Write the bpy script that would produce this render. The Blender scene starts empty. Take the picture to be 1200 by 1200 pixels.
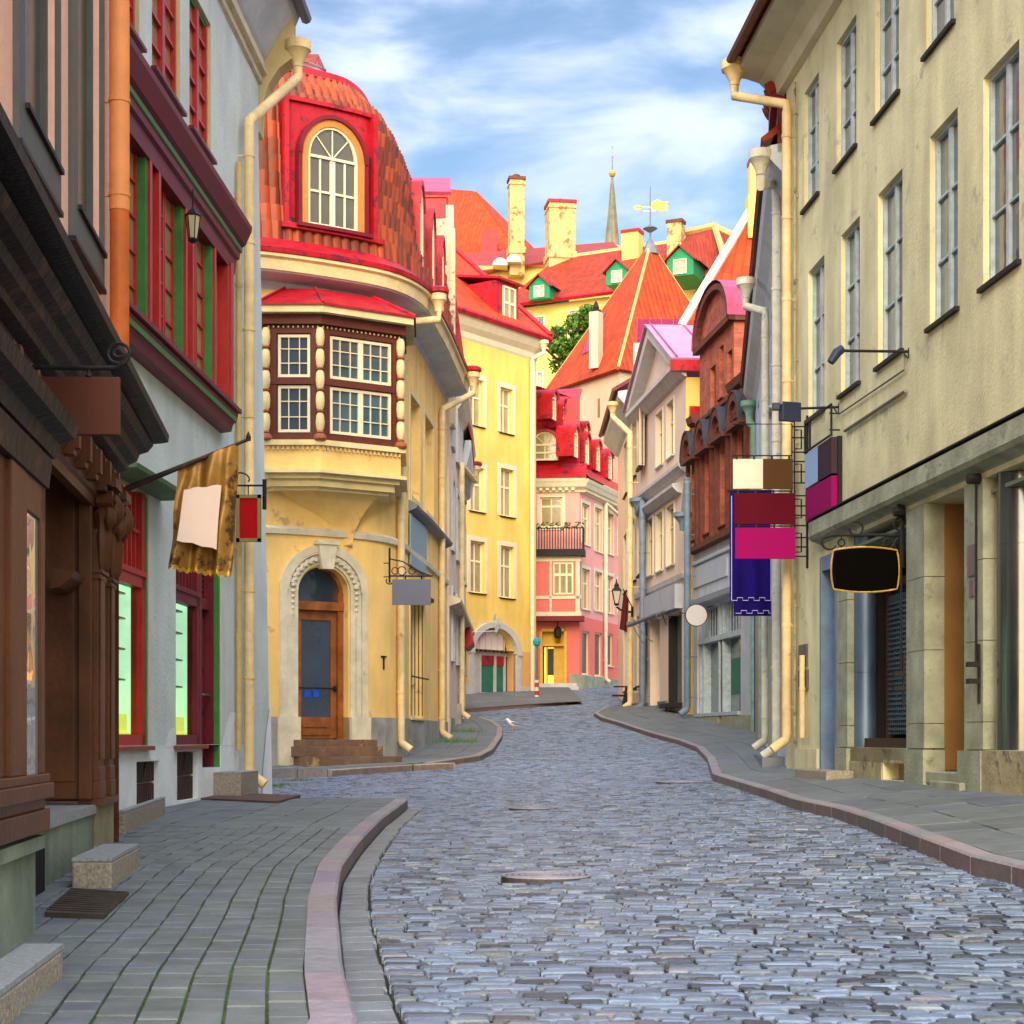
import bpy, math, random
from mathutils import Vector
random.seed(7)
R = math.radians
S = bpy.context.scene
COL = S.collection
# ---------------------------------------------------------------- camera, sky, sun, exposure
FPX, HX, HY = 2000.0, 600.0, 865.0          # focal length and horizon of the photograph, in its 1200 px
cam_d = bpy.data.cameras.new('camera'); cam = bpy.data.objects.new('camera', cam_d); COL.objects.link(cam)
cam.location = (0, 0, 0); cam.rotation_euler = (R(90), 0, 0)
cam_d.sensor_width = 36; cam_d.lens = FPX/1200*36; cam_d.shift_y = (HY-600)/1200
cam_d.clip_start = .1; cam_d.clip_end = 3000
S.camera = cam
SUN_DIR = Vector((.05, 1, -.42)).normalized()
S.view_settings.view_transform = 'Standard'; S.view_settings.look = 'None'
S.view_settings.exposure = 1.4; S.view_settings.gamma = 1
world = bpy.data.worlds.new('World'); S.world = world; world.use_nodes = True
nt = world.node_tree; nt.nodes.clear()
def N(nt, t, **k):
    n = nt.nodes.new(t)
    for a, b in k.items(): setattr(n, a, b)
    return n
wo = N(nt, 'ShaderNodeOutputWorld'); bg = N(nt, 'ShaderNodeBackground'); bg.inputs['Strength'].default_value = .12
sky = N(nt, 'ShaderNodeTexSky', sky_type='NISHITA', sun_disc=False, sun_elevation=R(21), sun_rotation=R(200))
sky.air_density = 1.0; sky.dust_density = .6; sky.ozone_density = 2.0
tc = N(nt, 'ShaderNodeTexCoord'); mp = N(nt, 'ShaderNodeMapping'); mp.inputs['Scale'].default_value = (1.0, 1.0, 3.0)
mp.inputs['Location'].default_value = (.35, 0, .2)
n1 = N(nt, 'ShaderNodeTexNoise'); n1.inputs['Scale'].default_value = 6.5; n1.inputs['Detail'].default_value = 7; n1.inputs['Roughness'].default_value = .52
n1.inputs['Distortion'].default_value = .35
r1 = N(nt, 'ShaderNodeMapRange', interpolation_type='SMOOTHERSTEP'); r1.inputs[1].default_value = .35; r1.inputs[2].default_value = .70
mx = N(nt, 'ShaderNodeMix', data_type='RGBA'); mx.inputs[7].default_value = (3.0, 3.4, 4.5, 1)
hs = N(nt, 'ShaderNodeHueSaturation'); hs.inputs['Saturation'].default_value = 1.0; hs.inputs['Value'].default_value = .58
L = nt.links.new
L(tc.outputs['Generated'], mp.inputs[0]); L(mp.outputs[0], n1.inputs['Vector']); L(n1.outputs['Fac'], r1.inputs[0])
L(sky.outputs[0], hs.inputs['Color']); L(r1.outputs[0], mx.inputs[0]); L(hs.outputs[0], mx.inputs[6])
# sky behind the camera and overhead, out of view, brightened as added fill light
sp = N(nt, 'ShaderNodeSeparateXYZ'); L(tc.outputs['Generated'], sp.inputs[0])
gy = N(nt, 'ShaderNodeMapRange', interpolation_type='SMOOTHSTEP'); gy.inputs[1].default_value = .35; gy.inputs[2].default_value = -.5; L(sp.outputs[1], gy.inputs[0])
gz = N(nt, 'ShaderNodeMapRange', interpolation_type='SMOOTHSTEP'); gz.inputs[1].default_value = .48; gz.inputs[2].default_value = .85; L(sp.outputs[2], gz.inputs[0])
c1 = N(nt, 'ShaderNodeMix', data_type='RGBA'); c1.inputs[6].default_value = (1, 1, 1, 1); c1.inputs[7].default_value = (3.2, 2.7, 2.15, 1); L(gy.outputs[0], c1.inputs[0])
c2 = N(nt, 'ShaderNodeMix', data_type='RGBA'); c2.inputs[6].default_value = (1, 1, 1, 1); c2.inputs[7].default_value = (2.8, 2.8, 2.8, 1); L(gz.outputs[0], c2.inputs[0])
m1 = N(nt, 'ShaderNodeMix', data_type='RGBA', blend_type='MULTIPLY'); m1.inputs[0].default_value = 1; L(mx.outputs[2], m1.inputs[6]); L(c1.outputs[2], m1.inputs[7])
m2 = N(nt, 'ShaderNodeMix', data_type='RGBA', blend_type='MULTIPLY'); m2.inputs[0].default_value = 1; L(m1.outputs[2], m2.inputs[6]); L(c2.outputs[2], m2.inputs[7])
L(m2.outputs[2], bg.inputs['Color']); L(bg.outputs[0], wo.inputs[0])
sd = bpy.data.lights.new('sun', 'SUN'); sd.energy = 1.55; sd.angle = R(26); sd.color = (1, .80, .52)
sun = bpy.data.objects.new('sun', sd); COL.objects.link(sun); sun.rotation_euler = SUN_DIR.to_track_quat('-Z', 'Y').to_euler()
S.cycles.max_bounces = 6; S.cycles.use_denoising = True

# ---------------------------------------------------------------- materials
MT = {}
def mat(name, col, rough=.8, var=.12, sc=1.6, bump=.15, bsc=30, streak=0., stain=None, sth=.62, ssc=2.2, metal=0., spec=.22, emis=None, attr=False, coat=0):
    if name in MT: return MT[name]
    m = bpy.data.materials.new(name); m.use_nodes = True; t = m.node_tree; L = t.links.new
    b = t.nodes['Principled BSDF']; b.inputs['Roughness'].default_value = rough; b.inputs['Metallic'].default_value = metal
    b.inputs['Specular IOR Level'].default_value = spec; b.inputs['Coat Weight'].default_value = coat
    g = N(t, 'ShaderNodeNewGeometry')
    n = N(t, 'ShaderNodeTexNoise'); n.inputs['Scale'].default_value = sc; n.inputs['Detail'].default_value = 6; n.inputs['Roughness'].default_value = .62
    L(g.outputs['Position'], n.inputs['Vector'])
    mr = N(t, 'ShaderNodeMapRange'); mr.inputs[1].default_value = .3; mr.inputs[2].default_value = .7
    mr.inputs[3].default_value = 1-var; mr.inputs[4].default_value = 1+var*.7
    L(n.outputs['Fac'], mr.inputs[0]); val = mr.outputs[0]
    if streak:
        mp = N(t, 'ShaderNodeMapping'); mp.inputs['Scale'].default_value = (2.6, 2.6, .5); L(g.outputs['Position'], mp.inputs[0])
        n2 = N(t, 'ShaderNodeTexNoise'); n2.inputs['Scale'].default_value = 1; n2.inputs['Detail'].default_value = 5; L(mp.outputs[0], n2.inputs['Vector'])
        m2 = N(t, 'ShaderNodeMapRange'); m2.inputs[1].default_value = .35; m2.inputs[2].default_value = .7; m2.inputs[3].default_value = 1+streak*.3; m2.inputs[4].default_value = 1-streak
        L(n2.outputs['Fac'], m2.inputs[0]); mm = N(t, 'ShaderNodeMath', operation='MULTIPLY'); L(val, mm.inputs[0]); L(m2.outputs[0], mm.inputs[1]); val = mm.outputs[0]
    hs = N(t, 'ShaderNodeHueSaturation'); L(val, hs.inputs['Value'])
    if attr:
        a = N(t, 'ShaderNodeAttribute', attribute_name='col'); L(a.outputs['Color'], hs.inputs['Color'])
    else: hs.inputs['Color'].default_value = (*col, 1)
    out = hs.outputs[0]
    if stain:
        n3 = N(t, 'ShaderNodeTexNoise'); n3.inputs['Scale'].default_value = ssc; n3.inputs['Detail'].default_value = 8; n3.inputs['Roughness'].default_value = .7
        L(g.outputs['Position'], n3.inputs['Vector'])
        m3 = N(t, 'ShaderNodeMapRange'); m3.inputs[1].default_value = sth; m3.inputs[2].default_value = sth+.06; L(n3.outputs['Fac'], m3.inputs[0])
        mx = N(t, 'ShaderNodeMix', data_type='RGBA'); L(m3.outputs[0], mx.inputs[0]); L(out, mx.inputs[6]); mx.inputs[7].default_value = (*stain, 1); out = mx.outputs[2]
    L(out, b.inputs['Base Color'])
    if bump:
        nb = N(t, 'ShaderNodeTexNoise'); nb.inputs['Scale'].default_value = bsc; nb.inputs['Detail'].default_value = 4; L(g.outputs['Position'], nb.inputs['Vector'])
        bp = N(t, 'ShaderNodeBump'); bp.inputs['Strength'].default_value = bump; bp.inputs['Distance'].default_value = .02
        L(nb.outputs['Fac'], bp.inputs['Height']); L(bp.outputs[0], b.inputs['Normal'])
        mrr = N(t, 'ShaderNodeMapRange'); mrr.inputs[3].default_value = max(0, rough-.12); mrr.inputs[4].default_value = min(1, rough+.12)
        L(n.outputs['Fac'], mrr.inputs[0]); L(mrr.outputs[0], b.inputs['Roughness'])
    if emis: b.inputs['Emission Color'].default_value = (*emis[:3], 1); b.inputs['Emission Strength'].default_value = emis[3]
    MT[name] = m; return m

def tile_mat(name, c1, c2, tw=.25, th=.33, bump=.9, moss=(.16, .07, .03), mth=.6, rough=.7):
    """roof tiles laid out in the roof's own metres (UV)"""
    m = bpy.data.materials.new(name); m.use_nodes = True; t = m.node_tree; L = t.links.new
    b = t.nodes['Principled BSDF']; b.inputs['Roughness'].default_value = rough; b.inputs['Specular IOR Level'].default_value = .2
    uv = N(t, 'ShaderNodeUVMap'); sx = N(t, 'ShaderNodeSeparateXYZ'); L(uv.outputs[0], sx.inputs[0])
    def mth_(op, a, bv=None):
        n = N(t, 'ShaderNodeMath', operation=op)
        for i, q in enumerate((a, bv)):
            if q is None: continue
            if isinstance(q, (int, float)): n.inputs[i].default_value = q
            else: L(q, n.inputs[i])
        return n.outputs[0]
    u = mth_('DIVIDE', sx.outputs[0], tw); v = mth_('DIVIDE', sx.outputs[1], th)
    cx = N(t, 'ShaderNodeCombineXYZ'); L(mth_('FLOOR', u), cx.inputs[0]); L(mth_('FLOOR', v), cx.inputs[1])
    wn = N(t, 'ShaderNodeTexWhiteNoise', noise_dimensions='2D'); L(cx.outputs[0], wn.inputs['Vector'])
    mx = N(t, 'ShaderNodeMix', data_type='RGBA'); L(wn.outputs['Value'], mx.inputs[0]); mx.inputs[6].default_value = (*c1, 1); mx.inputs[7].default_value = (*c2, 1)
    n3 = N(t, 'ShaderNodeTexNoise'); n3.inputs['Scale'].default_value = .9; n3.inputs['Detail'].default_value = 9; n3.inputs['Roughness'].default_value = .72
    g = N(t, 'ShaderNodeNewGeometry'); L(g.outputs['Position'], n3.inputs['Vector'])
    m3 = N(t, 'ShaderNodeMapRange'); m3.inputs[1].default_value = mth; m3.inputs[2].default_value = mth+.15; m3.inputs[4].default_value = .75; L(n3.outputs['Fac'], m3.inputs[0])
    mo = N(t, 'ShaderNodeMix', data_type='RGBA'); L(m3.outputs[0], mo.inputs[0]); L(mx.outputs[2], mo.inputs[6]); mo.inputs[7].default_value = (*moss, 1)
    L(mo.outputs[2], b.inputs['Base Color'])
    if bump:
        fu = mth_('FRACT', u); fv = mth_('FRACT', v)
        h = mth_('ADD', mth_('POWER', mth_('SINE', mth_('MULTIPLY', fu, math.pi)), .6), mth_('MULTIPLY', mth_('SUBTRACT', 1, fv), .7))
        bp = N(t, 'ShaderNodeBump'); bp.inputs['Strength'].default_value = bump; bp.inputs['Distance'].default_value = .06; L(h, bp.inputs['Height']); L(bp.outputs[0], b.inputs['Normal'])
    MT[name] = m; return m

def brick_mat(name, c1, c2, mortar):
    m = bpy.data.materials.new(name); m.use_nodes = True; t = m.node_tree; L = t.links.new
    b = t.nodes['Principled BSDF']; b.inputs['Roughness'].default_value = .85
    uv = N(t, 'ShaderNodeUVMap'); br = N(t, 'ShaderNodeTexBrick'); L(uv.outputs[0], br.inputs['Vector'])
    br.inputs['Scale'].default_value = 1; br.inputs['Brick Width'].default_value = .27; br.inputs['Row Height'].default_value = .09
    br.inputs['Mortar Size'].default_value = .012; br.inputs['Color1'].default_value = (*c1, 1); br.inputs['Color2'].default_value = (*c2, 1); br.inputs['Mortar'].default_value = (*mortar, 1)
    n = N(t, 'ShaderNodeTexNoise'); n.inputs['Scale'].default_value = 2.5; n.inputs['Detail'].default_value = 7; g = N(t, 'ShaderNodeNewGeometry'); L(g.outputs['Position'], n.inputs['Vector'])
    mr = N(t, 'ShaderNodeMapRange'); mr.inputs[1].default_value = .3; mr.inputs[2].default_value = .7; mr.inputs[3].default_value = .65; mr.inputs[4].default_value = 1.2; L(n.outputs['Fac'], mr.inputs[0])
    hs = N(t, 'ShaderNodeHueSaturation'); L(mr.outputs[0], hs.inputs['Value']); L(br.outputs['Color'], hs.inputs['Color']); L(hs.outputs[0], b.inputs['Base Color'])
    bp = N(t, 'ShaderNodeBump', invert=True); bp.inputs['Strength'].default_value = .6; bp.inputs['Distance'].default_value = .01; L(br.outputs['Fac'], bp.inputs['Height']); L(bp.outputs[0], b.inputs['Normal'])
    MT[name] = m; return m

def glass_mat(name, col, rough=.06, spec=1.0):
    """window glass with a dim room behind: dark, wavy, mirror-like"""
    m = mat(name, col, rough, .35, .9, 0, 1, spec=spec)
    t = m.node_tree; b = t.nodes['Principled BSDF']; L = t.links.new
    nb = N(t, 'ShaderNodeTexNoise'); nb.inputs['Scale'].default_value = 2.2; g = N(t, 'ShaderNodeNewGeometry'); L(g.outputs['Position'], nb.inputs['Vector'])
    bp = N(t, 'ShaderNodeBump'); bp.inputs['Strength'].default_value = .12; bp.inputs['Distance'].default_value = .05; L(nb.outputs['Fac'], bp.inputs['Height']); L(bp.outputs[0], b.inputs['Normal'])
    b.inputs['IOR'].default_value = 1.6
    return m

# ---------------------------------------------------------------- mesh building
class MB:
    def __init__(s): s.v = []; s.f = []; s.uv = {}; s.c = {}
    def face(s, pts, uv=None, col=None):
        i = len(s.v); s.v.extend([tuple(p) for p in pts]); s.f.append(tuple(range(i, i+len(pts)))); k = len(s.f)-1
        if uv: s.uv[k] = uv
        if col: s.c[k] = col
    def grid(s, fn, nu, nv, uvf=None, flip=False):
        b = len(s.v)
        for j in range(nv+1):
            for i in range(nu+1): s.v.append(tuple(fn(i/nu, j/nv)))
        for j in range(nv):
            for i in range(nu):
                q = [b+j*(nu+1)+i, b+j*(nu+1)+i+1, b+(j+1)*(nu+1)+i+1, b+(j+1)*(nu+1)+i]
                uq = [(i/nu, j/nv), ((i+1)/nu, j/nv), ((i+1)/nu, (j+1)/nv), (i/nu, (j+1)/nv)]
                if flip: q.reverse(); uq.reverse()
                s.f.append(tuple(q))
                if uvf: s.uv[len(s.f)-1] = [uvf(*z) for z in uq]
    def box(s, fr, u0, u1, o0, o1, z0, z1, n=1, col=None):
        if u0 > u1: u0, u1 = u1, u0
        if o0 > o1: o0, o1 = o1, o0
        if z0 > z1: z0, z1 = z1, z0
        if n == 1 and getattr(fr, 'curved', False): n = max(1, int((u1-u0)/.25))
        for k in range(n):
            a = u0+(u1-u0)*k/n; b = u0+(u1-u0)*(k+1)/n
            P = lambda u, o, z: fr(u, o, z)
            s.face([P(a,o1,z0),P(b,o1,z0),P(b,o1,z1),P(a,o1,z1)], [(a,z0),(b,z0),(b,z1),(a,z1)], col)
            s.face([P(b,o0,z0),P(a,o0,z0),P(a,o0,z1),P(b,o0,z1)], [(b,z0),(a,z0),(a,z1),(b,z1)], col)
            s.face([P(a,o1,z1),P(b,o1,z1),P(b,o0,z1),P(a,o0,z1)], [(a,o1),(b,o1),(b,o0),(a,o0)], col)
            s.face([P(a,o0,z0),P(b,o0,z0),P(b,o1,z0),P(a,o1,z0)], [(a,o0),(b,o0),(b,o1),(a,o1)], col)
            if k == 0: s.face([P(a,o0,z0),P(a,o1,z0),P(a,o1,z1),P(a,o0,z1)], [(o0,z0),(o1,z0),(o1,z1),(o0,z1)], col)
            if k == n-1: s.face([P(b,o1,z0),P(b,o0,z0),P(b,o0,z1),P(b,o1,z1)], [(o1,z0),(o0,z0),(o0,z1),(o1,z1)], col)
    def extr(s, fr, poly, o0, o1):
        if o0 > o1: o0, o1 = o1, o0
        s.face([fr(u, o1, z) for u, z in poly], list(poly)); s.face([fr(u, o0, z) for u, z in reversed(poly)], list(reversed(poly)))
        n = len(poly)
        for i in range(n):
            a, b = poly[i], poly[(i+1) % n]
            s.face([fr(a[0],o1,a[1]), fr(a[0],o0,a[1]), fr(b[0],o0,b[1]), fr(b[0],o1,b[1])], [(0,a[1]),(o1-o0,a[1]),(o1-o0,b[1]),(0,b[1])])
    def prof(s, fr, pr, u0, u1, n=1, cap=True):
        """sweep a profile [(out, z)...] along the wall"""
        if n == 1 and getattr(fr, 'curved', False): n = max(1, int(abs(u1-u0)/.25))
        for k in range(n):
            a = u0+(u1-u0)*k/n; b = u0+(u1-u0)*(k+1)/n
            for i in range(len(pr)-1):
                p, q = pr[i], pr[i+1]
                s.face([fr(a,*p), fr(b,*p), fr(b,*q), fr(a,*q)], [(a,p[1]),(b,p[1]),(b,q[1]),(a,q[1])])
        if cap:
            s.face([fr(u0,*p) for p in reversed(pr)]); s.face([fr(u1,*p) for p in pr])
    def tube(s, path, r, n=8, cap=True):
        path = [Vector(p) for p in path]; b = len(s.v); m = len(path)
        rr = r if isinstance(r, (list, tuple)) else [r]*m
        up = None
        for i, p in enumerate(path):
            t = (path[min(i+1, m-1)]-path[max(i-1, 0)]).normalized()
            if up is None:
                up = Vector((0, 0, 1)) if abs(t.z) < .9 else Vector((1, 0, 0))
            a = t.cross(up).normalized(); c = a.cross(t).normalized(); up = c
            for k in range(n):
                w = 2*math.pi*k/n; s.v.append(tuple(p+a*math.cos(w)*rr[i]+c*math.sin(w)*rr[i]))
        for i in range(m-1):
            for k in range(n):
                s.f.append((b+i*n+k, b+i*n+(k+1) % n, b+(i+1)*n+(k+1) % n, b+(i+1)*n+k))
        if cap: s.f.append(tuple(b+k for k in reversed(range(n)))); s.f.append(tuple(b+(m-1)*n+k for k in range(n)))
    def lathe(s, c, pr, n=16, sx=1, sy=1, a0=0):
        b = len(s.v)
        for r, z in pr:
            for k in range(n):
                w = 2*math.pi*k/n+a0; s.v.append((c[0]+r*math.cos(w)*sx, c[1]+r*math.sin(w)*sy, c[2]+z))
        for i in range(len(pr)-1):
            for k in range(n): s.f.append((b+i*n+k, b+i*n+(k+1) % n, b+(i+1)*n+(k+1) % n, b+(i+1)*n+k))
        s.f.append(tuple(b+k for k in reversed(range(n)))); s.f.append(tuple(b+(len(pr)-1)*n+k for k in range(n)))
    def ring(s, fr, cu, cz, r0, r1, o0, o1, a0=0, a1=180, n=16, sz=1):
        for k in range(n):
            A = R(a0+(a1-a0)*k/n); B = R(a0+(a1-a0)*(k+1)/n)
            P = lambda r, w, o: fr(cu+r*math.cos(w), o, cz+r*math.sin(w)*sz)
            s.face([P(r0,A,o1),P(r1,A,o1),P(r1,B,o1),P(r0,B,o1)]); s.face([P(r1,A,o1),P(r1,A,o0),P(r1,B,o0),P(r1,B,o1)])
            s.face([P(r0,A,o0),P(r0,A,o1),P(r0,B,o1),P(r0,B,o0)]); s.face([P(r1,A,o0),P(r0,A,o0),P(r0,B,o0),P(r1,B,o0)])
            if k == 0: s.face([P(r0,A,o0),P(r1,A,o0),P(r1,A,o1),P(r0,A,o1)])
            if k == n-1: s.face([P(r0,B,o1),P(r1,B,o1),P(r1,B,o0),P(r0,B,o0)])
    def spandrel(s, fr, a, b, zs, zt, o1, o0, n=16, top=None):
        """wall between a half-round arch (a..b, spring zs, crown zt) and the square head at top; with the arch's soffit"""
        top = zt if top is None else top; cu = (a+b)/2; r = (b-a)/2; h = zt-zs
        for k in range(n):
            A = math.pi*k/n; B = math.pi*(k+1)/n
            p = (cu+r*math.cos(A), zs+h*math.sin(A)); q = (cu+r*math.cos(B), zs+h*math.sin(B))
            s.face([fr(q[0],o1,q[1]), fr(p[0],o1,p[1]), fr(p[0],o1,top), fr(q[0],o1,top)], [q, p, (p[0],top), (q[0],top)])
            s.face([fr(p[0],o1,p[1]), fr(q[0],o1,q[1]), fr(q[0],o0,q[1]), fr(p[0],o0,p[1])])
    def disc(s, fr, cu, cz, r, o, a0=0, a1=360, n=20, sz=1):
        s.face([fr(cu+r*math.cos(R(a0+(a1-a0)*k/n)), o, cz+r*math.sin(R(a0+(a1-a0)*k/n))*sz) for k in range(n+(0 if a1-a0 == 360 else 1))])

def build(name, mb, m, parent=None, smooth=False, bevel=0):
    off = parent_world(parent)
    me = bpy.data.meshes.new(name); me.from_pydata([(a-off[0], b-off[1], c-off[2]) for a, b, c in mb.v], [], mb.f)
    if mb.uv:
        ul = me.uv_layers.new(name='UVMap'); d = [0.0]*(2*len(me.loops))
        for p in me.polygons:
            q = mb.uv.get(p.index)
            if q:
                for i, li in enumerate(p.loop_indices): d[2*li], d[2*li+1] = q[i]
        ul.data.foreach_set('uv', d)
    if mb.c:
        ca = me.color_attributes.new('col', 'FLOAT_COLOR', 'CORNER'); d = [0.3]*(4*len(me.loops))
        for p in me.polygons:
            q = mb.c.get(p.index)
            if q:
                for li in p.loop_indices: d[4*li:4*li+4] = [q[0], q[1], q[2], 1]
        ca.data.foreach_set('color', d)
    me.materials.append(m)
    if smooth:
        me.polygons.foreach_set('use_smooth', [True]*len(me.polygons))
        try: me.set_sharp_from_angle(angle=R(40))
        except Exception: pass
    me.update()
    o = bpy.data.objects.new(name, me); COL.objects.link(o)
    if parent is not None: o.parent = parent
    if bevel:
        w = o.modifiers.new('weld', 'WELD'); w.merge_threshold = .0005
        bv = o.modifiers.new('bevel', 'BEVEL'); bv.width = bevel; bv.segments = 2; bv.limit_method = 'ANGLE'
    return o
def parent_world(p):
    x = Vector((0, 0, 0))
    while p is not None: x = x+Vector(p.location); p = p.parent
    return x
def thing(name, label, cat, loc, group=None):
    o = bpy.data.objects.new(name, None); COL.objects.link(o); o.location = loc; o.empty_display_size = .2
    o['label'] = label; o['category'] = cat
    if group: o['group'] = group
    return o
def tag(o, label, cat, group=None):
    o['label'] = label; o['category'] = cat
    if group: o['group'] = group
    return o
def struct(name, mb, m, **k):
    o = build(name, mb, m, **k); o['kind'] = 'structure'; return o

# ---------------------------------------------------------------- places
def W(px, py, d): return Vector(((px-HX)/FPX*d, d, (HY-py)/FPX*d))
GD = [-60,-20,0,7,13,20,27,34,44,55,72,80,100,130,180,400]
GZ = [-1.6,-1.3,-1.06,-.98,-.88,-.85,-.76,-.56,-.05,.68,1.8,2.3,3.6,7,12,20]
def zg(d, X=0.0):
    for i in range(len(GD)-1):
        if d <= GD[i+1] or i == len(GD)-2:
            t = max(0, (d-GD[i])/(GD[i+1]-GD[i])); m0 = (GZ[i+1]-GZ[i-1])/(GD[i+1]-GD[i-1]) if i else 0
            m1 = (GZ[min(i+2, len(GD)-1)]-GZ[i])/(GD[min(i+2, len(GD)-1)]-GD[i]); h = GD[i+1]-GD[i]; t = min(t, 1)
            z = (2*t**3-3*t*t+1)*GZ[i]+(t**3-2*t*t+t)*h*m0+(-2*t**3+3*t*t)*GZ[i+1]+(t**3-t*t)*h*m1
            break
    k = max(0, min(1, (50-d)/20))
    return z+.03*max(-4, min(4, X))*k
def G(px, py, dz=0.):
    """the point of the ground seen at that spot of the photograph"""
    a, b = 3.0, 120.0; k = (px-HX)/FPX
    prev = a
    d = a
    while d < b:
        if (HY-py)/FPX*d <= zg(d, k*d)+dz: break
        d += .05
    return (k*d, d)
class Wall:
    def __init__(s, pts, curved=False):
        s.p = [Vector(q) for q in pts]; s.curved = curved
        if curved:
            o = []; P = s.p
            for i in range(len(P)-1):
                p0 = P[max(i-1, 0)]; p1 = P[i]; p2 = P[i+1]; p3 = P[min(i+2, len(P)-1)]
                for k in range(6):
                    t = k/6; o.append(.5*((2*p1)+(p2-p0)*t+(2*p0-5*p1+4*p2-p3)*t*t+(3*p1-p0-3*p2+p3)*t**3))
            s.p = o+[P[-1]]
            for _ in range(4): s.p = [s.p[0]]+[(s.p[i-1]+2*s.p[i]+s.p[i+1])/4 for i in range(1, len(s.p)-1)]+[s.p[-1]]
        s.l = [0.]
        for i in range(len(s.p)-1): s.l.append(s.l[-1]+(s.p[i+1]-s.p[i]).length)
        s.L = s.l[-1]
        s.n = []
        for i in range(len(s.p)):
            t = (s.p[min(i+1, len(s.p)-1)]-s.p[max(i-1, 0)]).normalized(); s.n.append(Vector((t.y, -t.x)))
    def xy(s, u, o):
        i = 0
        while i < len(s.p)-2 and u > s.l[i+1]: i += 1
        t = (u-s.l[i])/(s.l[i+1]-s.l[i]); p = s.p[i]+(s.p[i+1]-s.p[i])*t
        if s.curved: n = (s.n[i]*(1-t)+s.n[i+1]*t).normalized()
        else:
            q = (s.p[i+1]-s.p[i]).normalized(); n = Vector((q.y, -q.x))
        return p+n*o
    def __call__(s, u, o, z): q = s.xy(u, o); return (q.x, q.y, z)
    def u(s, px, o=0):
        k = (px-HX)/FPX; best = None; n = len(s.p)-1
        for i in range(n):
            a = s.xy(s.l[i]+1e-6, o); b = s.xy(s.l[i+1]-1e-6, o)
            fa = a.x-k*a.y; fb = b.x-k*b.y
            if abs(fb-fa) < 1e-9: continue
            t = fa/(fa-fb)
            if (t >= -1e-6 or i == 0) and (t <= 1+1e-6 or i == n-1):
                return s.l[i]+(s.l[i+1]-s.l[i])*t
        return s.L
    def z(s, px, py, o=0): return (HY-py)/FPX*s.xy(s.u(px, o), o).y
    def rect(s, xl, xr, yt, yb, o=0, ref=None):
        ref = xl if ref is None else ref
        return s.u(xl, o), s.u(xr, o), s.z(ref, yb, o), s.z(ref, yt, o)
def line_wall(a, b, d0, d1):
    """straight wall X = a + b*d from depth d0 to d1, listed from its left end in the picture"""
    return Wall([(a+b*d0, d0), (a+b*d1, d1)])
class Fr:
    """free-standing frame: u to the right, o towards the street, turned by ang (degrees)"""
    curved = False
    def __init__(s, x, y, ang=0): s.x, s.y, s.c, s.s = x, y, math.cos(R(ang)), math.sin(R(ang))
    def __call__(s, u, o, z): return (s.x+u*s.c+o*s.s, s.y+u*s.s-o*s.c, z)

def wall_mesh(mb, wl, u0, u1, z0, z1, ops=(), rev=.2, rmb=None):
    us = {u0, u1}; zs = {z0, z1}
    for o in ops:
        us |= {min(max(o[0], u0), u1), min(max(o[1], u0), u1)}; zs |= {min(max(o[2], z0), z1), min(max(o[3], z0), z1)}
    us = sorted(us); zs = sorted(zs)
    if wl.curved:
        w = []
        for a, b in zip(us, us[1:]):
            n = max(1, int((b-a)/.2)); w += [a+(b-a)*k/n for k in range(n)]
        us = w+[us[-1]]
    for a, b in zip(us, us[1:]):
        for c, d in zip(zs, zs[1:]):
            mu, mz = (a+b)/2, (c+d)/2
            if any(o[0] < mu < o[1] and o[2] < mz < o[3] for o in ops): continue
            mb.face([wl(a,0,c), wl(b,0,c), wl(b,0,d), wl(a,0,d)], [(a,c),(b,c),(b,d),(a,d)])
    r = rmb or mb
    for o in ops:
        a, b, c, d = o[:4]; dep = o[4] if len(o) > 4 else rev
        r.face([wl(a,0,c), wl(a,0,d), wl(a,-dep,d), wl(a,-dep,c)], [(0,c),(0,d),(dep,d),(dep,c)])
        r.face([wl(b,0,d), wl(b,0,c), wl(b,-dep,c), wl(b,-dep,d)], [(0,d),(0,c),(dep,c),(dep,d)])
        if not (len(o) > 5 and o[5]): r.face([wl(a,0,d), wl(b,0,d), wl(b,-dep,d), wl(a,-dep,d)], [(a,0),(b,0),(b,dep),(a,dep)])
        r.face([wl(b,0,c), wl(a,0,c), wl(a,-dep,c), wl(b,-dep,c)], [(b,0),(a,0),(a,dep),(b,dep)])

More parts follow.
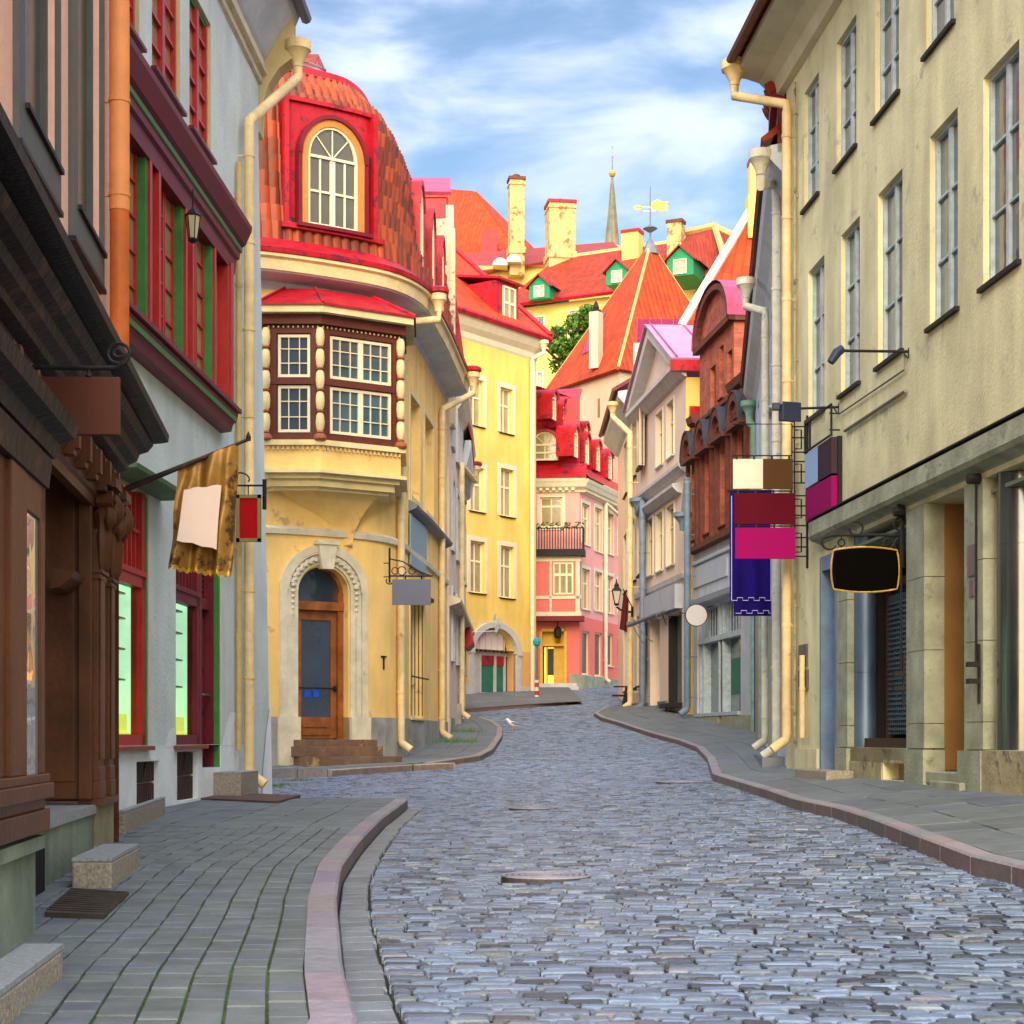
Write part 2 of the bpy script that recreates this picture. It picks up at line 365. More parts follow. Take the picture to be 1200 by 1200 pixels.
def window(B, wl, rc, dep=.15, fw=.06, cols=2, rows=(.66,), mw=.03, fm=None, gm=None, sill=None, sur=None, sw=.12, so=.03, arch=0, name='window', sub=None, sd=.07, mc=None, label=None):
    a, b, c, d = rc; f = MB(); o1 = -dep+.07; o0 = -dep
    top = d-arch
    f.box(wl, a, a+fw, o0, o1, c, top); f.box(wl, b-fw, b, o0, o1, c, top); f.box(wl, a+fw, b-fw, o0, o1, c, c+fw)
    if arch:
        f.ring(wl, (a+b)/2, top, (b-a)/2-fw, (b-a)/2, o0, o1, 0, 180, 14, arch/((b-a)/2)); f.box(wl, a+fw, b-fw, o0, o1-.005, top-fw/2, top+fw/2)
        for w in (45, 90, 135):
            A = R(w); r = (b-a)/2-fw*.6; k = arch/((b-a)/2)
            f.tube([wl((a+b)/2, o1-.03, top), wl((a+b)/2+r*math.cos(A), o1-.03, top+r*math.sin(A)*k)], mw*.55, 4)
    else: f.box(wl, a+fw, b-fw, o0, o1, d-fw, d)
    for k in range(1, cols):
        x = a+(b-a)*k/cols; w = mc if (mc and k*2 == cols) else mw
        f.box(wl, x-w/2, x+w/2, o0+.01, o1-.007, c+fw, top-fw)
    for q in rows:
        w = mw*(1.6 if len(rows) < 2 else 1); z = c+(top-c)*q
        f.box(wl, a+fw, b-fw, o0+.012, o1-.013, z-w/2, z+w/2)
    fo = build(name, f, fm, B)
    if label: fo['label'] = label
    g = MB(); og = o0+.025
    if arch:
        g.face([wl(a+.01,og,c+.01), wl(b-.01,og,c+.01)]+[wl((a+b)/2+((b-a)/2-.01)*math.cos(R(15*k)), og, top+arch*.98*math.sin(R(15*k))) for k in range(13)])
    else: g.face([wl(a+.01,og,c+.01), wl(b-.01,og,c+.01), wl(b-.01,og,d-.01), wl(a+.01,og,d-.01)])
    build('pane', g, gm, fo)
    if sill:
        s = MB(); s.box(wl, a-.06, b+.06, o1, sd, c-.05, c-.005); build('sill', s, sill, fo)
    if sur:
        s = MB()
        if arch: s.ring(wl, (a+b)/2, top, (b-a)/2, (b-a)/2+sw, .002, so, 0, 180, 14, (arch+sw)/((b-a)/2+sw))
        else: s.box(wl, a-sw, b+sw, .002, so, d, d+sw)
        s.box(wl, a-sw, a, .002, so, c-(sw if not sill else 0), top); s.box(wl, b, b+sw, .002, so, c-(sw if not sill else 0), top)
        if not sill: s.box(wl, a, b, .002, so+.02, c-sw, c)
        build('window_surround', s, sur, fo)
    return fo

def pipe(B, wl, px, ytop, ybot, m, o=.12, r=.065, name='downpipe', boot=None, hop=None, ref=None, smo=.6):
    """a downpipe along the wall: collars every so often, a kicked-out foot, and a hopper up under the eave"""
    u = wl.u(px, o); p = MB(); zt = wl.z(px, ytop, o); zb = wl.z(px, ybot, o)
    path = []
    if hop:
        hx, hy, hu, ho = hop
        zt2 = zt; zh = hy
        path += [Vector(wl(hu, ho, zh)), Vector(wl(hu, ho, zh-.22)), Vector(wl(u, o, zt2))]
        p2 = MB(); c = wl(hu, ho, zh); rr = hx
        p2.lathe(c, [(r*1.05, -.06), (r*1.15, 0), (rr*.75, .09), (rr*1.05, .17), (rr*1.15, .18), (rr*1.15, .31), (rr*1.02, .31)], 18)
    else: path += [Vector(wl(u, o, zt))]
    path += [Vector(wl(u, o, zt-.12)), Vector(wl(u, o, zb+.25))]
    if boot is not False: path += [Vector(wl(u, o+.02, zb+.16)), Vector(wl(u, o+.22, zb+.02))]
    full = []
    for i, q in enumerate(path):
        full.append(q)
    p.tube(full, [r]*len(full), 12)
    z = zt-.5; 
    while z > zb+.4:
        p.tube([wl(u, o, z), wl(u, o, z+.05)], r*1.13, 12); p.box(wl, u-.012, u+.012, 0, o, z+.01, z+.035); z -= 1.2
    ob = build(name, p, m, B, smooth=True)
    if hop: build('hopper', p2, m, ob, smooth=True)
    return ob

def slab_roof(mb, a, b, c, d, th=.08):
    """a roof plane with thickness: a,b along the eave, c,d along the ridge; UV in metres"""
    a, b, c, d = map(Vector, (a, b, c, d)); u = (b-a).length; t = (b-a).normalized()
    def uvp(p): q = p-a; return (q.dot(t), math.sqrt(max(0, q.length_squared-q.dot(t)**2)))
    n = (b-a).cross(d-a if (d-a).length > 0 else c-a).normalized()*th
    if n.z < 0: n = -n
    pts = [a, b, c, d] if (c-d).length > 1e-4 else [a, b, c]
    mb.face([p+n for p in pts], [uvp(p) for p in pts]); mb.face([p for p in reversed(pts)], [uvp(p) for p in reversed(pts)])
    for i in range(len(pts)):
        p, q = pts[i], pts[(i+1) % len(pts)]; mb.face([p, q, q+n, p+n], [uvp(p), uvp(q), uvp(q), uvp(p)])
def sides(mb, foot, z0, z1, top=True, close=False):
    n = len(foot)
    for i in range(n-1 if not close else n):
        a, b = foot[i], foot[(i+1) % n]; l = math.hypot(b[0]-a[0], b[1]-a[1])
        mb.face([(a[0],a[1],z0),(b[0],b[1],z0),(b[0],b[1],z1),(a[0],a[1],z1)], [(0,z0),(l,z0),(l,z1),(0,z1)])
    if top: mb.face([(x, y, z1) for x, y in foot])
# ---------------------------------------------------------------- the palette
cream_r1 = mat('stucco_cream_weathered', (.64, .60, .35), .9, .2, 1.0, .35, 26, streak=.2, stain=(.42, .40, .27), sth=.59)
stone_g = mat('limestone_greenish', (.30, .32, .22), .85, .3, 3, .5, 26, streak=.2, stain=(.16, .17, .12), sth=.6)
stone_w = mat('limestone_warm', (.36, .31, .18), .88, .3, 3, .6, 20, stain=(.14, .13, .09), sth=.56, ssc=5)
plinth_m = mat('plinth_grey_render', (.34, .32, .27), .9, .3, 2.2, .5, 18, streak=.2, stain=(.42, .30, .12), sth=.62)
frame_bl = mat('window_paint_greyblue', (.38, .46, .48), .6, .25, 7, .2, 40, stain=(.08, .08, .08), sth=.64, ssc=9)
glass_d = glass_mat('glass_dark', (.035, .05, .065)); glass_b = glass_mat('glass_bluish', (.06, .105, .12), .06)
glass_w = glass_mat('glass_curtained', (.30, .25, .12), .12, .8)
iron = mat('wrought_iron', (.018, .017, .018), .55, .3, 8, .3, 40, metal=.3)
zinc = mat('zinc_sheet', (.16, .18, .2), .5, .2, 3, .1, 12, metal=.4)
blue_st = mat('stucco_greyblue', (.60, .65, .60), .92, .12, 1.1, .5, 24, streak=.10, stain=(.25, .29, .29), sth=.66)
white_pl = mat('white_limewash', (.76, .78, .76), .92, .12, 2.5, .4, 22, stain=(.36, .38, .36), sth=.64)
yell_rev = mat('cream_with_warm_light', (.62, .48, .22), .85, .12, 2, .3, 20)  # cream reveals and corner cove, with warm light put into the colour
red_w = mat('red_window_paint', (.42, .025, .02), .42, .2, 4, .1, 30); maroon = mat('maroon_paint', (.15, .008, .018), .45, .25, 3, .1, 25)
green_w = mat('green_window_paint', (.05, .21, .045), .45, .2, 4, .1, 30); gold = mat('gold_trim', (.60, .36, .05), .35, .3, 9, .4, 30, metal=.5)
pink_st = mat('stucco_salmon', (.78, .44, .32), .9, .1, 1.2, .4, 20, streak=.06)
dk_grey = mat('window_frame_dark_grey', (.09, .095, .085), .6, .2, 3, .15, 20)
dusty = glass_mat('glass_dusty', (.085, .07, .035), .18, .6)
orange_p = mat('downpipe_orange', (.72, .26, .08), .5, .12, 5, .15, 40, stain=(.5, .1, .03), sth=.7); orange_d = mat('downpipe_orange_dark', (.50, .12, .02), .5, .2, 5, .2, 30)
brown = mat('brown_shop_paint', (.115, .040, .014), .45, .4, 2.2, .15, 20, streak=.25); brown_d = mat('brown_cornice_dark', (.030, .018, .014), .55, .5, 4, .5, 16, stain=(.10, .05, .03), sth=.56, ssc=4)
yell_st = mat('stucco_yellow_orange', (.90, .58, .18), .9, .16, .8, .4, 18, streak=.12, stain=(.62, .36, .16), sth=.60, ssc=1.6)
cream_t = mat('cream_trim', (.74, .58, .27), .75, .15, 2.5, .25, 24, stain=(.50, .36, .16), sth=.68)
cream_pipe = mat('downpipe_cream', (.74, .56, .27), .55, .2, 4, .25, 20, streak=.2, stain=(.42, .24, .10), sth=.62, ssc=5)
grey_cl = mat('grey_cream_mould', (.64, .56, .38), .85, .2, 3, .35, 24, stain=(.30, .27, .2), sth=.64)
redmetal = mat('red_sheet_roof', (.46, .010, .018), .42, .4, 2.2, .3, 6, streak=.3, stain=(.15, .012, .025), sth=.54); purpmetal = mat('purple_sheet_roof', (.32, .10, .17), .35, .35, 2.5, .15, 8, metal=.2)
pinkmetal = mat('pink_sheet_roof', (.38, .045, .10), .35, .25, 2.5, .1, 8, metal=.1)
oak = mat('varnished_oak', (.30, .10, .025), .35, .35, 5, .2, 18, streak=.35); brown_or = mat('brown_oriel_paint', (.12, .028, .015), .5, .2, 4, .15, 30)
soffit = mat('soffit_grey', (.52,.57,.58), .85, .15, 2, .2, 14)
tile_n = tile_mat('roof_tiles_glazed', (.44, .075, .016), (.13, .026, .012), .2, .36, 0, (.08, .05, .025), .52, .5)
tile_o = tile_mat('roof_tiles_orange', (.42, .056, .010), (.30, .038, .009), .30, .40, .8, (.34, .06, .02), .60)
tile_r = tile_mat('roof_tiles_red', (.32, .040, .011), (.21, .023, .010), .3, .4, .8, (.28, .06, .02), .60)
tile_p = tile_mat('roof_tiles_tower', (.44, .058, .009), (.30, .036, .008), .36, .46, 1.0, (.42, .09, .02), .66)
yell_br = mat('stucco_bright_yellow', (.76, .54, .13), .9, .12, .6, .25, 14, streak=.12); yell_or = mat('stucco_yellow_low', (.68, .36, .12), .9, .08, .5, .25, 14)
yell_b2 = mat('stucco_lemon', (.68, .51, .13), .9, .06, .4, .2, 10); white_t = mat('white_cream_trim', (.66, .60, .42), .8, .08, 3, .2, 20)
pink_h = mat('stucco_pink', (.78, .34, .30), .9, .08, .6, .2, 14); pink_l = mat('stucco_salmon_red', (.72, .17, .14), .9, .1, .8, .3, 14); creamy = mat('cream_window_paint', (.78, .68, .42), .7, .1, 4, .1, 30)
peach = mat('stucco_peach', (.76, .52, .36), .9, .12, .8, .3, 14, streak=.1); peachy_t = mat('stucco_tower_peach', (.66, .45, .30), .9, .12, .5, .3, 8, stain=(.58, .36, .34), sth=.55, ssc=.5)
greypk = mat('stucco_greypink', (.70, .57, .45), .9, .1, .8, .3, 14); greyc = mat('cornice_grey', (.48, .48, .46), .85, .15, 3, .25, 20)
brickm = brick_mat('red_brick', (.50, .10, .03), (.34, .055, .024), (.20, .12, .09)); brick_t = mat('brick_dark_trim', (.13, .045, .03), .8, .35, 5, .4, 20)
greysh = mat('shop_grey_paint', (.42, .46, .50), .8, .15, 1.5, .25, 18, streak=.1); bluish = mat('stucco_pale_blue', (.42, .50, .58), .9, .1, 1, .2, 14, streak=.12)
bluepipe = mat('downpipe_blue', (.14, .20, .27), .5, .25, 5, .15, 30); greenpipe = mat('downpipe_green', (.17, .33, .25), .55, .3, 5, .2, 30, stain=(.4, .4, .3), sth=.66, ssc=6)
stick = mat('downpipe_pale_stained', (.56, .54, .42), .6, .2, 5, .2, 30, stain=(.25, .3, .3), sth=.60, ssc=7)
granite = mat('granite', (.30, .26, .20), .75, .5, 45, .5, 60, stain=(.12, .10, .08), sth=.60, ssc=60); granite_t = mat('granite_top', (.27, .29, .29), .55, .4, 40, .3, 60)
ochre = mat('ochre_stucco', (.22, .115, .03), .9, .2, 1.5, .4, 18, stain=(.2, .15, .08), sth=.64)
steel = mat('brushed_steel', (.13, .15, .15), .2, .15, 1.4, .06, 3, metal=.85); steel_b = mat('blued_steel', (.16, .23, .32), .5, .2, 1.4, .06, 3, metal=.8)
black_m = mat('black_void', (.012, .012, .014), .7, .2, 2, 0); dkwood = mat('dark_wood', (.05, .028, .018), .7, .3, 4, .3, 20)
chim = mat('chimney_plaster', (.52, .36, .15), .92, .22, 1.2, .5, 10, stain=(.20, .13, .07), sth=.54, ssc=1.6); fw_m = mat('firewall_flaking', (.68, .56, .32), .92, .15, 2, .5, 12, stain=(.22, .20, .15), sth=.56, ssc=3)
stone_ridge = mat('ridge_mortar', (.55, .36, .13), .9, .2, 3, .4, 10)
door_y = mat('door_yellow', (.66, .42, .06), .5, .15, 3, .2, 18)
shopgreen = mat('green_curtain', (.03, .16, .10), .6, .3, 2, .1, 10)

# ---------------------------------------------------------------- the ground: one sheet, then cobbles, pavements and kerbs
def lerp(tab, d):
    if d <= tab[0][0]: return tab[0][1]
    for (a, x), (b, y) in zip(tab, tab[1:]):
        if d <= b: return x+(y-x)*(d-a)/(b-a)
    return tab[-1][1]
def ktab(pts, dz=.12):
    t = []
    for px, py in pts: x, d = G(px, py, dz); t.append((d, x))
    return sorted(t)
KL = ktab([(421,1200),(402,1135),(394,1052),(400,1014),(421,985),(450,956),(478,936)]); KL = [(2., KL[0][1]-.35), (4., KL[0][1]-.1)]+KL
KL_END = KL[-1][0]
KR = ktab([(1200,1016),(1137,1001),(1070,977),(1015,956),(979,945),(930,935),(900,925),(862,914),(835,906),(829,887),(817,875),(796,867),(762,858),(725,846),(704,840),(696,835)])
KR = [(2., KR[0][1]+.35*2)]+KR+[(62, 3.6), (66, 4.6)]
K2 = ktab([(500,894),(540,893.5),(563,885),(578,877),(588,862),(589,852),(580,845),(566,840)])
K2 = [(32.2, -3.4), (33.1, -2.45)]+K2
K3 = ktab([(543,831),(585,828),(620,825.5),(655,822.5)])
gm_ = MB()
def gfn(u, v):
    x = -160+360*u; d = -60+460*v*v if v > 0 else -60
    return (x, d, zg(d, x)-.09)
gm_.grid(gfn, 60, 120); struct('ground', gm_, mat('packed_earth', (.07, .065, .05), .95, .3, 2, .3, 20), smooth=True)

def stone(mb, x0, x1, y0, y1, top, base, ins, col, dome=0., tl=0.):
    """one set stone: bevelled block with a slightly domed, tilted top"""
    j = lambda: random.uniform(-.006, .006)
    a = [(x0+j(), y0+j()), (x1+j(), y0+j()), (x1+j(), y1+j()), (x0+j(), y1+j())]
    cx, cy = (x0+x1)/2, (y0+y1)/2; t1, t2 = random.uniform(-tl, tl), random.uniform(-tl, tl)
    def zz(x, y): return top+t1*(x-cx)+t2*(y-cy)
    lo = [(x, y, base) for x, y in a]; mid = [(x, y, zz(x, y)-ins*.7) for x, y in a]
    up = [(x+(cx-x)*ins/abs(cx-x)*1.15 if abs(cx-x) > ins else cx, y+(cy-y)*ins/abs(cy-y)*1.0 if abs(cy-y) > ins else cy, zz(x, y)) for x, y in a]
    b = len(mb.v); mb.v.extend(lo+mid+up)
    F = []
    for i in range(4):
        k = (i+1) % 4; F.append((b+i, b+k, b+4+k, b+4+i)); F.append((b+4+i, b+4+k, b+8+k, b+8+i))
    if dome:
        mb.v.append((cx, cy, zz(cx, cy)+dome)); F += [(b+8+i, b+8+(i+1) % 4, b+12) for i in range(4)]
    else: F.append((b+8, b+9, b+10, b+11))
    for f in F: mb.f.append(f); mb.c[len(mb.f)-1] = col
road = MB(); d = 4.6; HOLES = [(*G(640, 1029), .30), (*G(798, 917), .40), (*G(625, 948), .31)]; G0 = G(640, 1029); G1 = G(800, 916)
gut = lambda x, d: abs(x-(lerp(KL, d)+.18)) if d < KL_END else 9
while d < 96:
    rh = random.uniform(.075, .10)*(1 if d < 50 else 1.5)
    xa = (lerp(KL, d)+.185) if d < KL_END-.3 else (-13 if d < K2[0][0]+.8 else (lerp(K2, d)-.1 if d < K2[-1][0] else -6))
    xb = lerp(KR, d)+.08 if d < 62 else 9
    x = xa+(random.uniform(-.1, 0) if d > KL_END else 0); ph = random.uniform(-.01, .01)
    while x < xb:
        w = (random.uniform(.10, .20) if random.random() < .85 else random.uniform(.07, .11))*(1 if d < 45 else 1.5)
        wav = .05*math.sin(x*.9+d*.21)+.02*math.sin(x*2.3+d*.6)
        dd = d+wav
        if not any(math.hypot(x+w/2-q[0], dd+rh/2-q[1]) < q[2] for q in HOLES):
            bt = random.random(); v = random.uniform(.10, .24) if bt > .14 else random.uniform(.03, .07)
            tint = random.random()
            v *= .98; col = (v*.66, v*.90, v*1.30) if tint < .86 else ((v*.88, v*.92, v*1.08) if tint < .91 else (v*.78, v*.95, v*1.08))
            z = zg(dd, x+w/2)
            stone(road, x+.005, x+w-.007, dd, dd+rh-.010, z+random.uniform(-.006, .005), z-.07, .007, col, random.uniform(0, .004) if d < 30 else 0, .03)
        x += w+(.006 if d < 50 else .0)
    d += rh
cob = mat('cobblestone', (0, 0, 0), .38, .3, 5, .35, 45, attr=True, spec=.6)
struct('road', road, cob)
gut_m = MB(); d = 4.6      # a course of flat setts beside the near kerb
while d < KL_END-.3:
    l = random.uniform(.16, .26); v = random.uniform(.13, .2); x0 = lerp(KL, d)+.012; x1 = lerp(KL, d+l)+.012; n0 = len(gut_m.v); w = .165+random.uniform(-.01, .01)
    P = [(x0, d), (x0+w, d-.01), (x1+w, d+l-.012), (x1, d+l-.012)]; cx = sum(p[0] for p in P)/4; cy = sum(p[1] for p in P)/4
    gut_m.v += [(x, y, zg(y, x)-.06) for x, y in P]+[(x, y, zg(y, x)-.004) for x, y in P]+[(x+(cx-x)*.09, y+(cy-y)*.08, zg(y, x)+.006) for x, y in P]
    for f in [(n0+8, n0+9, n0+10, n0+11)]+[(n0+i, n0+(i+1) % 4, n0+4+(i+1) % 4, n0+4+i) for i in range(4)]+[(n0+4+i, n0+4+(i+1) % 4, n0+8+(i+1) % 4, n0+8+i) for i in range(4)]:
        gut_m.f.append(f); gut_m.c[len(gut_m.f)-1] = (v*.8, v*.98, v*1.12)
    d += l
struct('road_gutter', gut_m, cob)
gr = MB(); NQ = 200
gr.grid(lambda u, v: (lambda dd, xx: (xx, dd, zg(dd, xx)-.035))(4+v*94, -13+26*u), 30, 160)
struct('road_bedding', gr, mat('moss_and_grit', (.035, .036, .026), .95, .5, 3, .5, 40, stain=(.03, .055, .015), sth=.55, ssc=1.2), smooth=True)

moss = mat('moss', (.06, .12, .02), .95, .5, 4, .5, 60, stain=(.05, .05, .035), sth=.5, ssc=3)
pav = mat('paving_stone', (0, 0, 0), .62, .28, 4, .35, 50, attr=True)
kerb_m = mat('kerb_granite', (0, 0, 0), .55, .25, 14, .35, 60, attr=True)
def sidewalk(name, inner, kerb, d0, d1, wrow, lrow, rise=0., cols=None, aligned=True):
    """paved strip between a wall line inner(d) and a kerb line kerb(d)"""
    def zz(d, x):
        a, b = inner(d), kerb(d); t = max(0, min(1, (x-b)/(a-b))) if abs(a-b) > .05 else 0
        return zg(d, kerb(d))+.115+rise*t
    base = MB(); n = int((d1-d0)/.5)+1
    base.grid(lambda u, v: (lambda d: (lambda x: (x, d, zz(d, x)-.012))(inner(d)+(kerb(d)-inner(d))*u))(d0+(d1-d0)*v), 8, n, flip=inner(d0) > kerb(d0))
    struct(name+'_bedding', base, moss, smooth=True)
    mb = MB(); k = 0; mw = max(abs(inner(d0+(d1-d0)*i/20)-kerb(d0+(d1-d0)*i/20)) for i in range(21))
    sg = 1 if inner(d0) > kerb(d0) else -1
    nc = int(mw/wrow)+1
    for c in range(nc):
        d = d0+random.uniform(0, lrow)
        while d < d1-.05:
            ll = lrow*random.uniform(.8, 1.25)*(1.0 if d < 15 else 1.7); e = min(d+ll, d1); dm = (d+e)/2
            o0 = c*wrow+.004; o1 = o0+wrow-.010; lim = abs(inner(dm)-kerb(dm))+.02
            if o0 < lim:
                o1 = min(o1, lim); v = random.uniform(.135, .17); tn = random.random()
                col = (v*.86, v*.98, v*.98) if tn < .8 else ((v*.84, v*1.0, v*.92) if tn < .9 else (v*.82, v*.93, v*1.06))
                wv = lambda q: .008*math.sin(q*1.3)
                P = []
                for (dd, oo) in ((d, o0), (d, o1), (e-.008, o1), (e-.008, o0)):
                    x = kerb(dd)+sg*(oo+wv(dd)); P.append((x, dd))
                h = random.uniform(-.004, .005)
                b = len(mb.v)
                mb.v += [(x, y, zz(y, x)-.03) for x, y in P]+[(x, y, zz(y, x)+h-.004) for x, y in P]
                cx = sum(p[0] for p in P)/4; cy = sum(p[1] for p in P)/4
                mb.v += [(x+(cx-x)*.05, y+(cy-y)*.04, zz(y, x)+h) for x, y in P]
                F = [(b+8, b+9, b+10, b+11)]
                for i in range(4): q = (i+1) % 4; F += [(b+i, b+q, b+4+q, b+4+i), (b+4+i, b+4+q, b+8+q, b+8+i)]
                if sg < 0: F = [tuple(reversed(f)) for f in F]
                for f in F: mb.f.append(f); mb.c[len(mb.f)-1] = col
            d = e
    struct(name, mb, pav)
def kerb_line(name, fn, d0, d1, side, wd=.15, ln=.75, hgt=.12, pal=((.25, .225, .235), (.23, .21, .23), (.27, .245, .25))):
    """granite kerb stones whose outer top edge follows fn(d); side = -1 when the pavement lies to the left"""
    mb = MB(); d = d0
    while d < d1-.02:
        x0 = fn(d); sl = math.hypot(fn(min(d+.2, d1))-x0, .2)/.2; e = min(d+ln*random.uniform(.85, 1.15)/sl, d1)
        col = random.choice(pal); col = tuple(c*random.uniform(.9, 1.06) for c in col); n = max(1, int((e-d)/.3)); g = .006
        for i in range(n):
            a = d+(e-d)*i/n+(g if i == 0 else 0); b = d+(e-d)*(i+1)/n-(g if i == n-1 else 0)
            def P(dd, o, z):
                t = Vector((fn(dd+.15)-fn(dd-.15), .3)).normalized(); nn = Vector((t.y, -t.x))*-1
                q = Vector((fn(dd), dd))+nn*o*(1 if side < 0 else -1); return (q.x, q.y, zg(dd, fn(dd))+z)
            sec = [(0, -.12), (0, hgt-.016), (.014, hgt), (wd, hgt), (wd, -.05)]
            for (o, z), (o2, z2) in zip(sec, sec[1:]):
                cc = tuple(c*.6 for c in (col[0]*1.1, col[1]*.92, col[2]*.8)) if o == 0 and z < 0 else col
                f = [P(a, o, z), P(b, o, z), P(b, o2, z2), P(a, o2, z2)]
                if side > 0: f.reverse()
                mb.face(f, None, cc)
            if i == 0: mb.face([P(a, o, z) for o, z in sec], None, col)
            if i == n-1: mb.face([P(b, o, z) for o, z in reversed(sec)], None, col)
        d = e
    struct(name, mb, kerb_m)
kl = lambda d: lerp(KL, d); kr = lambda d: lerp(KR, d); k2 = lambda d: lerp(K2, d); k3 = lambda d: lerp(K3, d)
L1X = lambda d: -2.32-.111*(d-6.6)-.3; L2X = lambda d: -4.673+.038*d
inL = lambda d: (L1X(d)-.4 if d < 13.4 else L2X(d)-.1)
sidewalk('sidewalk_left', inL, lambda d: kl(d)-.145, 4.3, 15.2, .140, .165)
sidewalk('sidewalk_left_far', inL, lambda d: kl(d)-.15, 15.21, KL_END+.4, .44, .24)
kerb_line('kerb_left', kl, 4.3, KL_END, -1)
# rounded end of the left kerb
mb = MB(); ex = kl(KL_END); 
for i in range(3):
    a = ex-.05-i*1.05; mb.box(lambda u, o, z: (u, KL_END+.28+o+.06*abs(u-ex), zg(KL_END, u)+z), a-1.03, a-(.0 if i else .05), -.16, 0, -.1, .118-.03*i, col=(.27, .22, .22))
struct('kerb_left_end', mb, kerb_m)
R1X = lambda d: 6.006-.0725*d
RX = Wall([(5.5,7),(4.16,25.6),(6.24,43.8),(5.35,51),(4.38,60.4),(4.4,70)])
def inR(d):
    for a, b in zip(RX.p, RX.p[1:]):
        if d <= b.y: return a.x+(b.x-a.x)*(d-a.y)/(b.y-a.y)+.15
    return RX.p[-1].x+.1
sidewalk('sidewalk_right', inR, lambda d: kr(d)+.15, 9, 60, .46, .62, rise=.14)
kerb_line('kerb_right', kr, 9, 60, 1)
def mat_clear():
    """real window pane: mirror at grazing angles, see-through otherwise"""
    if 'clear_pane' in MT: return MT['clear_pane']
    m = bpy.data.materials.new('clear_pane'); m.use_nodes = True; t = m.node_tree; t.nodes.clear(); L = t.links.new
    o = N(t, 'ShaderNodeOutputMaterial'); x = N(t, 'ShaderNodeMixShader'); f = N(t, 'ShaderNodeFresnel'); f.inputs[0].default_value = 1.12
    a = N(t, 'ShaderNodeBsdfTransparent'); a.inputs[0].default_value = (.9, .95, .92, 1); b = N(t, 'ShaderNodeBsdfGlossy'); b.inputs['Roughness'].default_value = .04
    L(f.outputs[0], x.inputs[0]); L(a.outputs[0], x.inputs[1]); L(b.outputs[0], x.inputs[2]); L(x.outputs[0], o.inputs[0]); MT['clear_pane'] = m; return m
L3P = Wall([(-9.5,32.2),(-7,32.6),(-5.8,32.9),(-4.68,33.3),(-3.63,33.9),(-2.76,34.6),(-2.32,35.8),(-2.22,37.3),(-2.04,39.3),(-1.82,42.8),(-1.7,44.6)], True)
def in3(d):
    best = -9
    for p in L3P.p:
        if p.y <= d: best = max(best, p.x)
    return min(best, k2(d)-.2)-.1 if d < 44.6 else -1.62-.02*(d-44.6)
sidewalk('sidewalk_far_left', in3, lambda d: k2(d)-.15, 32.2, 55, .46, .6)
mb = MB(); x = -9.0
while x < K2[0][1]-.1:
    w = random.uniform(.6, .9); w = min(w, K2[0][1]-.05-x); mb.box(lambda u, o, z: (u, 32.08-o, zg(32.1, -3)+z), x, x+w-.01, 0, .14, -.1, .125, col=(.2*random.uniform(.9, 1.1), .17, .16)); x += w
struct('kerb_corner', mb, kerb_m)
kerb_line('kerb_far_left', k2, 32.2, K2[-1][0], -1, pal=((.27, .22, .2), (.3, .25, .22)))
sidewalk('sidewalk_end', lambda d: -6., lambda d: k3(d)-.15, K3[0][0], 76, .5, .6)
mb = MB()     # kerb in front of the tall yellow house
A = [G(530, 831, .12), G(543, 831, .12), G(585, 828, .12), G(620, 825.5, .12), G(664, 822, .12)]
for p, q in zip(A, A[1:]): mb.face([(p[0],p[1],zg(p[1])-.02),(q[0],q[1],zg(q[1])-.02),(q[0],q[1],zg(q[1])+.10),(p[0],p[1],zg(p[1])+.10)], None, (.22,.13,.11)); mb.face([(p[0],p[1],zg(p[1])+.125),(q[0],q[1],zg(q[1])+.125),(q[0],q[1]+.2,zg(q[1])+.13),(p[0],p[1]+.2,zg(p[1])+.13)], None, (.3,.25,.23))
struct('kerb_end', mb, kerb_m)
mb = MB(); A2 = [(A[0][0], A[0][1]+.1)]+[(a[0], a[1]+.1) for a in A[1:]]
far = [(-6, 80), (8, 80)]
mb.grid(lambda u, v: (lambda x, y: (x, y, zg(y, x)+.118))(A[0][0]+(A[-1][0]+.6-A[0][0])*u, (A[0][1]+(A[-1][1]-A[0][1])*min(1, u*1.05))*(1-v)+79*v), 12, 10)
struct('pavement_end', mb, mat('far_pavement', (.12, .13, .125), .7, .2, 2, .4, 12), smooth=True)

# ================================================================ R1: big cream house, right
R1 = Wall([(R1X(25.75), 25.75), (R1X(4.5), 4.5)])
B = thing('cream_house', 'large weathered cream plaster house with tall blue-grey windows above stone shopfronts', 'house', (5.5, 20, -.6))
ops = []; wins = []
for xl, xr, yt, yb in ((1152.3,1194.4,89.3,335),(1089.8,1122.4,161.3,385),(1029,1057.6,227.6,430.5),(985.6,1007.6,276.5,462),(947.3,966,318.8,492.5)):
    q = R1.rect(xl, xr, yt, yb); q = (q[0], q[1], 4.55, 6.66); ops.append(q); wins.append(q)
for xl, xr in ((942.4,959.5),(980.5,1003.5),(1025.6,1053.5),(1085.5,1118),(1148,1190)):
    a, b = R1.u(xl), R1.u(xr); q = (a, b, 7.62, 9.3); ops.append(q); wins.append(q)
for k in range(1, 4):
    a = R1.u(1152.3)+2.35*k; 
    if a+1.1 < R1.L: ops += [(a, a+1.05, 4.55, 6.66), (a, a+1.05, 7.62, 9.3)]; wins += ops[-2:]
TOPO = 2.62
o_blue = (R1.u(963), R1.u(980), -.62, 2.5, .45); o_s1 = (R1.u(993), R1.u(1062), -.12, TOPO, 1.1); o_or = (R1.u(1083), R1.u(1130), -.38, TOPO, .85)
o_s3 = (R1.u(1152), R1.u(1152)+2.6, -.12, TOPO, 1.1)
o_bs = (R1.u(1035), R1.u(1061), -.5, -.26, .25)
o4 = (o_s3[1]+.6, o_s3[1]+2.6, -.12, TOPO, .8)
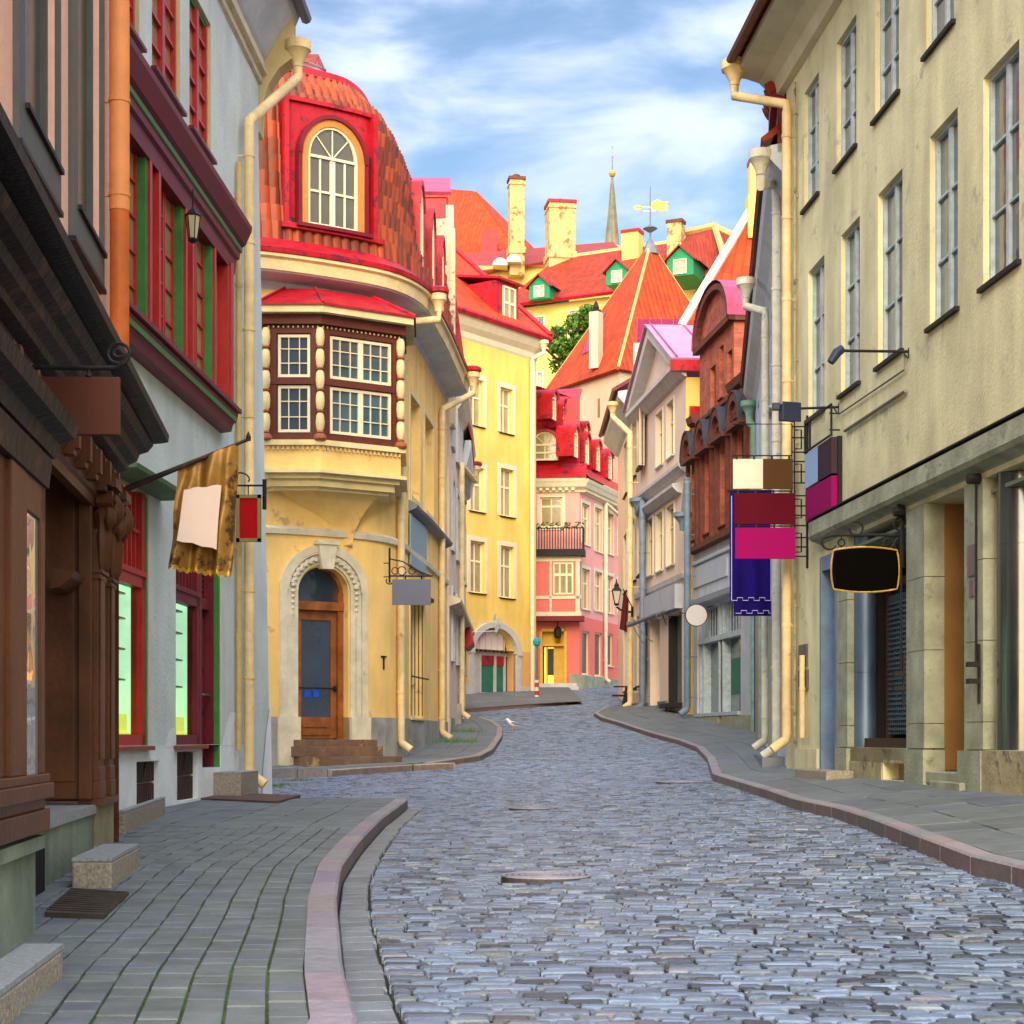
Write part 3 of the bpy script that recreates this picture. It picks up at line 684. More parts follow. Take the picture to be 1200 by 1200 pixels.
m = MB(); gr_ = MB()
wall_mesh(m, R1, 0, R1.L, 2.78, 9.9, ops, .14)
wall_mesh(gr_, R1, 0, R1.L, -1.6, 2.78, [o_blue, o_s1, o_or, o_s3, o_bs, o4])
bk = MB(); p0, p1 = R1.xy(0, 0), R1.xy(R1.L, 0)
sides(bk, [(p0.x+9, p0.y+.5), (p0.x+9, p1.y)], -1.6, 9.9, False); sides(bk, [(p0.x, p0.y), (p0.x+9, p0.y+.5)][::-1], -1.6, 9.9, False)
sides(m, [(p1.x, p1.y), (p1.x+9, p1.y)], -1.6, 9.9, False)
for f, uvs in zip(bk.f, bk.uv.values()): m.face([bk.v[i] for i in f], uvs)
build('wall', m, cream_r1, B); build('ground_floor_wall', gr_, cream_r1, B)
for q in wins: window(B, R1, q, .13, .05, 2, (.33, .66), .028, frame_bl, glass_b, iron, mc=.07, sd=.05)
m = MB(); m.prof(R1, [(0,3.02),(.16,2.99),(.17,2.79),(.14,2.74),(.02,2.70),(0,2.68)], R1.u(961), R1.L); build('ledge', m, stone_g, B)
m = MB(); m.box(R1, R1.u(961), R1.L, 0, .175, 3.022, 3.04); build('ledge_flashing', m, iron, B)
# stone pillars and plinths
for a, b, pl in ((981,993,.02),(1062,1083,.02),(1130,1152,.07)):
    m = MB(); ua, ub = R1.u(a, .03), R1.u(b, .03); z = TOPO; k = 0
    while z > -.1: z2 = max(z-.82, -.12); m.box(R1, ua, ub, -.35, .03, z2+.008, z); z = z2
    m.box(R1, ua-.02, ub+(.12 if pl > .05 else .02), -.2, .03+pl, -1.4, -.13); build('pillar', m, stone_g, B)
m = MB(); m.box(R1, R1.u(993)+.02, R1.u(1062)-.02, -.25, .0, -.3, -.118); m.box(R1, R1.u(993)+.02, R1.u(1034), -.1, .015, -1.3, -.3); build('plinth', m, stone_w, B)
m = MB(); m.box(R1, R1.u(1152)+.14, o_s3[1], -.1, .09, -1.4, -.122); build('plinth', m, stone_w, B)
m = MB(); m.box(R1, R1.u(935), R1.u(961), 0, .05, -1.2, -.15); build('plinth', m, cream_r1, B)
m = MB(); m.box(R1, o_bs[0], o_bs[1], -.24, -.2, -.5, -.26); build('cellar_panel', m, mat('plywood', (.40,.27,.10), .8, .15, 3), B)
# blue door
m = MB(); a, b = o_blue[:2]; m.box(R1, a, a+.08, -.42, .03, -.6, 2.5); m.box(R1, b-.02, b+.06, -.42, .02, -.6, 2.5); m.box(R1, a, b, -.42, .02, 2.3, 2.5)
m.box(R1, a+.08, b, -.4, -.32, -.6, 2.3)
for z in (-.2, .5, 1.2, 1.9): m.box(R1, a+.1, b-.04, -.32, -.28, z, z+.12)
build('blue_door', m, mat('door_blue', (.13, .20, .30), .5, .25, 4, .2, 24), B)
# shop one : steel column, dark door, grille
u0, u1 = o_s1[:2]
def column(B, wl, u, o, r, z0, z1, m_):
    c = MB(); p = wl.xy(u, o); c.lathe((p.x, p.y, 0), [(r, z0)]+[(r+e, z) for z, e in ((z0+.01, 0), (.83, 0), (.831, -.008), (.85, -.008), (.851, 0), (1.9, 0), (1.901, -.006), (1.91, -.006), (1.911, 0))]+[(r, z1)], 32)
    return build('steel_column', c, m_, B, smooth=True)
column(B, R1, R1.u(1014, -.2), -.2, .145, -.12, TOPO, steel_b); column(B, R1, R1.u(1190, -.2), -.26, .24, -.12, TOPO, steel)
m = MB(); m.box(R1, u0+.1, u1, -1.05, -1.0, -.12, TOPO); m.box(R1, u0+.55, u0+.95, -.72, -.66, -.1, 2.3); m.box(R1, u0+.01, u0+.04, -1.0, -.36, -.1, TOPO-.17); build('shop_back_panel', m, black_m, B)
m = MB(); ub = R1.u(1040, -.5); ue = R1.u(1066, -.5)
for k in range(26): m.box(R1, ub, ue, -.52, -.5, .1+k*.065, .125+k*.065)
for k in range(12): x = ub+(ue-ub)*k/11; m.box(R1, x-.012, x+.012, -.525, -.515, .05, 1.85)
g = build('window_grille', m, mat('grille_blue', (.09,.14,.17), .5, .2), B)
m = MB(); m.face([R1(ub,-.56,.05), R1(ue,-.56,.05), R1(ue,-.56,1.95), R1(ub,-.56,1.95)]); build('pane', m, glass_d, g)
m = MB(); m.box(R1, u0+.45, u1, -.6, -.1, -.118, .0); m.box(R1, ub-.06, ub, -.6, -.48, 0, 2.3); m.box(R1, ub-.06, ue, -.6, -.48, 1.95, 2.05); build('shop_window_frame', m, dkwood, B)
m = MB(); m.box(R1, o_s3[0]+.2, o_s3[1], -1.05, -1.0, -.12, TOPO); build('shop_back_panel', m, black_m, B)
for a, b in ((o_s1[0], o_s1[1]), (o_s3[0], o_s3[1])): m = MB(); m.box(R1, a+.05, b-.02, -.9, -.05, TOPO-.16, TOPO-.12); build('shop_soffit', m, mat('soffit_green', (.2,.24,.17), .8), B)
# ochre doorway
a, b = o_or[:2]; m = MB(); m.box(R1, a, a+.05, -.84, -.1, -.36, TOPO-.01); m.box(R1, a+.05, a+.1, -.84, -.2, -.36, TOPO-.01); m.box(R1, a+.1, b-.01, -.86, -.8, -.36, TOPO-.01); build('doorway_lining', m, ochre, B)
m = MB(); m.box(R1, a+.02, b-.01, -.8, .02, -.5, -.37); m.box(R1, R1.u(1096, .1), R1.u(1131, .1), 0, .16, -1., -.46); m.box(R1, R1.u(1064, .35), R1.u(1131, .35), 0, .42, -1.1, -.62); build('doorstep', m, stone_g, B, bevel=.01)
for a in (R1.u(1058,.05), R1.u(1145,.06)):
    m = MB(); m.tube([R1(a, .07, .75), R1(a, .07, 2.5 if a < 8 else 2.62)], .014, 6); m.box(R1, a-.02, a+.02, .03, .05, .35, .95); m.box(R1, a-.05, a+.06, .05, .16, .55, .6); m.box(R1, a-.05, a+.06, .05, .16, .72, .77); m.tube([R1(a, .03, 2.62), R1(a, .16, 2.62)], .055, 8)
    build('shutter_crank', m, iron, B)
# eave and roof
m = MB(); m.prof(R1, [(0,9.75),(.1,9.78),(.16,9.95),(.3,10.08),(.5,10.14),(.66,10.16),(.66,10.3),(0,10.34)], -.55, R1.L)
build('cornice', m, mat('cornice_cream', (.56,.52,.36), .8, .15, 2), B)
rf = MB(); e0 = R1(-.6,.74,10.3); e1 = R1(R1.L,.74,10.3); r0 = R1(2.,-4.2,14); r1 = R1(R1.L,-4.2,14)
slab_roof(rf, e0, e1, r1, r0, .1); slab_roof(rf, R1(-.6,-9,10.3), e0, r0, r0, .1); slab_roof(rf, R1(R1.L,-9,10.3), R1(-.6,-9,10.3), r0, r1, .1); build('roof', rf, tile_r, B)
m = MB(); pth = [R1(u, .8, 10.3) for u in (-.62, 3, 9, R1.L)]; m.tube(pth, .075, 8); build('gutter', m, mat('gutter_rust', (.16,.06,.04), .6, .3, 4), B, smooth=True)
pipe(B, R1, 922, 122, 880, cream_pipe, .14, .07, hop=(.17, 10.02, -.35, .72))
pipe(B, R1, 931.5, 96, 892, stone_w, .05, .02, 'conduit', boot=False)
pipe(B, R1, 940, 768, 885, cream_pipe, .08, .04, 'vent_pipe', boot=False)
m = MB(); m.box(R1, R1.u(938,.0), R1.u(947,.0), 0, .03, 1.05, 1.35); m.box(R1, R1.u(938,.0), R1.u(948,.0), 0, .035, .7, .98); build('meter_plate', m, dk_grey, B)
m = MB(); a, b = R1.u(985,.02), R1.u(1066,.02)
for z in (5.02*.8, 3.66): pass
m.tube([R1(R1.u(985,.03),.03,R1.z(985,484,.03)), R1(R1.u(1060,.03),.03,R1.z(1060,433,.03)), R1(R1.u(1060,.03),.03,R1.z(1060,415,.03))], .012, 6)
m.tube([R1(R1.u(990,.03),.03,R1.z(990,505,.03)), R1(R1.u(1061,.03),.03,R1.z(1061,458,.03))], .022, 6); build('cable_conduit', m, mat('conduit_grey', (.2,.19,.15), .7), B)
m = MB(); m.box(R1, R1.u(1134,.04), R1.u(1143,.04), .03, .045, 1.66, 1.98); m.box(R1, R1.u(1136,.04), R1.u(1141,.04), .03, .045, 1.45, 1.62); build('wall_plaque', m, mat('plaque_mauve', (.16,.12,.14), .5), B)

m = MB(); a, b = R1.u(941,.3), R1.u(979,.3); m.box(R1, a, b, .06, .42, -.95, -.42)
o = build('stone_step', m, granite, None, bevel=.012); tag(o, 'low reddish stone doorstep block in front of the blue door', 'step')

# litter on the step
m = MB(); c = R1.xy(R1.u(1092, .25), .25)
m.grid(lambda u, v: (c.x-.11+.22*u, c.y-.1+.2*v, -.61+.035*abs(math.sin(u*7+v*3))*math.sin(math.pi*u)+.012), 8, 8)
tag(build('crumpled_paper', m, mat('paper_white', (.75,.72,.74), .8), None), 'crumpled white paper left on the lower stone step at the ochre doorway', 'litter')

# ================================================================ L1: salmon house with brown shopfront
L1 = Wall([(-1.819-.0925*3.5, 3.5), (-1.819-.0925*13.2, 13.2)])
SF = Wall([(-2.32-.111*(3.5-6.6), 3.5), (-2.32-.111*(12.72-6.6), 12.72)])
B = thing('salmon_house', 'salmon pink plaster house with a carved dark brown wooden shopfront', 'house', (-2.8, 9, -.95))
qa = (L1.u(22), L1.u(64), 3.42, 5.6); qb = (L1.u(85), L1.u(116), 3.42, 5.6)
m = MB(); wall_mesh(m, L1, 0, L1.L, 1.95, 10.5, [qa, qb], .12)
c = L1.xy(L1.L, 0); sides(m, [(c.x, c.y), (c.x-9, c.y+.3), (c.x-9, 3.5), (c.x+.4, 3.5)], 1.95, 10.5); m_ = MB(); sides(m_, [(c.x, c.y), (c.x-9, c.y+.3), (c.x-9, 3.5)], -1.5, 1.95, False); build('ground_floor_wall', m_, brown, B); build('wall', m, pink_st, B)
for q in (qa, qb):
    f = MB(); a, b = q[:2]; f.box(L1, a-.17, a, 0, .035, 3.2, 5.6); f.box(L1, b, b+.03, 0, .035, 3.2, 5.6); f.box(L1, a, b, 0, .035, 3.2, 3.42)
    f.box(L1, a, a+.07, -.1, -.04, 3.42, 5.6); f.box(L1, b-.05, b, -.1, -.04, 3.42, 5.6); f.box(L1, a+.07, b-.05, -.1, -.04, 3.42, 3.49); w_ = build('window', f, dk_grey, B)
    g = MB(); g.face([L1(a,-.08,3.44), L1(b,-.08,3.44), L1(b,-.08,5.6), L1(a,-.08,5.6)]); build('pane', g, dusty, w_)
    s_ = MB(); s_.box(L1, a, b, -.04, .06, 3.42, 3.45); s_.box(L1, a-.17, b+.03, 0, .05, 3.17, 3.2); build('sill', s_, iron, w_)
    if q is qa: s_ = MB(); s_.box(L1, a+.09, a+.15, -.07, -.03, 3.45, 5.6); build('sash', s_, creamy, w_)
m = MB(); m.box(L1, L1.L-.5, L1.L, 0, .04, 2.4, 10.4); m.box(L1, L1.L-.5, L1.L+.02, 0, .1, 2.42, 2.6); m.box(L1, L1.L-.5, L1.L+.05, 0, .16, 2.6, 2.68); build('corner_strip', m, mat('salmon_light', (.72,.46,.36), .85, .08), B)
o1_ = .12; u_ = L1.u(140, .12); m = MB(); zc = (HY-247)/FPX*L1.xy(u_, .12).y
m.tube([L1(u_,.12,zc), L1(u_,.12,10.3)], .073, 16)
for z in (zc+.1, zc+.78, zc+2.5): m.tube([L1(u_,.12,z), L1(u_,.12,z+.03)], .079, 16); m.box(L1, u_-.01, u_+.01, 0, .12, z, z+.02)
pp = build('downpipe', m, orange_p, B, smooth=True)
m = MB(); m.tube([L1(u_,.12,2.25), L1(u_,.12,zc+.01)], .07, 16); build('lower_pipe', m, orange_d, pp, smooth=True)
# cornice of the shopfront
E = SF.L+.0; m = MB()
prf = [(-.34,1.92),(.03,1.92),(.06,1.98),(.13,2.0),(.14,2.04),(.20,2.07),(.22,2.12),(.28,2.14),(.32,2.19),(.38,2.21),(.42,2.22),(.425,2.27),(-.34,2.36)]
m.prof(SF, prf[:9]+[prf[-1]], -.2, E+.02, 1); build('cornice', m, brown_d, B)
m = MB(); m.prof(SF, [(.28,2.205),(.38,2.215),(.425,2.225),(.432,2.275),(-.34,2.38),(-.34,2.34)], -.2, E+.07); build('cornice_flashing', m, iron, B)
m = MB(); m.prof(SF, [(-.05,1.60),(.01,1.60),(.015,1.66),(.035,1.68),(.035,1.72),(.07,1.76),(.075,1.80),(.05,1.92),(-.05,1.92)], 0, E-.02); build('frieze', m, brown, B)
for k in range(9):
    u = E-.55-k*.5
    m = MB(); m.box(SF, u, u+.12, .03, .10, 1.7, 1.92); m.box(SF, u+.015, u+.105, .10, .13, 1.74, 1.9); build('frieze_bracket', m, brown, B)
# bay window box
def DU(wl, d): return wl.u(HX+FPX*wl_x(wl, d)/d)
def wl_x(wl, d):
    a, b = wl.p[0], wl.p[-1]; return a.x+(b.x-a.x)*(d-a.y)/(b.y-a.y)
ub = DU(SF, 7.75); bo = .32
m = MB(); m.prof(SF, [(0,1.27),(bo+.03,1.29),(bo+.05,1.36),(bo+.12,1.38),(bo+.14,1.44),(0,1.5)], 0, ub+.1); m.prof(SF, [(0,1.14),(bo+.015,1.14),(bo+.03,1.27),(0,1.27)], 0, ub+.02); build('bay_cornice', m, brown_d, B)
m = MB()
m.box(SF, ub-.13, ub, bo-.12, bo, -.16, 1.14); m.box(SF, ub-.86, ub-.5, bo-.13, bo+.004, -.16, 1.14)
m.box(SF, ub-.78, ub, bo-.12, bo, .98, 1.14); m.box(SF, 0, ub-.78, bo-.14, bo-.02, -.16, 1.14)
for q in ((.02, -.42, -.32),(.0, -.32, -.27),(.035, -.27, -.2),(.02,-.2,-.16)): m.box(SF, 0, ub+q[0], 0, bo+q[0], q[1], q[2])
m.box(SF, ub-.12, ub, .0, bo-.12, -.16, -.02); m.box(SF, ub-.12, ub, 0, bo-.12, .98, 1.14); m.box(SF, ub-.06, ub, .0, .04, -.02, .98)
fr_ = build('bay_window', m, brown, B, bevel=.006)
g = MB(); g.box(SF, ub-.5, ub-.12, bo-.02, bo-.012, -.16, 1.0); g.box(SF, ub-.05, ub-.04, .02, bo-.1, -.05, 1.); build('pane', g, glass_mat('glass_clear_sky', (.24,.25,.22), .03), fr_)
m = MB(); m.box(SF, 0, ub-.02, -.05, bo-.04, -1.4, -.50); m.box(SF, 0, ub+.0, -.05, bo-.0, -.5, -.44); build('bay_base', m, mat('render_mossy', (.20,.24,.18), .9, .25, 2, .4, 18, streak=.35, stain=(.11,.12,.08), sth=.58), B)
# door recess, far jamb, pilaster
ud0, ud1 = ub+.05, DU(SF, 11.75)
m = MB(); m.box(SF, ud1, ud1+.06, -.75, .0, -.42, 1.92)
m.box(SF, ud1-.012, ud1, -.6, -.12, -.3, 1.8); m.box(SF, ud1-.03, ud1-.012, -.09, .0, -.42, 1.92)
m.box(SF, 0, E, -.95, -.8, -.6, 1.92); m.box(SF, ub-.3, ub+.35, -.8, -.3, -.42, 1.92)
build('shopfront_panel', m, brown, B, bevel=.008)
m = MB(); m.box(SF, ub+.36, ub+.4, -.76, -.4, -.2, 1.5); m.box(SF, ub+.9, ud1-.2, -.79, -.74, -.4, 1.6); build('shop_door', m, dkwood, B)
m = MB(); m.box(SF, ub+.42, ub+.85, -.78, -.75, 0, 1.5); build('door_glass', m, glass_d, B)
m = MB(); m.prof(Wall([SF.xy(ud1-.55,-.2), SF.xy(ud1-.08,-.2)]), [(0,.98),(.06,.99),(.14,1.06),(.16,1.1),(0,1.12)], 0, .5); build('bracket_shelf', m, brown, B)
def pilaster(u, w):
    m = MB(); m.box(SF, u, u+w, -.1, .035, -.30, 1.45); m.box(SF, u-.015, u+w+.015, -.1, .05, -.42, -.3); m.box(SF, u-.005, u+w+.005, -.1, .045, -.3, -.2); m.box(SF, u+.04, u+w-.04, .035, .05, -.15, 1.3)
    m.box(SF, u-.015, u+w+.015, -.1, .055, 1.1, 1.14); m.box(SF, u-.02, u+w+.02, -.1, .07, 1.14, 1.17)
    p = build('pilaster', m, brown, B, bevel=.006)
    m = MB(); cx = u+w/2
    for k in range(5): m.lathe(SF(cx+(k-2)*w*.2, .05+.012*(2-abs(k-2)), 0), [(.012,1.17),(.035,1.22),(.045,1.4),(.03,1.5),(.055,1.56),(.02,1.6)], 8)
    for s in (-1, 1):
        m.ring(SF, cx+s*w*.33, 1.66, .02, .065, .02, .13, 0, 360, 12); m.ring(SF, cx+s*w*.33, 1.66, .0, .028, .02, .15, 0, 360, 8)
        m.lathe(SF(cx+s*w*.36, .1, 1.52), [(.01,-.08),(.05,-.02),(.055,.04),(.02,.1)], 8)
    m.lathe(SF(cx, .13, 1.55), [(.01,-.07),(.06,-.02),(.07,.06),(.03,.14),(.01,.16)], 10); m.box(SF, u-.02, u+w+.02, -.05, .16, 1.74, 1.8)
    build('carved_capital', m, brown, p, smooth=True)
pilaster(ud1+.06, .3); pilaster(E-.3, .26)
m = MB(); m.box(SF, ud1+.05, E-.0, -.1, .07, -.47, -.42); build('pilaster_ledge', m, brown, B)
m = MB(); m.box(SF, ud1+.1, E, -.6, .03, -1.4, -.47); build('plinth', m, mat('render_ochre_stained', (.27,.24,.15), .9, .3, 2, .4, 18, stain=(.55,.33,.06), sth=.62, ssc=7), B)
m = MB(); m.box(SF, ub+.35, ud1+.1, -.7, .02, -.52, -.46); build('threshold', m, granite_t, B)
m = MB(); m.box(SF, ub, ud1+.12, -.1, -.0, -1.4, -.52); build('cellar_wall', m, mat('render_mossy', (.2,.2,.2)), B)
m = MB(); x = ub+.35
m.box(SF, ub+.3, ub+1.9, -.0, .006, -1.2, -.58)
for k in range(22): m.box(SF, ub+.34+k*.07, ub+.365+k*.07, .006, .03, -1.2, -.6)
build('cellar_grate', m, black_m, B)
def world_box(name, label, cat, pts, z0, z1, mm, group=None, bv=.012):
    m = MB(); n = len(pts)
    m.face([(x, y, z1) for x, y in pts])
    for i in range(n): a, b = pts[i], pts[(i+1) % n]; m.face([(a[0],a[1],z0),(b[0],b[1],z0),(b[0],b[1],z1),(a[0],a[1],z1)])
    o = thing(name, label, cat, (sum(p[0] for p in pts)/n, sum(p[1] for p in pts)/n, z0), group)
    b = build('block', m, mm, o, bevel=bv)
    m = MB(); m.face([(x, y, z1+.022) for x, y in pts])
    for i in range(n): a, c = pts[i], pts[(i+1) % n]; m.face([(a[0],a[1],z1+.002),(c[0],c[1],z1+.002),(c[0],c[1],z1+.022),(a[0],a[1],z1+.022)])
    build('top_slab', m, granite_t, o); return o
def quad_on(wl, u0, u1, o0, o1): return [tuple(wl.xy(u0, o1)), tuple(wl.xy(u1, o1)), tuple(wl.xy(u1, o0)), tuple(wl.xy(u0, o0))]
def block_px(name, label, xl, xr, yb, yt, dl, mm=granite, group='granite steps at the shop doors'):
    """granite block whose front face stands at depth taken from its foot on the pavement"""
    x, d = G((xl+xr)/2, yb, .115); s = FPX/d; a = (xl-HX)/s; b = (xr-HX)/s
    w = b-a; t = -.1
    pts = [(a, d), (b, d), (b+t*dl, d+dl), (a+t*dl, d+dl)]
    return world_box(name, label, 'stone step', pts, zg(d, a)-.05, (HY-yt)/s, mm, group)
block_px('granite_block', 'speckled granite step block beside the cellar grate of the brown shopfront', 84, 131, 1049, 1010, 1.3)
block_px('granite_block', 'large granite slab lying lowest at the left edge of the pavement', -70, -12, 1235, 1178, 1.35)
x, d = G(150, 985, .115)
block_px('granite_block', 'long granite step block between the brown shopfront pillar and the cellar hatch', 138, 146, 985, 953, 3.3)
_w2 = line_wall(-4.673, .038, 12.9, 25.05); _a, _b = _w2.u(250), _w2.u(272)
world_box('granite_block', 'square granite step block under the red door of the blue-grey house', 'stone step', [tuple(_w2.xy(_a, 0)), tuple(_w2.xy(_b, 0)), tuple(_w2.xy(_b, .36)), tuple(_w2.xy(_a, .36))][::-1], -.95, -.46, granite, 'granite steps at the shop doors')
zp = lambda d: zg(d, kl(d))-zg(d, 0)+.004 if False else 0
ZP = lambda d, x: zg(d, kl(d))+.0
m = MB(); P_ = [G(52, 1083, .12), G(122, 1084, .12), G(151, 1056, .12), G(85, 1053, .12)]
m.face([(x, y, ZP(y, x)+.133) for x, y in P_]); 
for i in range(4): a, b = P_[i], P_[(i+1) % 4]; m.face([(a[0],a[1],ZP(a[1],a[0])+.09),(b[0],b[1],ZP(b[1],b[0])+.09),(b[0],b[1],ZP(b[1],b[0])+.133),(a[0],a[1],ZP(a[1],a[0])+.133)])
for k in range(1, 12):
    t = k/12; a = Vector(P_[0])*(1-t)+Vector(P_[3])*t; b = Vector(P_[1])*(1-t)+Vector(P_[2])*t
    m.tube([(a.x, a.y, ZP(a.y, a.x)+.136), (b.x, b.y, ZP(b.y, b.x)+.136)], .007, 4)
tag(build('pavement_hatch', m, mat('rusty_plate', (.07,.055,.042), .7, .35, 5, .3, 40), None), 'rusty steel hatch plate let into the pavement by the brown shopfront', 'hatch')
m = MB(); P_ = [G(207, 943, .12), G(325, 945, .12), G(352, 937, .12), G(232, 936, .12)]
m.face([(x, y, ZP(y, x)+.135) for x, y in P_])
for i in range(4): a, b = P_[i], P_[(i+1) % 4]; m.face([(a[0],a[1],ZP(a[1],a[0])+.09),(b[0],b[1],ZP(b[1],b[0])+.09),(b[0],b[1],ZP(b[1],b[0])+.135),(a[0],a[1],ZP(a[1],a[0])+.135)])
tag(build('pavement_hatch', m, mat('rusty_plate2', (.10,.06,.05), .7, .35, 5, .3, 40), None), 'long rusty ramp plate on the pavement under the blue-grey house', 'hatch')
# ================================================================ L2: blue-grey house with the red bay
L2 = Wall([(L2X(12.9), 12.9), (L2X(25.05), 25.05)])
B = thing('bluegrey_house', 'blue-grey plaster house with red and green timber windows and a red bay', 'house', (-4.1, 19, -.8))
u = L2.u
q_a = (u(136), u(163), 7.38, 9.1); q_b = (u(178), u(211), 7.38, 9.1); q_c = (u(222), u(247), 7.38, 9.1)
g1 = (u(108), u(174), -.08, 2.66, .35); g2 = (u(206), u(258.5), -.08, 2.66, .35)
dr = (u(237), u(258.5), -.38, -.08, .35)
h1 = (u(160), u(187), -.72, -.25, .12); h2 = (u(207.5), u(232), -.74, -.16, .12)
bay = (u(60), u(258), 4.33, 6.2)
m = MB(); rv = MB(); wall_mesh(m, L2, 0, L2.L, -.085, 9.95, [q_a, q_b, q_c, g1, g2, (bay[0]+.1, bay[1]-.1, bay[2], bay[3], .3)], .16, rv)
c0, c1 = L2.xy(0, 0), L2.xy(L2.L, 0); sides(m, [(c1.x, c1.y), (c1.x-8, c1.y+1)], -1.4, 9.95, False); sides(m, [(c1.x-8, c1.y+1), (c0.x-8, c0.y), (c0.x, c0.y)], -1.4, 9.95, False)
build('wall', m, blue_st, B); build('window_reveals', rv, yell_rev, B)
m = MB(); wall_mesh(m, L2, 0, L2.L, -1.4, -.085, [dr, h1, h2], .12); build('plinth', m, white_pl, B)
for a, b, z in ((u(193), u(206), .12), (u(259.5), u(276), .35)):      # splash of whitewash climbing the piers
    m = MB(); m.face([L2(a,.004,-.1), L2(b,.004,-.1), L2(b,.004,z), L2(a+(b-a)*.6,.004,z), L2(a+(b-a)*.3,.004,z*.5)]); build('whitewash_patch', m, white_pl, B)
m = MB()      # battered corner
m.face([L2(L2.L,0,8.6), L2(L2.L,0,-1.4), L2(L2.L+.4,.12,-1.4)]); m.face([L2(L2.L,0,8.6), L2(L2.L+.4,.12,-1.4), L2(L2.L+.55,-1.2,-1.4), L2(L2.L+.1,-1.2,8.6)]); m.face([L2(L2.L-.9,.002,-1.4), L2(L2.L+.4,.12,-1.4), L2(L2.L,0,8.6)])
build('battered_corner', m, blue_st, B)
m = MB(); m.face([L2(L2.L-.3,.1,-1.4), L2(L2.L+.41,.14,-1.4), L2(L2.L+.33,.12,.55), L2(L2.L+.1,.1,.1), L2(L2.L-.1,.09,-.4)]); build('whitewash_patch', m, white_pl, B)
for q in (q_a, q_b, q_c):
    f = MB(); a, b, c, d = q; f.box(L2, a, a+.05, -.15, -.02, c, d); f.box(L2, b-.06, b, -.155, -.05, c, d); f.box(L2, a, b, -.15, -.05, d-.06, d); wn = build('window', f, green_w, B)
    f = MB(); mid = (a+b)/2
    for x0, x1 in ((a+.05, mid), (mid, b-.06)): f.box(L2, x0, x0+.06, -.11, -.03, c, d-.06); f.box(L2, x1-.06, x1, -.11, -.03, c, d-.06)
    for k in range(5): f.box(L2, a+.06, b-.07, -.1, -.045, c+(d-c)*k/5, c+(d-c)*k/5+.035)
    build('sash', f, red_w, wn)
    g = MB(); g.face([L2(a,-.09,c), L2(b,-.09,c), L2(b,-.09,d), L2(a,-.09,d)]); build('pane', g, glass_w, wn)
    s = MB(); s.box(L2, a-.05, b+.07, -.02, .07, c-.04, c); build('sill', s, maroon, wn)
# the bay
a, b, c, d = bay; bo = .16
m = MB(); m.prof(L2, [(0,6.12),(bo+.0,6.12),(bo+.02,6.3),(bo+.06,6.32),(bo+.08,6.46),(bo+.14,6.5),(bo+.22,6.68),(bo+.23,6.74),(0,6.82)], a, b+.18); build('bay_cornice', m, maroon, B)
m = MB(); m.prof(L2, [(bo+.075,6.40),(bo+.092,6.41),(bo+.10,6.46),(bo+.085,6.47)], a, b+.19); build('cornice_stripe', m, green_w, B)
m = MB(); m.prof(L2, [(0,4.14),(bo+.03,4.14),(bo+.06,4.25),(0,4.25)], a, b+.1); m.prof(L2, [(0,4.0),(bo-.02,4.02),(bo+.0,4.10),(bo+.02,4.14),(0,4.14)], a, b+.04); o = build('bay_base', m, maroon, B)
m = MB(); m.prof(L2, [(0,4.14),(bo+.045,4.145),(bo+.05,4.24),(0,4.25)], a+.02, b+.07); build('bay_apron', m, green_w, o)
m = MB(); m.prof(L2, [(0,4.25),(bo+.1,4.27),(bo+.1,4.32),(0,4.34)], a, b+.14); build('bay_sill', m, maroon, B)
rd = MB(); gn = MB(); gd = MB(); gs = MB()
us_ = [(u(60), u(100)), (u(104), u(146)), (u(150), u(171)), (u(176), u(207)), (u(212), u(246))]
gs.box(L2, a, b, -.1, .02, c, d-.02)
for x0, x1 in [(L2.u(p, .1), L2.u(q_, .1)) for p, q_ in ((96,130),(134,172),(180,214),(220,248))]:
    rd.box(L2, x0, x0+.09, .0, bo, c, d); rd.box(L2, x1-.09, x1, .0, bo, c, d); gn.box(L2, x0+.09, x0+.15, 0, bo-.03, c, d); gn.box(L2, x1-.17, x1-.09, 0, bo-.03, c, d)
    gd.box(L2, x1+.01, x1+.06, .0, bo-.05, c, d)
    mid = (x0+x1)/2
    for x in (x0+.17, mid-.05, mid+.02, x1-.25): rd.box(L2, x, x+.045, .02, .05, c, d)
    for k in range(6): rd.box(L2, x0+.15, x1-.19, .024, .044, c+(d-c)*k/5-.015, c+(d-c)*k/5+.015)
rd.box(L2, b-.16, b, 0, bo+.02, c, d); rd.box(L2, b-.28, b-.2, 0, bo, c, d)
w_ = build('bay_window', rd, red_w, B); build('pane', gs, glass_w, w_); build('bay_frame', gn, green_w, B); build('bay_gilding', gd, gold, B)
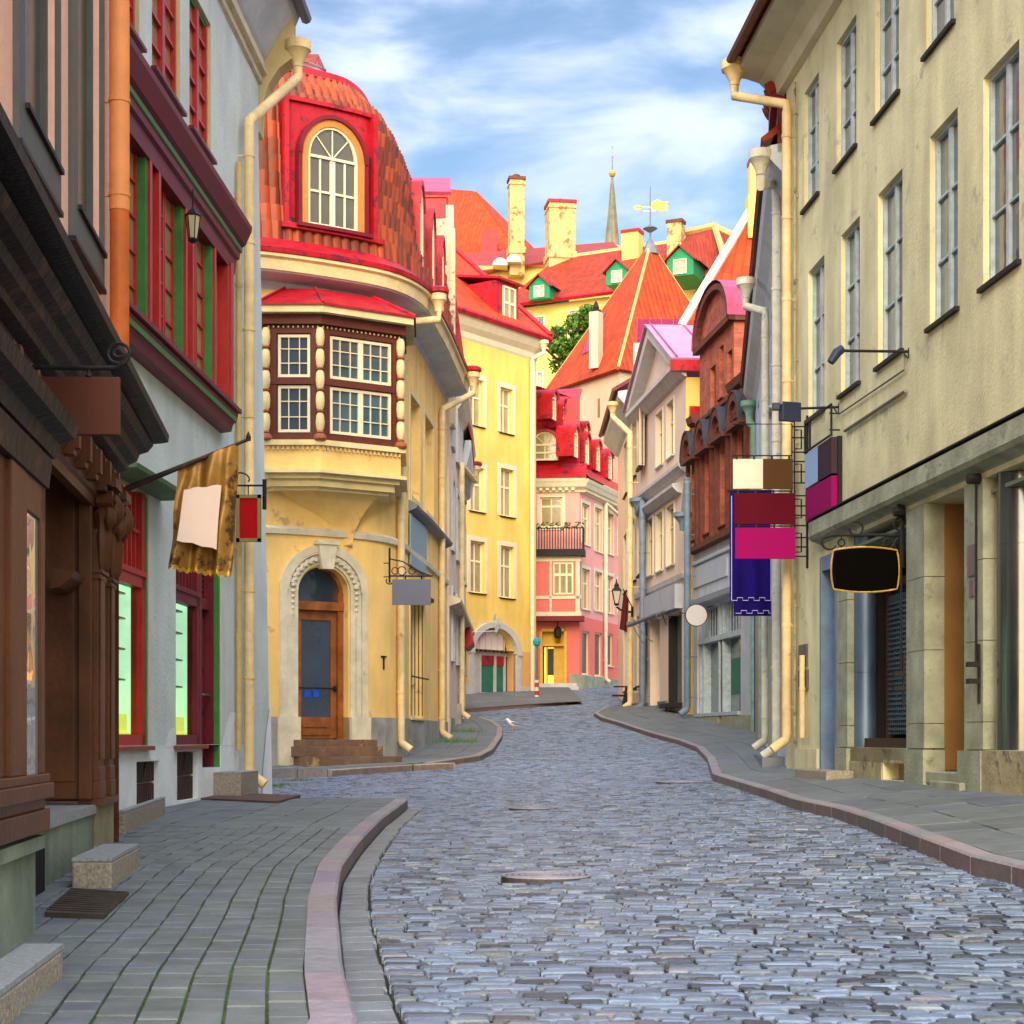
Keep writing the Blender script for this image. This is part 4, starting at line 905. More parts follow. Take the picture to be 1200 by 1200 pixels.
# ground floor windows and door
for i, (q, wu1) in enumerate(((g1, g1[1]), (g2, u(236)))):
    a, b, c, d = q[:4]; b = wu1; m = MB(); m.box(L2, b-.07, b, -.34, -.01, c, 2.62) if i == 0 else m.box(L2, q[1]-.05, q[1], -.3, -.01, -.38, 2.62); build('door_jamb' if i else 'window_jamb', m, green_w, B)
    m = MB(); e = b-.07 if i == 0 else b-.02
    m.box(L2, e-.13, e, -.14, -.02, c, 2.64); m.box(L2, a, e, -.14, -.02, 1.62, 1.74); m.box(L2, a, e, -.14, .0, 1.74, 1.8); m.box(L2, a, e, -.14, -.02, c, c+.12)
    for k in range(7):
        x = e-.13-(k+1)*.17
        if x > a: m.box(L2, x, x+.035, -.11, -.05, 1.78, 2.64)
    m.box(L2, a, e, -.12, -.04, 2.2, 2.24); wf = build('shop_window', m, maroon if i else red_w, B)
    g = MB(); g.face([L2(a,-.09,1.8), L2(e-.1,-.09,1.8), L2(e-.1,-.09,2.64), L2(a,-.09,2.64)]); build('fanlight_pane', g, glass_w, wf)
    g = MB(); g.face([L2(a,-.08,c), L2(e-.12,-.08,c), L2(e-.12,-.08,1.64), L2(a,-.08,1.64)]); build('pane', g, mat_clear(), wf)
    g = MB(); g.box(L2, a-.1, e-.02, -1.5, -1.45, c-.1, 1.7); g.box(L2, e-.12, e-.10, -1.5, -.15, c-.05, 1.7); g.face([L2(a,-1.5,1.7), L2(e-.1,-1.5,1.7), L2(e-.1,-.15,1.7), L2(a,-.15,1.7)])
    build('lit_interior', g, mat('lit_display', (.5,.8,.55), .8, .25, 2.5, 0, emis=(.50, .85, .55, .36)), wf)
    g = MB(); g.box(L2, a-.1, e-.13, -1.45, -.15, c-.06, c+.14); g.box(L2, a-.1, e-.13, -1.4, -.18, c+.14, c+.34); build('display_floor', g, mat('lit_floor', (.7,.7,.2), .8, .1, emis=(.60, .75, .05, .35)), wf)
    g = MB()
    for z in (.62, .95, 1.28, 1.55): g.box(L2, a+.05, e-.13, -.9, -.2, z, z+.02)
    for k in range(9): x = a+.1+k*.19; g.box(L2, min(x, e-.25), min(x+.09, e-.16), -.6, -.3, .645+(k % 3)*.33, .645+(k % 3)*.33+random.uniform(.06, .16))
    build('display_shelves', g, mat('shelf_white', (.16,.2,.17), .4), wf)
    s = MB(); s.box(L2, a-.1, b+(.02 if i == 0 else .1), -.2, .07, -.13, -.085); build('sill', s, mat('sill_rust', (.26,.07,.04), .6, .3, 5), wf)
a, b = u(236), u(258.5)-.05; m = MB(); m.box(L2, a, a+.12, -.3, -.02, -.36, 2.62); m.box(L2, b-.1, b, -.3, -.08, -.36, 2.62); m.box(L2, a+.12, b-.1, -.3, -.12, 1.66, 1.8)
m.box(L2, a+.12, b-.1, -.26, -.2, -.36, 1.66)
for z0, z1 in ((-.25, .25), (.35, .8), (.9, 1.55)): m.box(L2, a+.18, b-.16, -.2, -.17, z0, z1)
for k in range(11): m.box(L2, a+.12, b-.1, -.22, -.18, 1.84+k*.07, 1.87+k*.07)
dd = build('shop_door', m, maroon, B); m = MB(); m.tube([L2(a+.2,-.1,.56), L2(b-.14,-.1,.56)], .015, 6); m.tube([L2(b-.16,-.1,.56), L2(b-.16,-.2,.56)], .012, 6); build('handle', m, steel, dd)
m = MB(); m.prof(L2, [(0,2.66),(.34,2.67),(.36,2.71),(0,2.78)], u(120), u(188)); build('window_hood', m, mat('hood_green', (.14,.22,.12), .7, .2, 3), B)
def checker(q):
    m = MB(); a, b, c, d = q[:4]
    for i in range(2):
        for j in range(2):
            x0 = a+(b-a)*i/2; z0 = c+(d-c)*j/2; w = (b-a)/2; h = (d-c)/2
            m.box(L2, x0, x0+w-.01, -.1, -.08, z0, z0+h-.01)
            for k in range(6):
                t = (k+.3)/6
                if (i+j) % 2: m.box(L2, x0+w*t, x0+w*t+w*.08, -.08, -.06, z0, z0+h-.02)
                else: m.extr(L2, [(x0+w*t, z0+.01), (x0+w*t+w*.08, z0+.01), (x0+w*(t*.7+.28)+w*.08, z0+h-.02), (x0+w*(t*.7+.28), z0+h-.02)], -.08, -.06)
    return build('cellar_hatch', m, mat('hatch_brown', (.055,.028,.022), .6, .3, 6), B)
checker(h1); checker(h2)
# eave
m = MB(); sides(m, [(c1.x, c1.y), (c1.x-8, c1.y+1)], 9.9, 10.8, False); build('wall_head', m, blue_st, B)
m = MB(); m.prof(L2, [(0,9.6),(.05,9.62),(.05,9.72),(.12,9.74),(.12,9.86)], 0, L2.L+.05, cap=False); build('eave_moulding', m, grey_cl, B)
m = MB(); m.prof(L2, [(0,9.84),(.12,10.0),(.3,10.32),(.5,10.6),(.56,10.75),(0,10.9)], -.2, L2.L+.35); build('soffit', m, soffit, B)
m = MB(); slab_roof(m, L2(-.2,.62,10.76), L2(L2.L+.4,.62,10.76), L2(L2.L-3,-4,14.9), L2(-.2,-4,14.9), .07); slab_roof(m, L2(L2.L+.4,.62,10.76), L2(L2.L+.4,-8.5,10.76), L2(L2.L-3,-4,14.9), L2(L2.L-3,-4,14.9), .07); slab_roof(m, L2(L2.L+.4,-8.5,10.76), L2(-.2,-8.5,10.76), L2(-.2,-4,14.9), L2(L2.L-3,-4,14.9), .07); build('roof', m, mat('zinc_dark', (.12,.13,.14), .45, .2, 2, metal=.5), B)
m = MB(); m.tube([L2(-.2,.64,10.72), L2(L2.L+.4,.64,10.72)], .085, 8); build('gutter', m, zinc, B, smooth=True)
m = MB(); m.extr(Fr(L2.xy(L2.L,0).x, L2.xy(L2.L,0).y+.06, 0), [(-.5,8.9),(.02,8.9),(.05,9.3),(.14,9.6),(.3,9.85),(.5,10.0),(.5,10.6),(-.5,10.6)], -.3, .04); o_ = build('corner_cove', m, yell_rev, B)
pipe(B, L2, 292, 142, 921, cream_pipe, .15, .073, hop=(.17, 9.95, L2.L+.12, .56))
pipe(B, L2, 280, 190, 900, mat('side_pipe_ochre', (.5,.38,.14), .6, .2, 4), .06, .04, 'vent_pipe', boot=False)
m = MB(); m.box(L2, u(303), u(311), 0, .02, 1.95, 2.2); build('wall_plaque', m, dk_grey, B)

# ================================================================ L3: round-cornered yellow house
B = thing('corner_house', 'round-cornered yellow plaster house with glazed tile mansard, oriel and arched oak door', 'house', (-4.5, 34.5, -.55))
w3 = L3P; u = w3.u
ad = (u(349.5), u(408.5), -.03, 3.42, .42, True)
sw1 = (u(480), u(494.5), .45, 3.05, .25); sw0 = (u(479.5), u(494), 3.1, 3.1+.001, .1)
fw1 = (u(480), u(491), 5.3, 7.5, .25); fw2 = (u(497), u(507), 5.3, 7.5, .25); fw3 = (u(482), u(502), 4.35, 5.0, .1)
m = MB(); wall_mesh(m, w3, 0, w3.L, -.02, 9.0, [ad, (ad[0]-.0, ad[0]+.001, 0, .001), sw1, fw1, fw2], .25)
m.spandrel(w3, ad[0], ad[1], 2.9, 3.40, 0, -.42, 18, 3.42)
p1 = w3.xy(w3.L, 0); p0 = w3.xy(0, 0); sides(m, [(p1.x, p1.y), (-11, 47), (p0.x, p0.y)], -1, 9.0, False); build('wall', m, yell_st, B)
m = MB(); lst = ((0, u(349.5)), (u(408.5), w3.L))
for a, b in lst: m = MB(); m.box(w3, a, b, -.42, .035, -1.2, .42); build('plinth', m, plinth_m, B)
m = MB(); m.prof(w3, [(0,3.98),(.06,4.0),(.07,4.1),(.03,4.14),(0,4.16)], 0, w3.L); build('belt_course', m, grey_cl, B)
# portal
cu = (ad[0]+ad[1])/2; r = (ad[1]-ad[0])/2
m = MB(); m.ring(w3, cu, 2.9, r+.02, r+.26, -.02, .06, 0, 180, 22, .95); m.ring(w3, cu, 2.9, r+.26, r+.40, -.02, .10, 0, 180, 22, .97); m.ring(w3, cu, 2.9, r+.23, r+.26, -.02, .12, 0, 180, 22, .96)
for s in (-1, 1):
    for i, (x0, x1, o) in enumerate(((r+.02, r+.13, .05), (r+.14, r+.25, .075), (r+.26, r+.40, .1))): m.box(w3, cu+s*x0, cu+s*x1, 0, o, -.02, 2.9)
    m.box(w3, cu+s*(r+.0), cu+s*(r+.44), 0, .14, -1.0, .42)
pt = build('door_surround', m, grey_cl, B)
m = MB(); m.extr(w3, [(cu-.12,3.34),(cu+.12,3.34),(cu+.2,3.86),(cu-.2,3.86)], 0, .2); m.box(w3, cu-.23, cu+.23, 0, .23, 3.82, 3.9); build('keystone', m, grey_cl, pt)
for s in (-1, 1):
    m = MB()
    for k in range(13):
        A = R(90-s*(18+k*5.2)); rr = r+.14+.03*(k % 2); p = w3(cu+rr*math.cos(A), .07, 2.9+rr*.92*math.sin(A)); m.lathe(p, [(.01,-.06),(.065,-.02),(.065,.03),(.01,.07)], 6)
    for k in range(5): m.lathe(w3(cu+s*(r+.14), .07, 2.88-k*.11), [(.01,-.05),(.055-.006*k,0),(.01,.06)], 6)
    build('carved_garland', m, grey_cl, pt, smooth=True)
# door
a, b = ad[0], ad[1]; m = MB(); m.box(w3, a, a+.07, -.4, -.2, -.03, 2.9); m.box(w3, b-.13, b, -.4, -.2, -.03, 2.9); m.box(w3, a, b, -.4, -.17, 2.55, 2.72); m.ring(w3, cu, 2.9, r-.09, r, -.4, -.22, 0, 180, 16, .98); m.box(w3, a, a+.06, -.38, -.22, 2.72, 2.9); m.box(w3, b-.06, b, -.38, -.22, 2.72, 2.9)
df = build('door_frame', m, oak, B)
g = MB(); g.face([w3(a,-.34,2.7), w3(b,-.34,2.7)]+[w3(cu+r*math.cos(R(15*k)), -.34, 2.9+r*.98*math.sin(R(15*k))) for k in range(13)]); build('fanlight_pane', g, glass_d, df)
m = MB(); x0, x1 = a+.07, b-.13; m.box(w3, x0, x0+.12, -.36, -.29, 0, 2.55); m.box(w3, x1-.12, x1, -.36, -.29, 0, 2.55); m.box(w3, x0, x1, -.36, -.29, 2.36, 2.55); m.box(w3, x0, x1, -.36, -.29, .0, .42); m.box(w3, x0+.14, x1-.14, -.29, -.27, .06, .16); m.box(w3, x0+.14, x1-.14, -.29, -.27, .22, .36)
dr_ = build('door', m, oak, B)
g = MB(); g.face([w3(x0,-.33,.4), w3(x1,-.33,.4), w3(x1,-.33,2.4), w3(x0,-.33,2.4)]); build('pane', g, glass_d, dr_)
m = MB(); m.tube([w3(x0+.02,-.24,1.0), w3(x1-.03,-.24,1.0)], .016, 6); m.lathe(w3(x1-.05,-.25,1.0), [(.01,-.06),(.035,-.03),(.035,.03),(.01,.06)], 8); build('handle', m, iron, dr_)
m = MB()
for k in (0, 1): xx = x0+.2+.2*k; m.box(w3, xx, xx+.13, -.326, -.322, .82, .95)
build('blue_sticker', m, mat('sticker_blue', (.01,.10,.75), .4, .05), dr_)
m = MB(); m.box(w3, a-.15, b+.55, -.4, .2, -.16, -.03); m.box(w3, a-.2, b+.5, 0, .42, -.36, -.16); m.box(w3, a-.15, b+.68, 0, .72, -.9, -.36); build('steps', m, mat('step_brownstone', (.17,.10,.06), .85, .35, 4, .5, 20, stain=(.36,.22,.08), sth=.6), B, bevel=.01)
# side windows
for q in (sw1,): window(B, w3, q[:4], .22, .06, 2, (.3,), .03, creamy, mat('closed_cream_blind', (.66,.50,.20), .6, .1), grey_cl, sur=cream_t, sw=.12)
m = MB(); a, b = sw1[:2]; m.prof(w3, [(0,3.1),(.22,3.12),(.24,3.2),(.1,3.28),(0,3.34)], a-.15, b+.4); build('window_hood', m, brown_or, B)
m = MB()
for k in range(4): x = a+.1+k*(b-a-.2)/3; m.tube([w3(x,.02,.5), w3(x,.02,3.0)], .012, 5)
m.tube([w3(a,.03,1.35), w3(b+.2,.12,1.35)], .018, 6); build('window_bars', m, iron, B)
m = MB(); m.prof(w3, [(0,4.9),(.18,4.98),(.2,5.05),(0,5.16)], u(478.5), w3.L-.4); build('shop_ledge', m, zinc, B)
m = MB(); m.box(w3, u(481.5,.06), u(500,.06), .03, .06, 3.75, 4.85); build('shop_sign_board', m, mat('sign_pale_blue', (.22,.33,.38), .5, .08), B)
for q in (fw1, fw2): window(B, w3, q[:4], .22, .06, 2, (.6,), .03, creamy, glass_w, None, sur=cream_t, sw=.14)
m = MB(); m.box(w3, u(482), u(492), -.2, -.02, -.5, -.12); build('cellar_vent', m, black_m, B)
m = MB(); uu = u(449); m.box(w3, uu-.09, uu+.09, .0, .03, 1.65, 1.68); m.box(w3, uu-.012, uu+.012, 0, .03, 1.4, 1.66); build('wall_anchor', m, iron, B)
# oriel
OP = [w3.xy(u(316)-.3, 0), Vector((-4.72,32.78)), Vector((-3.68,32.78)), Vector((-2.20,33.72)), Vector((-2.28,35.3))]
ow = Wall(OP[1:4]); ofull = Wall(OP)
def oslab(mb, z0, z1, e):
    P = [ofull.xy(ofull.l[0], 0)]; pts = []
    n = [];
    for i, p in enumerate(OP):
        if i == 0: v = (OP[1]-OP[0]).normalized(); nn = Vector((v.y, -v.x)); q = p+nn*e
        elif i == 4: v = (OP[4]-OP[3]).normalized(); nn = Vector((v.y, -v.x)); q = p+nn*e
        else:
            a = (p-OP[i-1]).normalized(); b = (OP[i+1]-p).normalized(); na = Vector((a.y, -a.x)); nb = Vector((b.y, -b.x)); q = p+(na+nb).normalized()*e/max(.4, (na+nb).normalized().dot(na))
        pts.append((q.x, q.y))
    pts += [(-3.4, 36)]
    if isinstance(z0, (int, float)):
        mb.face([(x, y, z1) for x, y in pts]); mb.face([(x, y, z0) for x, y in reversed(pts)]); sides(mb, pts, z0, z1, False)
    return pts
ot = MB(); oslab(ot, 5.15, 5.70, 0)
ob = build('oriel', ot, yell_st, B)
t = MB(); oslab(t, 5.62, 5.72, .1); oslab(t, 5.09, 5.16, .12); oslab(t, 5.0, 5.09, -.02); oslab(t, 4.86, 5.0, -.12); oslab(t, 4.80, 4.86, -.24); t2 = MB(); oslab(t2, 8.13, 8.28, .26); build('oriel_cornice', t2, cream_t, ob)
for i in range(2):
    s = Wall(ow.p[i:i+2]); n = int(s.L/.09)
    for k in range(n): t.box(s, s.L*(k+.25)/n, s.L*(k+.7)/n, 0, .05, 5.54, 5.61)
build('oriel_moulding', t, cream_t, ob)
t = MB(); n = 9       # trumpet corbel below
rings = []
for k in range(n):
    q = k/(n-1); zc = 4.8-.95*q; sc = (1-q)**1.9*.82+.04
    c = Vector((-3.5, 34.1)); P = [(c.x+(x-c.x)*(.30+.62*sc) if True else x, c.y+(y-c.y)*max(.02, sc)) for x, y in oslab(MB(), None, None, -.3)[:5]]; rings.append([(x, y, zc) for x, y in P])
for a, b in zip(rings, rings[1:]):
    for i in range(4): t.face([b[i], b[i+1], a[i+1], a[i]])
build('oriel_corbel', t, yell_st, ob, smooth=True)
f0 = Wall(ow.p[0:2]); f1 = Wall(ow.p[1:3]); fside = Wall(OP[3:5]); fl = Wall(OP[0:2])
t = MB()
for s in (f0, f1, fside, fl):
    t.box(s, 0, s.L, -.12, 0, 5.72, 5.86); t.box(s, 0, s.L, -.12, 0, 7.78, 7.94); t.box(s, 0, s.L, -.12, .015, 6.80, 6.92); t.box(s, 0, .2, -.12, 0, 5.86, 7.78); t.box(s, s.L-.18, s.L, -.12, 0, 5.86, 7.78)
oslab(t, 7.94, 8.13, .1)
build('oriel_timber', t, brown_or, ob)
t = MB()
for s in (f0, f1):
    n = int(s.L/.09)
    for k in range(n): t.lathe(s(s.L*(k+.5)/n, .02, 7.9), [(.012,-.02),(.022,0),(.012,.02)], 6)
build('oriel_beading', t, cream_t, ob)
for s, n in ((f0, 1), (f1, 2)):
    for z0, z1 in ((5.88, 6.78), (6.94, 7.76)):
        window(ob, s, (.22, s.L-.2, z0, z1), .1, .055, 3 if n == 1 else 6, (.333, .666), .017, creamy, glass_d if n == 1 else glass_b, None, mc=.11 if n == 2 else None)
for p in (OP[1], OP[2], OP[3]):
    c = MB(); c2 = MB(); z = 5.72; P = [(.1,0),(.12,.04),(.1,.09)]; nn = 5; h = (7.9-5.86)/nn
    pr = [(.10, 5.73), (.12, 5.8), (.07, 5.86)]
    for k in range(nn):
        zb = 5.86+k*h; pr2 = [(.05, zb+.02), (.075, zb+.08), (.088, zb+h*.5), (.075, zb+h*.82), (.05, zb+h-.03)]; c.lathe((p.x, p.y-.05, 0), pr2, 12)
        c2.lathe((p.x, p.y-.05, 0), [(.06, zb-.03), (.085, zb), (.06, zb+.03)], 12)
    c2.lathe((p.x, p.y-.05, 0), [(.1, 5.70), (.13, 5.74), (.12, 5.8), (.08, 5.84)], 12); o = build('oriel_column', c, cream_t, ob, smooth=True); build('column_band', c2, mat('band_rust', (.30,.09,.03), .6), o, smooth=True)
t = MB(); a = oslab(MB(), None, None, .3); b = oslab(MB(), None, None, -.55); 
for i in range(4): t.face([(*a[i], 8.28), (*a[i+1], 8.28), (*b[i+1], 8.78), (*b[i], 8.78)]); t.face([(*a[i], 8.26), (*a[i+1], 8.26), (*a[i+1], 8.3), (*a[i], 8.3)])
t.face([(*q, 8.78) for q in b])
for i in range(1, 4): t.tube([(*a[i], 8.3), (*b[i], 8.8)], .03, 5)
build('oriel_roof', t, redmetal, ob)
# main eave, mansard, tiles
t = MB(); t.prof(w3, [(0,8.75),(.04,8.9),(.5,8.97),(.52,9.0),(.52,9.05)], 0, w3.L+.05, cap=False); build('soffit', t, soffit, B, smooth=True)
t = MB(); t.prof(w3, [(.5,8.99),(.55,9.0),(.58,9.2),(.64,9.24),(.64,9.3),(.2,9.36)], 0, w3.L+.05, cap=False); build('cornice', t, cream_t, B)
t = MB(); t.prof(w3, [(.60,9.30),(.67,9.31),(.68,9.4),(.56,9.46),(.34,9.66),(.3,9.66)], 0, w3.L+.05, cap=False); build('eave_flashing', t, redmetal, B)
MP = [(.36,9.6),(.18,10.2),(.05,10.9),(-.03,11.7),(-.14,12.4),(-.42,13.0),(-.90,13.5)]
def mpo(z):
    for (a, b), (c, d) in zip(MP, MP[1:]):
        if z <= d: return a+(c-a)*(z-b)/(d-b)
    return MP[-1][0]
dc = u(382); dw = .98                         # dormer centre on the wall
def tiles(mb, u0, u1, z0, z1):
    tw = .2; rows = max(1, round((z1-z0)/.34)); n = max(1, round((u1-u0)/tw))
    for j in range(rows):
        za = z0+(z1-z0)*j/rows; zb = z0+(z1-z0)*(j+1)/rows
        jit = [random.uniform(-.012, .02) for _ in range(n+1)]
        def fn(a, v, jit=jit):
            uu = u0+(u1-u0)*a; q = (uu-u0)/tw; f = q-math.floor(q); k = min(n, int(q+1e-6)); h = .085*math.sqrt(max(0, math.sin(math.pi*min(1, f/.8)))) if f < .8 else 0
            if v < .01: return w3(uu, mpo(za)+.0, za-.05)
            v2 = (v-.1)/.9; z = za-.05+jit[k]+(zb+.02-za+.05)*v2
            return w3(uu, mpo(max(z, 9.6))+h+.065*(1-v2)+.015, z)
        N_ = max(2, round((u1-u0)/tw)*6); mb.grid(lambda a, v: fn(a, 0 if v < .05 else (.1 if v < .5 else 1)), N_, 2, lambda a, v, j=j: ((u0+(u1-u0)*a)+.02, (j+.5)*.36))
t = MB(); UA, UB = u(316)-1.6, w3.L+.05; zt = 13.5
tiles(t, UA, dc-dw, 9.66, zt-.1); tiles(t, dc-dw, dc+dw, 9.66, 10.0); tiles(t, dc-dw-.05, dc+dw+.05, 12.5, zt-.1); tiles(t, dc+dw, UB, 9.66, zt-.1)
mo = build('mansard', t, tile_n, B, smooth=True)
t = MB()
for (o0, z0), (o1, z1) in zip(MP, MP[1:]): t.prof(w3, [(o0-.03, z0), (o1-.03, z1)], 0, UB, cap=False)
build('mansard_deck', t, brown_d, mo)
t = MB(); t.prof(w3, [(-.80,13.36),(-.74,13.4),(-.78,13.56),(-1.5,13.7)], 0, UB, cap=False); build('ridge_flashing', t, redmetal, mo)
t = MB(); tt = MB(); pk = (-4.4, 38.8, 15.55); m_ = 40
for k in range(m_):
    a, b = w3(UB*k/m_, -1.5, 13.68), w3(UB*(k+1)/m_, -1.5, 13.68); q_ = .42; a2 = tuple(p+(r_-p)*q_ for p, r_ in zip(a, pk)); b2 = tuple(p+(r_-p)*q_ for p, r_ in zip(b, pk)); t.face([a, b, b2, a2]); uu_ = UB*k/m_; tt.face([a2, b2, pk], [(uu_*.5, 0), (uu_*.5+UB/m_*.5, 0), (uu_*.5, 2.6)])
e = w3(UB, -1.5, 13.68); e0 = w3(0, -1.5, 13.68); t.face([e, (-11, 46, 13.68), pk]); t.face([(-11, 46, 13.68), e0, pk]); build('upper_roof', t, purpmetal, B); build('upper_roof_tiles', tt, tile_r, B)
t = MB(); E_ = w3(UB, 0, 0); sides(t, [(E_[0], E_[1]), (-11, 47)], 9.0, 13.6); build('gable_wall', t, fw_m, B)
t = MB(); pa = [w3(u(p), -1.55, 13.9) for p in (330, 360, 385, 405)]+[w3(u(p), -1.4, 13.8) for p in (430, 450)]
t.tube(pa, .035, 5); t.tube([(x, y, z+.1) for x, y, z in pa], .02, 5)
for p in pa: t.tube([p, (p[0], p[1], p[2]-.25)], .02, 4)
build('snow_rail', t, zinc, B)
# small upper tiled roof with end cap behind
t = MB(); c = (-5.2, 36.2)
for k in range(8):
    A, A2 = R(k*45+20), R(k*45+65); a = (c[0]+1.15*math.cos(A), c[1]+1.15*math.sin(A), 13.9); b = (c[0]+1.15*math.cos(A2), c[1]+1.15*math.sin(A2), 13.9); q = (c[0]-.1, c[1], 15.6); l = .9
    t.face([a, b, q], [(0,0),(l,0),(l/2,1.8)])
build('turret_roof', t, tile_r, B)
t = MB(); t.box(Fr(-5.35, 35.6), -.5, .35, -.3, .3, 14.5, 15.2); build('turret_cap', t, redmetal, B, bevel=.12)
# arched dormer
def dormer_arched(B, wl, cu, w, z0, zs, zt, of, ob_, mm, face, sur=None):
    """arched dormer standing out of a mansard: cheeks, barrel roof, face, window"""
    m = MB(); r = w
    m.ring(wl, cu, zs, r, r+.07, ob_, of+.05, 0, 180, 16, (zt-zs)/w); m.box(wl, cu-r-.07, cu-r, ob_, of+.03, z0, zs); m.box(wl, cu+r, cu+r+.07, ob_, of+.03, z0, zs); m.box(wl, cu-r-.12, cu+r+.12, ob_, of+.12, z0-.07, z0)
    d = build('dormer', m, mm, B)
    f = MB(); wr = r*.8; zc = zs-.02; arch = (zt-zs)*.84
    f.ring(wl, cu, zs, wr, r+.01, of-.12, of, 0, 180, 16, (arch+(zt-zs-arch)*.5)/((wr+r)/2)); f.box(wl, cu-r, cu-wr, of-.12, of, z0, zs); f.box(wl, cu+wr, cu+r, of-.12, of, z0, zs)
    build('dormer_face', f, face, d)
    window(d, Sh(wl, of), (cu-wr, cu+wr, z0+.02, zs+arch), .1, .05, 4, (.5,), .025, creamy, dusty, None, arch=arch, mc=.1)
    return d
class Sh:
    def __init__(s, w, o): s.w, s.o, s.curved = w, o, w.curved
    def __call__(s, u, o, z): return s.w(u, o+s.o, z)
t = MB(); fr0 = .30
t.box(w3, dc-dw, dc-dw+.09, -.8, .30, 10.0, 12.5); t.box(w3, dc+dw-.09, dc+dw, -.8, .30, 10.0, 12.5); t.box(w3, dc-dw, dc+dw, -.8, .24, 12.44, 12.52)
t.box(w3, dc-dw, dc+dw, -.6, .16, 10.0, 12.45); t.box(w3, dc-dw-.08, dc+dw+.08, -.3, .40, 9.9, 10.0); build('dormer_recess', t, redmetal, B)
dormer_arched(B, w3, dc, .66, 10.02, 11.4, 12.16, .34, -.1, maroon, mat('dormer_orange', (.55,.20,.04), .7, .2, 3))
for px, hw in ((484, .36), (498, .34), (510, .32)):
    dormer_arched(B, w3, u(px), hw, 10.1, 11.7, 12.2, .18, -1.1, redmetal, creamy)
def side_pipe(px, yt, yb, zhop, r=.08, col=cream_pipe):
    p_ = pipe(B, w3, px, yt, yb, col, .1, r, hop=(.15, zhop, u(px)+.1, .78))
    t = MB(); c = w3(u(px)+.1, .78, zhop+.32); t.lathe(c, [(.19,0),(.22,.02),(.22,.1),(.15,.14)], 12); build('hopper_rim', t, redmetal, p_)
side_pipe(470, 378, 880, 9.0); side_pipe(518, 480, 866, 9.0)
# ================================================================ L4: narrow houses past the corner house
L4 = Wall([(-1.66,45.2),(-1.55,52),(-1.62,60)])
B = thing('narrow_house', 'narrow grey stuccoed house with peeling pale firewall squeezed behind the corner house', 'house', (-2.5, 50, .4))
m = MB(); wall_mesh(m, L4, 0, L4.L, -.6, 10.6, [(1+k*2.6, 1.9+k*2.6, z, z+1.8) for k in range(5) for z in (2.2, 5.2, 8.0)], .15); p1 = L4.xy(L4.L, 0); sides(m, [(p1.x, p1.y), (-9, 62), (-9, 45.2), (-1.66, 45.2)], -.6, 10.6); build('wall', m, greypk, B)
for k in range(5):
    for z in (2.2, 5.2, 8.0): window(B, L4, (1+k*2.6, 1.9+k*2.6, z, z+1.8), .12, .06, 2, (.6,), .03, creamy, glass_d, None, sur=greyc, sw=.12, so=.06)
m = MB(); m.prof(L4, [(0,3.5),(.3,3.6),(.32,3.7),(0,3.8)], 0, L4.L); m.prof(L4, [(0,9.3),(.2,9.6),(.35,9.9),(.35,10),(0,10.1)], 3.5, L4.L); build('cornice', m, grey_cl, B)
m = MB(); m.prof(L4, [(0,8.35),(.15,8.45),(.28,8.9),(.3,9.2),(.1,9.2)], 7.5, L4.L+.2); build('hood_soffit', m, soffit, B)
m = MB(); m.prof(L4, [(.0,10.3),(.32,9.2),(.34,9.35),(.15,10.1),(0,10.7)], 7.5, L4.L+.3); build('hood', m, redmetal, B)
m = MB(); m.prof(L4, [(0,10.3),(.3,10.4),(0,12.6),(-.5,14.6),(-1.3,15)], 3.8, L4.L); build('roof', m, redmetal, B)
m = MB(); m.box(Fr(-1.62, 45.5), -.18, .10, -.45, .05, 8.3, 13.6); m.box(Fr(-1.62, 45.5), -.14, .06, -.45, .05, 13.6, 14.2); build('firewall', m, fw_m, B)
m = MB(); m.box(Fr(-1.62, 46.0), -1.6, -.1, -3.5, .0, 10.2, 14.6); build('upper_storey', m, redmetal, B, bevel=.05)
m = MB(); slab_roof(m, (-3.4,45.9,14.6), (-1.64,45.9,14.6), (-1.7,47.2,15.4), (-3.3,47.2,15.4), .1); build('upper_roof', m, pinkmetal, B)
for u_, zz in ((1.5, 10.2), (3.6, 10.4)):
    for k in range(1): pass
pp = pipe(B, L4, 541, 545, 842, cream_pipe, .12, .085, hop=(.17, 9.0, 13.2, .35)); m = MB(); c = L4(13.2, .35, 9.3); m.lathe(c, [(.2,0),(.24,.03),(.24,.12),(.16,.16)], 12); build('hopper_rim', m, redmetal, pp)
m = MB(); m.prof(Wall([(-1.5,55),(-1.5,57.5)]), [(0,2.9),(.12,2.95),(.25,3.1),(.18,3.5),(0,3.9)], 0, 2.5); build('entrance_canopy', m, redmetal, B)
m = MB()
for k in range(16): m.lathe(L4(5.2+.1*math.sin(k), .06, 2.95-k*.17), [(.02,-.08),(.12,0),(.05,.08)], 6)
m.box(L4, 4.9, 5.5, 0, .14, 3.0, 3.4); build('carved_pilaster', m, grey_cl, B)
m = MB(); m.box(L4, 4.2, 4.9, 0, .12, .1, 1.0); m.box(L4, 0, L4.L, 0, .04, -.6, .55); build('plinth', m, plinth_m, B)
o = thing('wall_camera', 'small white security camera on twin rods near the tall yellow house', 'camera', L4(10.5, .1, 3.9))
m = MB(); m.tube([L4(10.5,0,3.78), L4(10.5,1.1,3.78)], .015, 5); m.tube([L4(10.5,0,3.45), L4(10.5,1.1,3.5)], .015, 5); build('bracket', m, white_t, o)
m = MB(); m.tube([L4(10.5,1.05,3.45), L4(10.5,1.15,3.72)], .06, 8); m.tube([L4(10.5,1.0,3.85), L4(10.5,1.05,4.05)], .04, 6); build('camera_body', m, frame_bl, o)

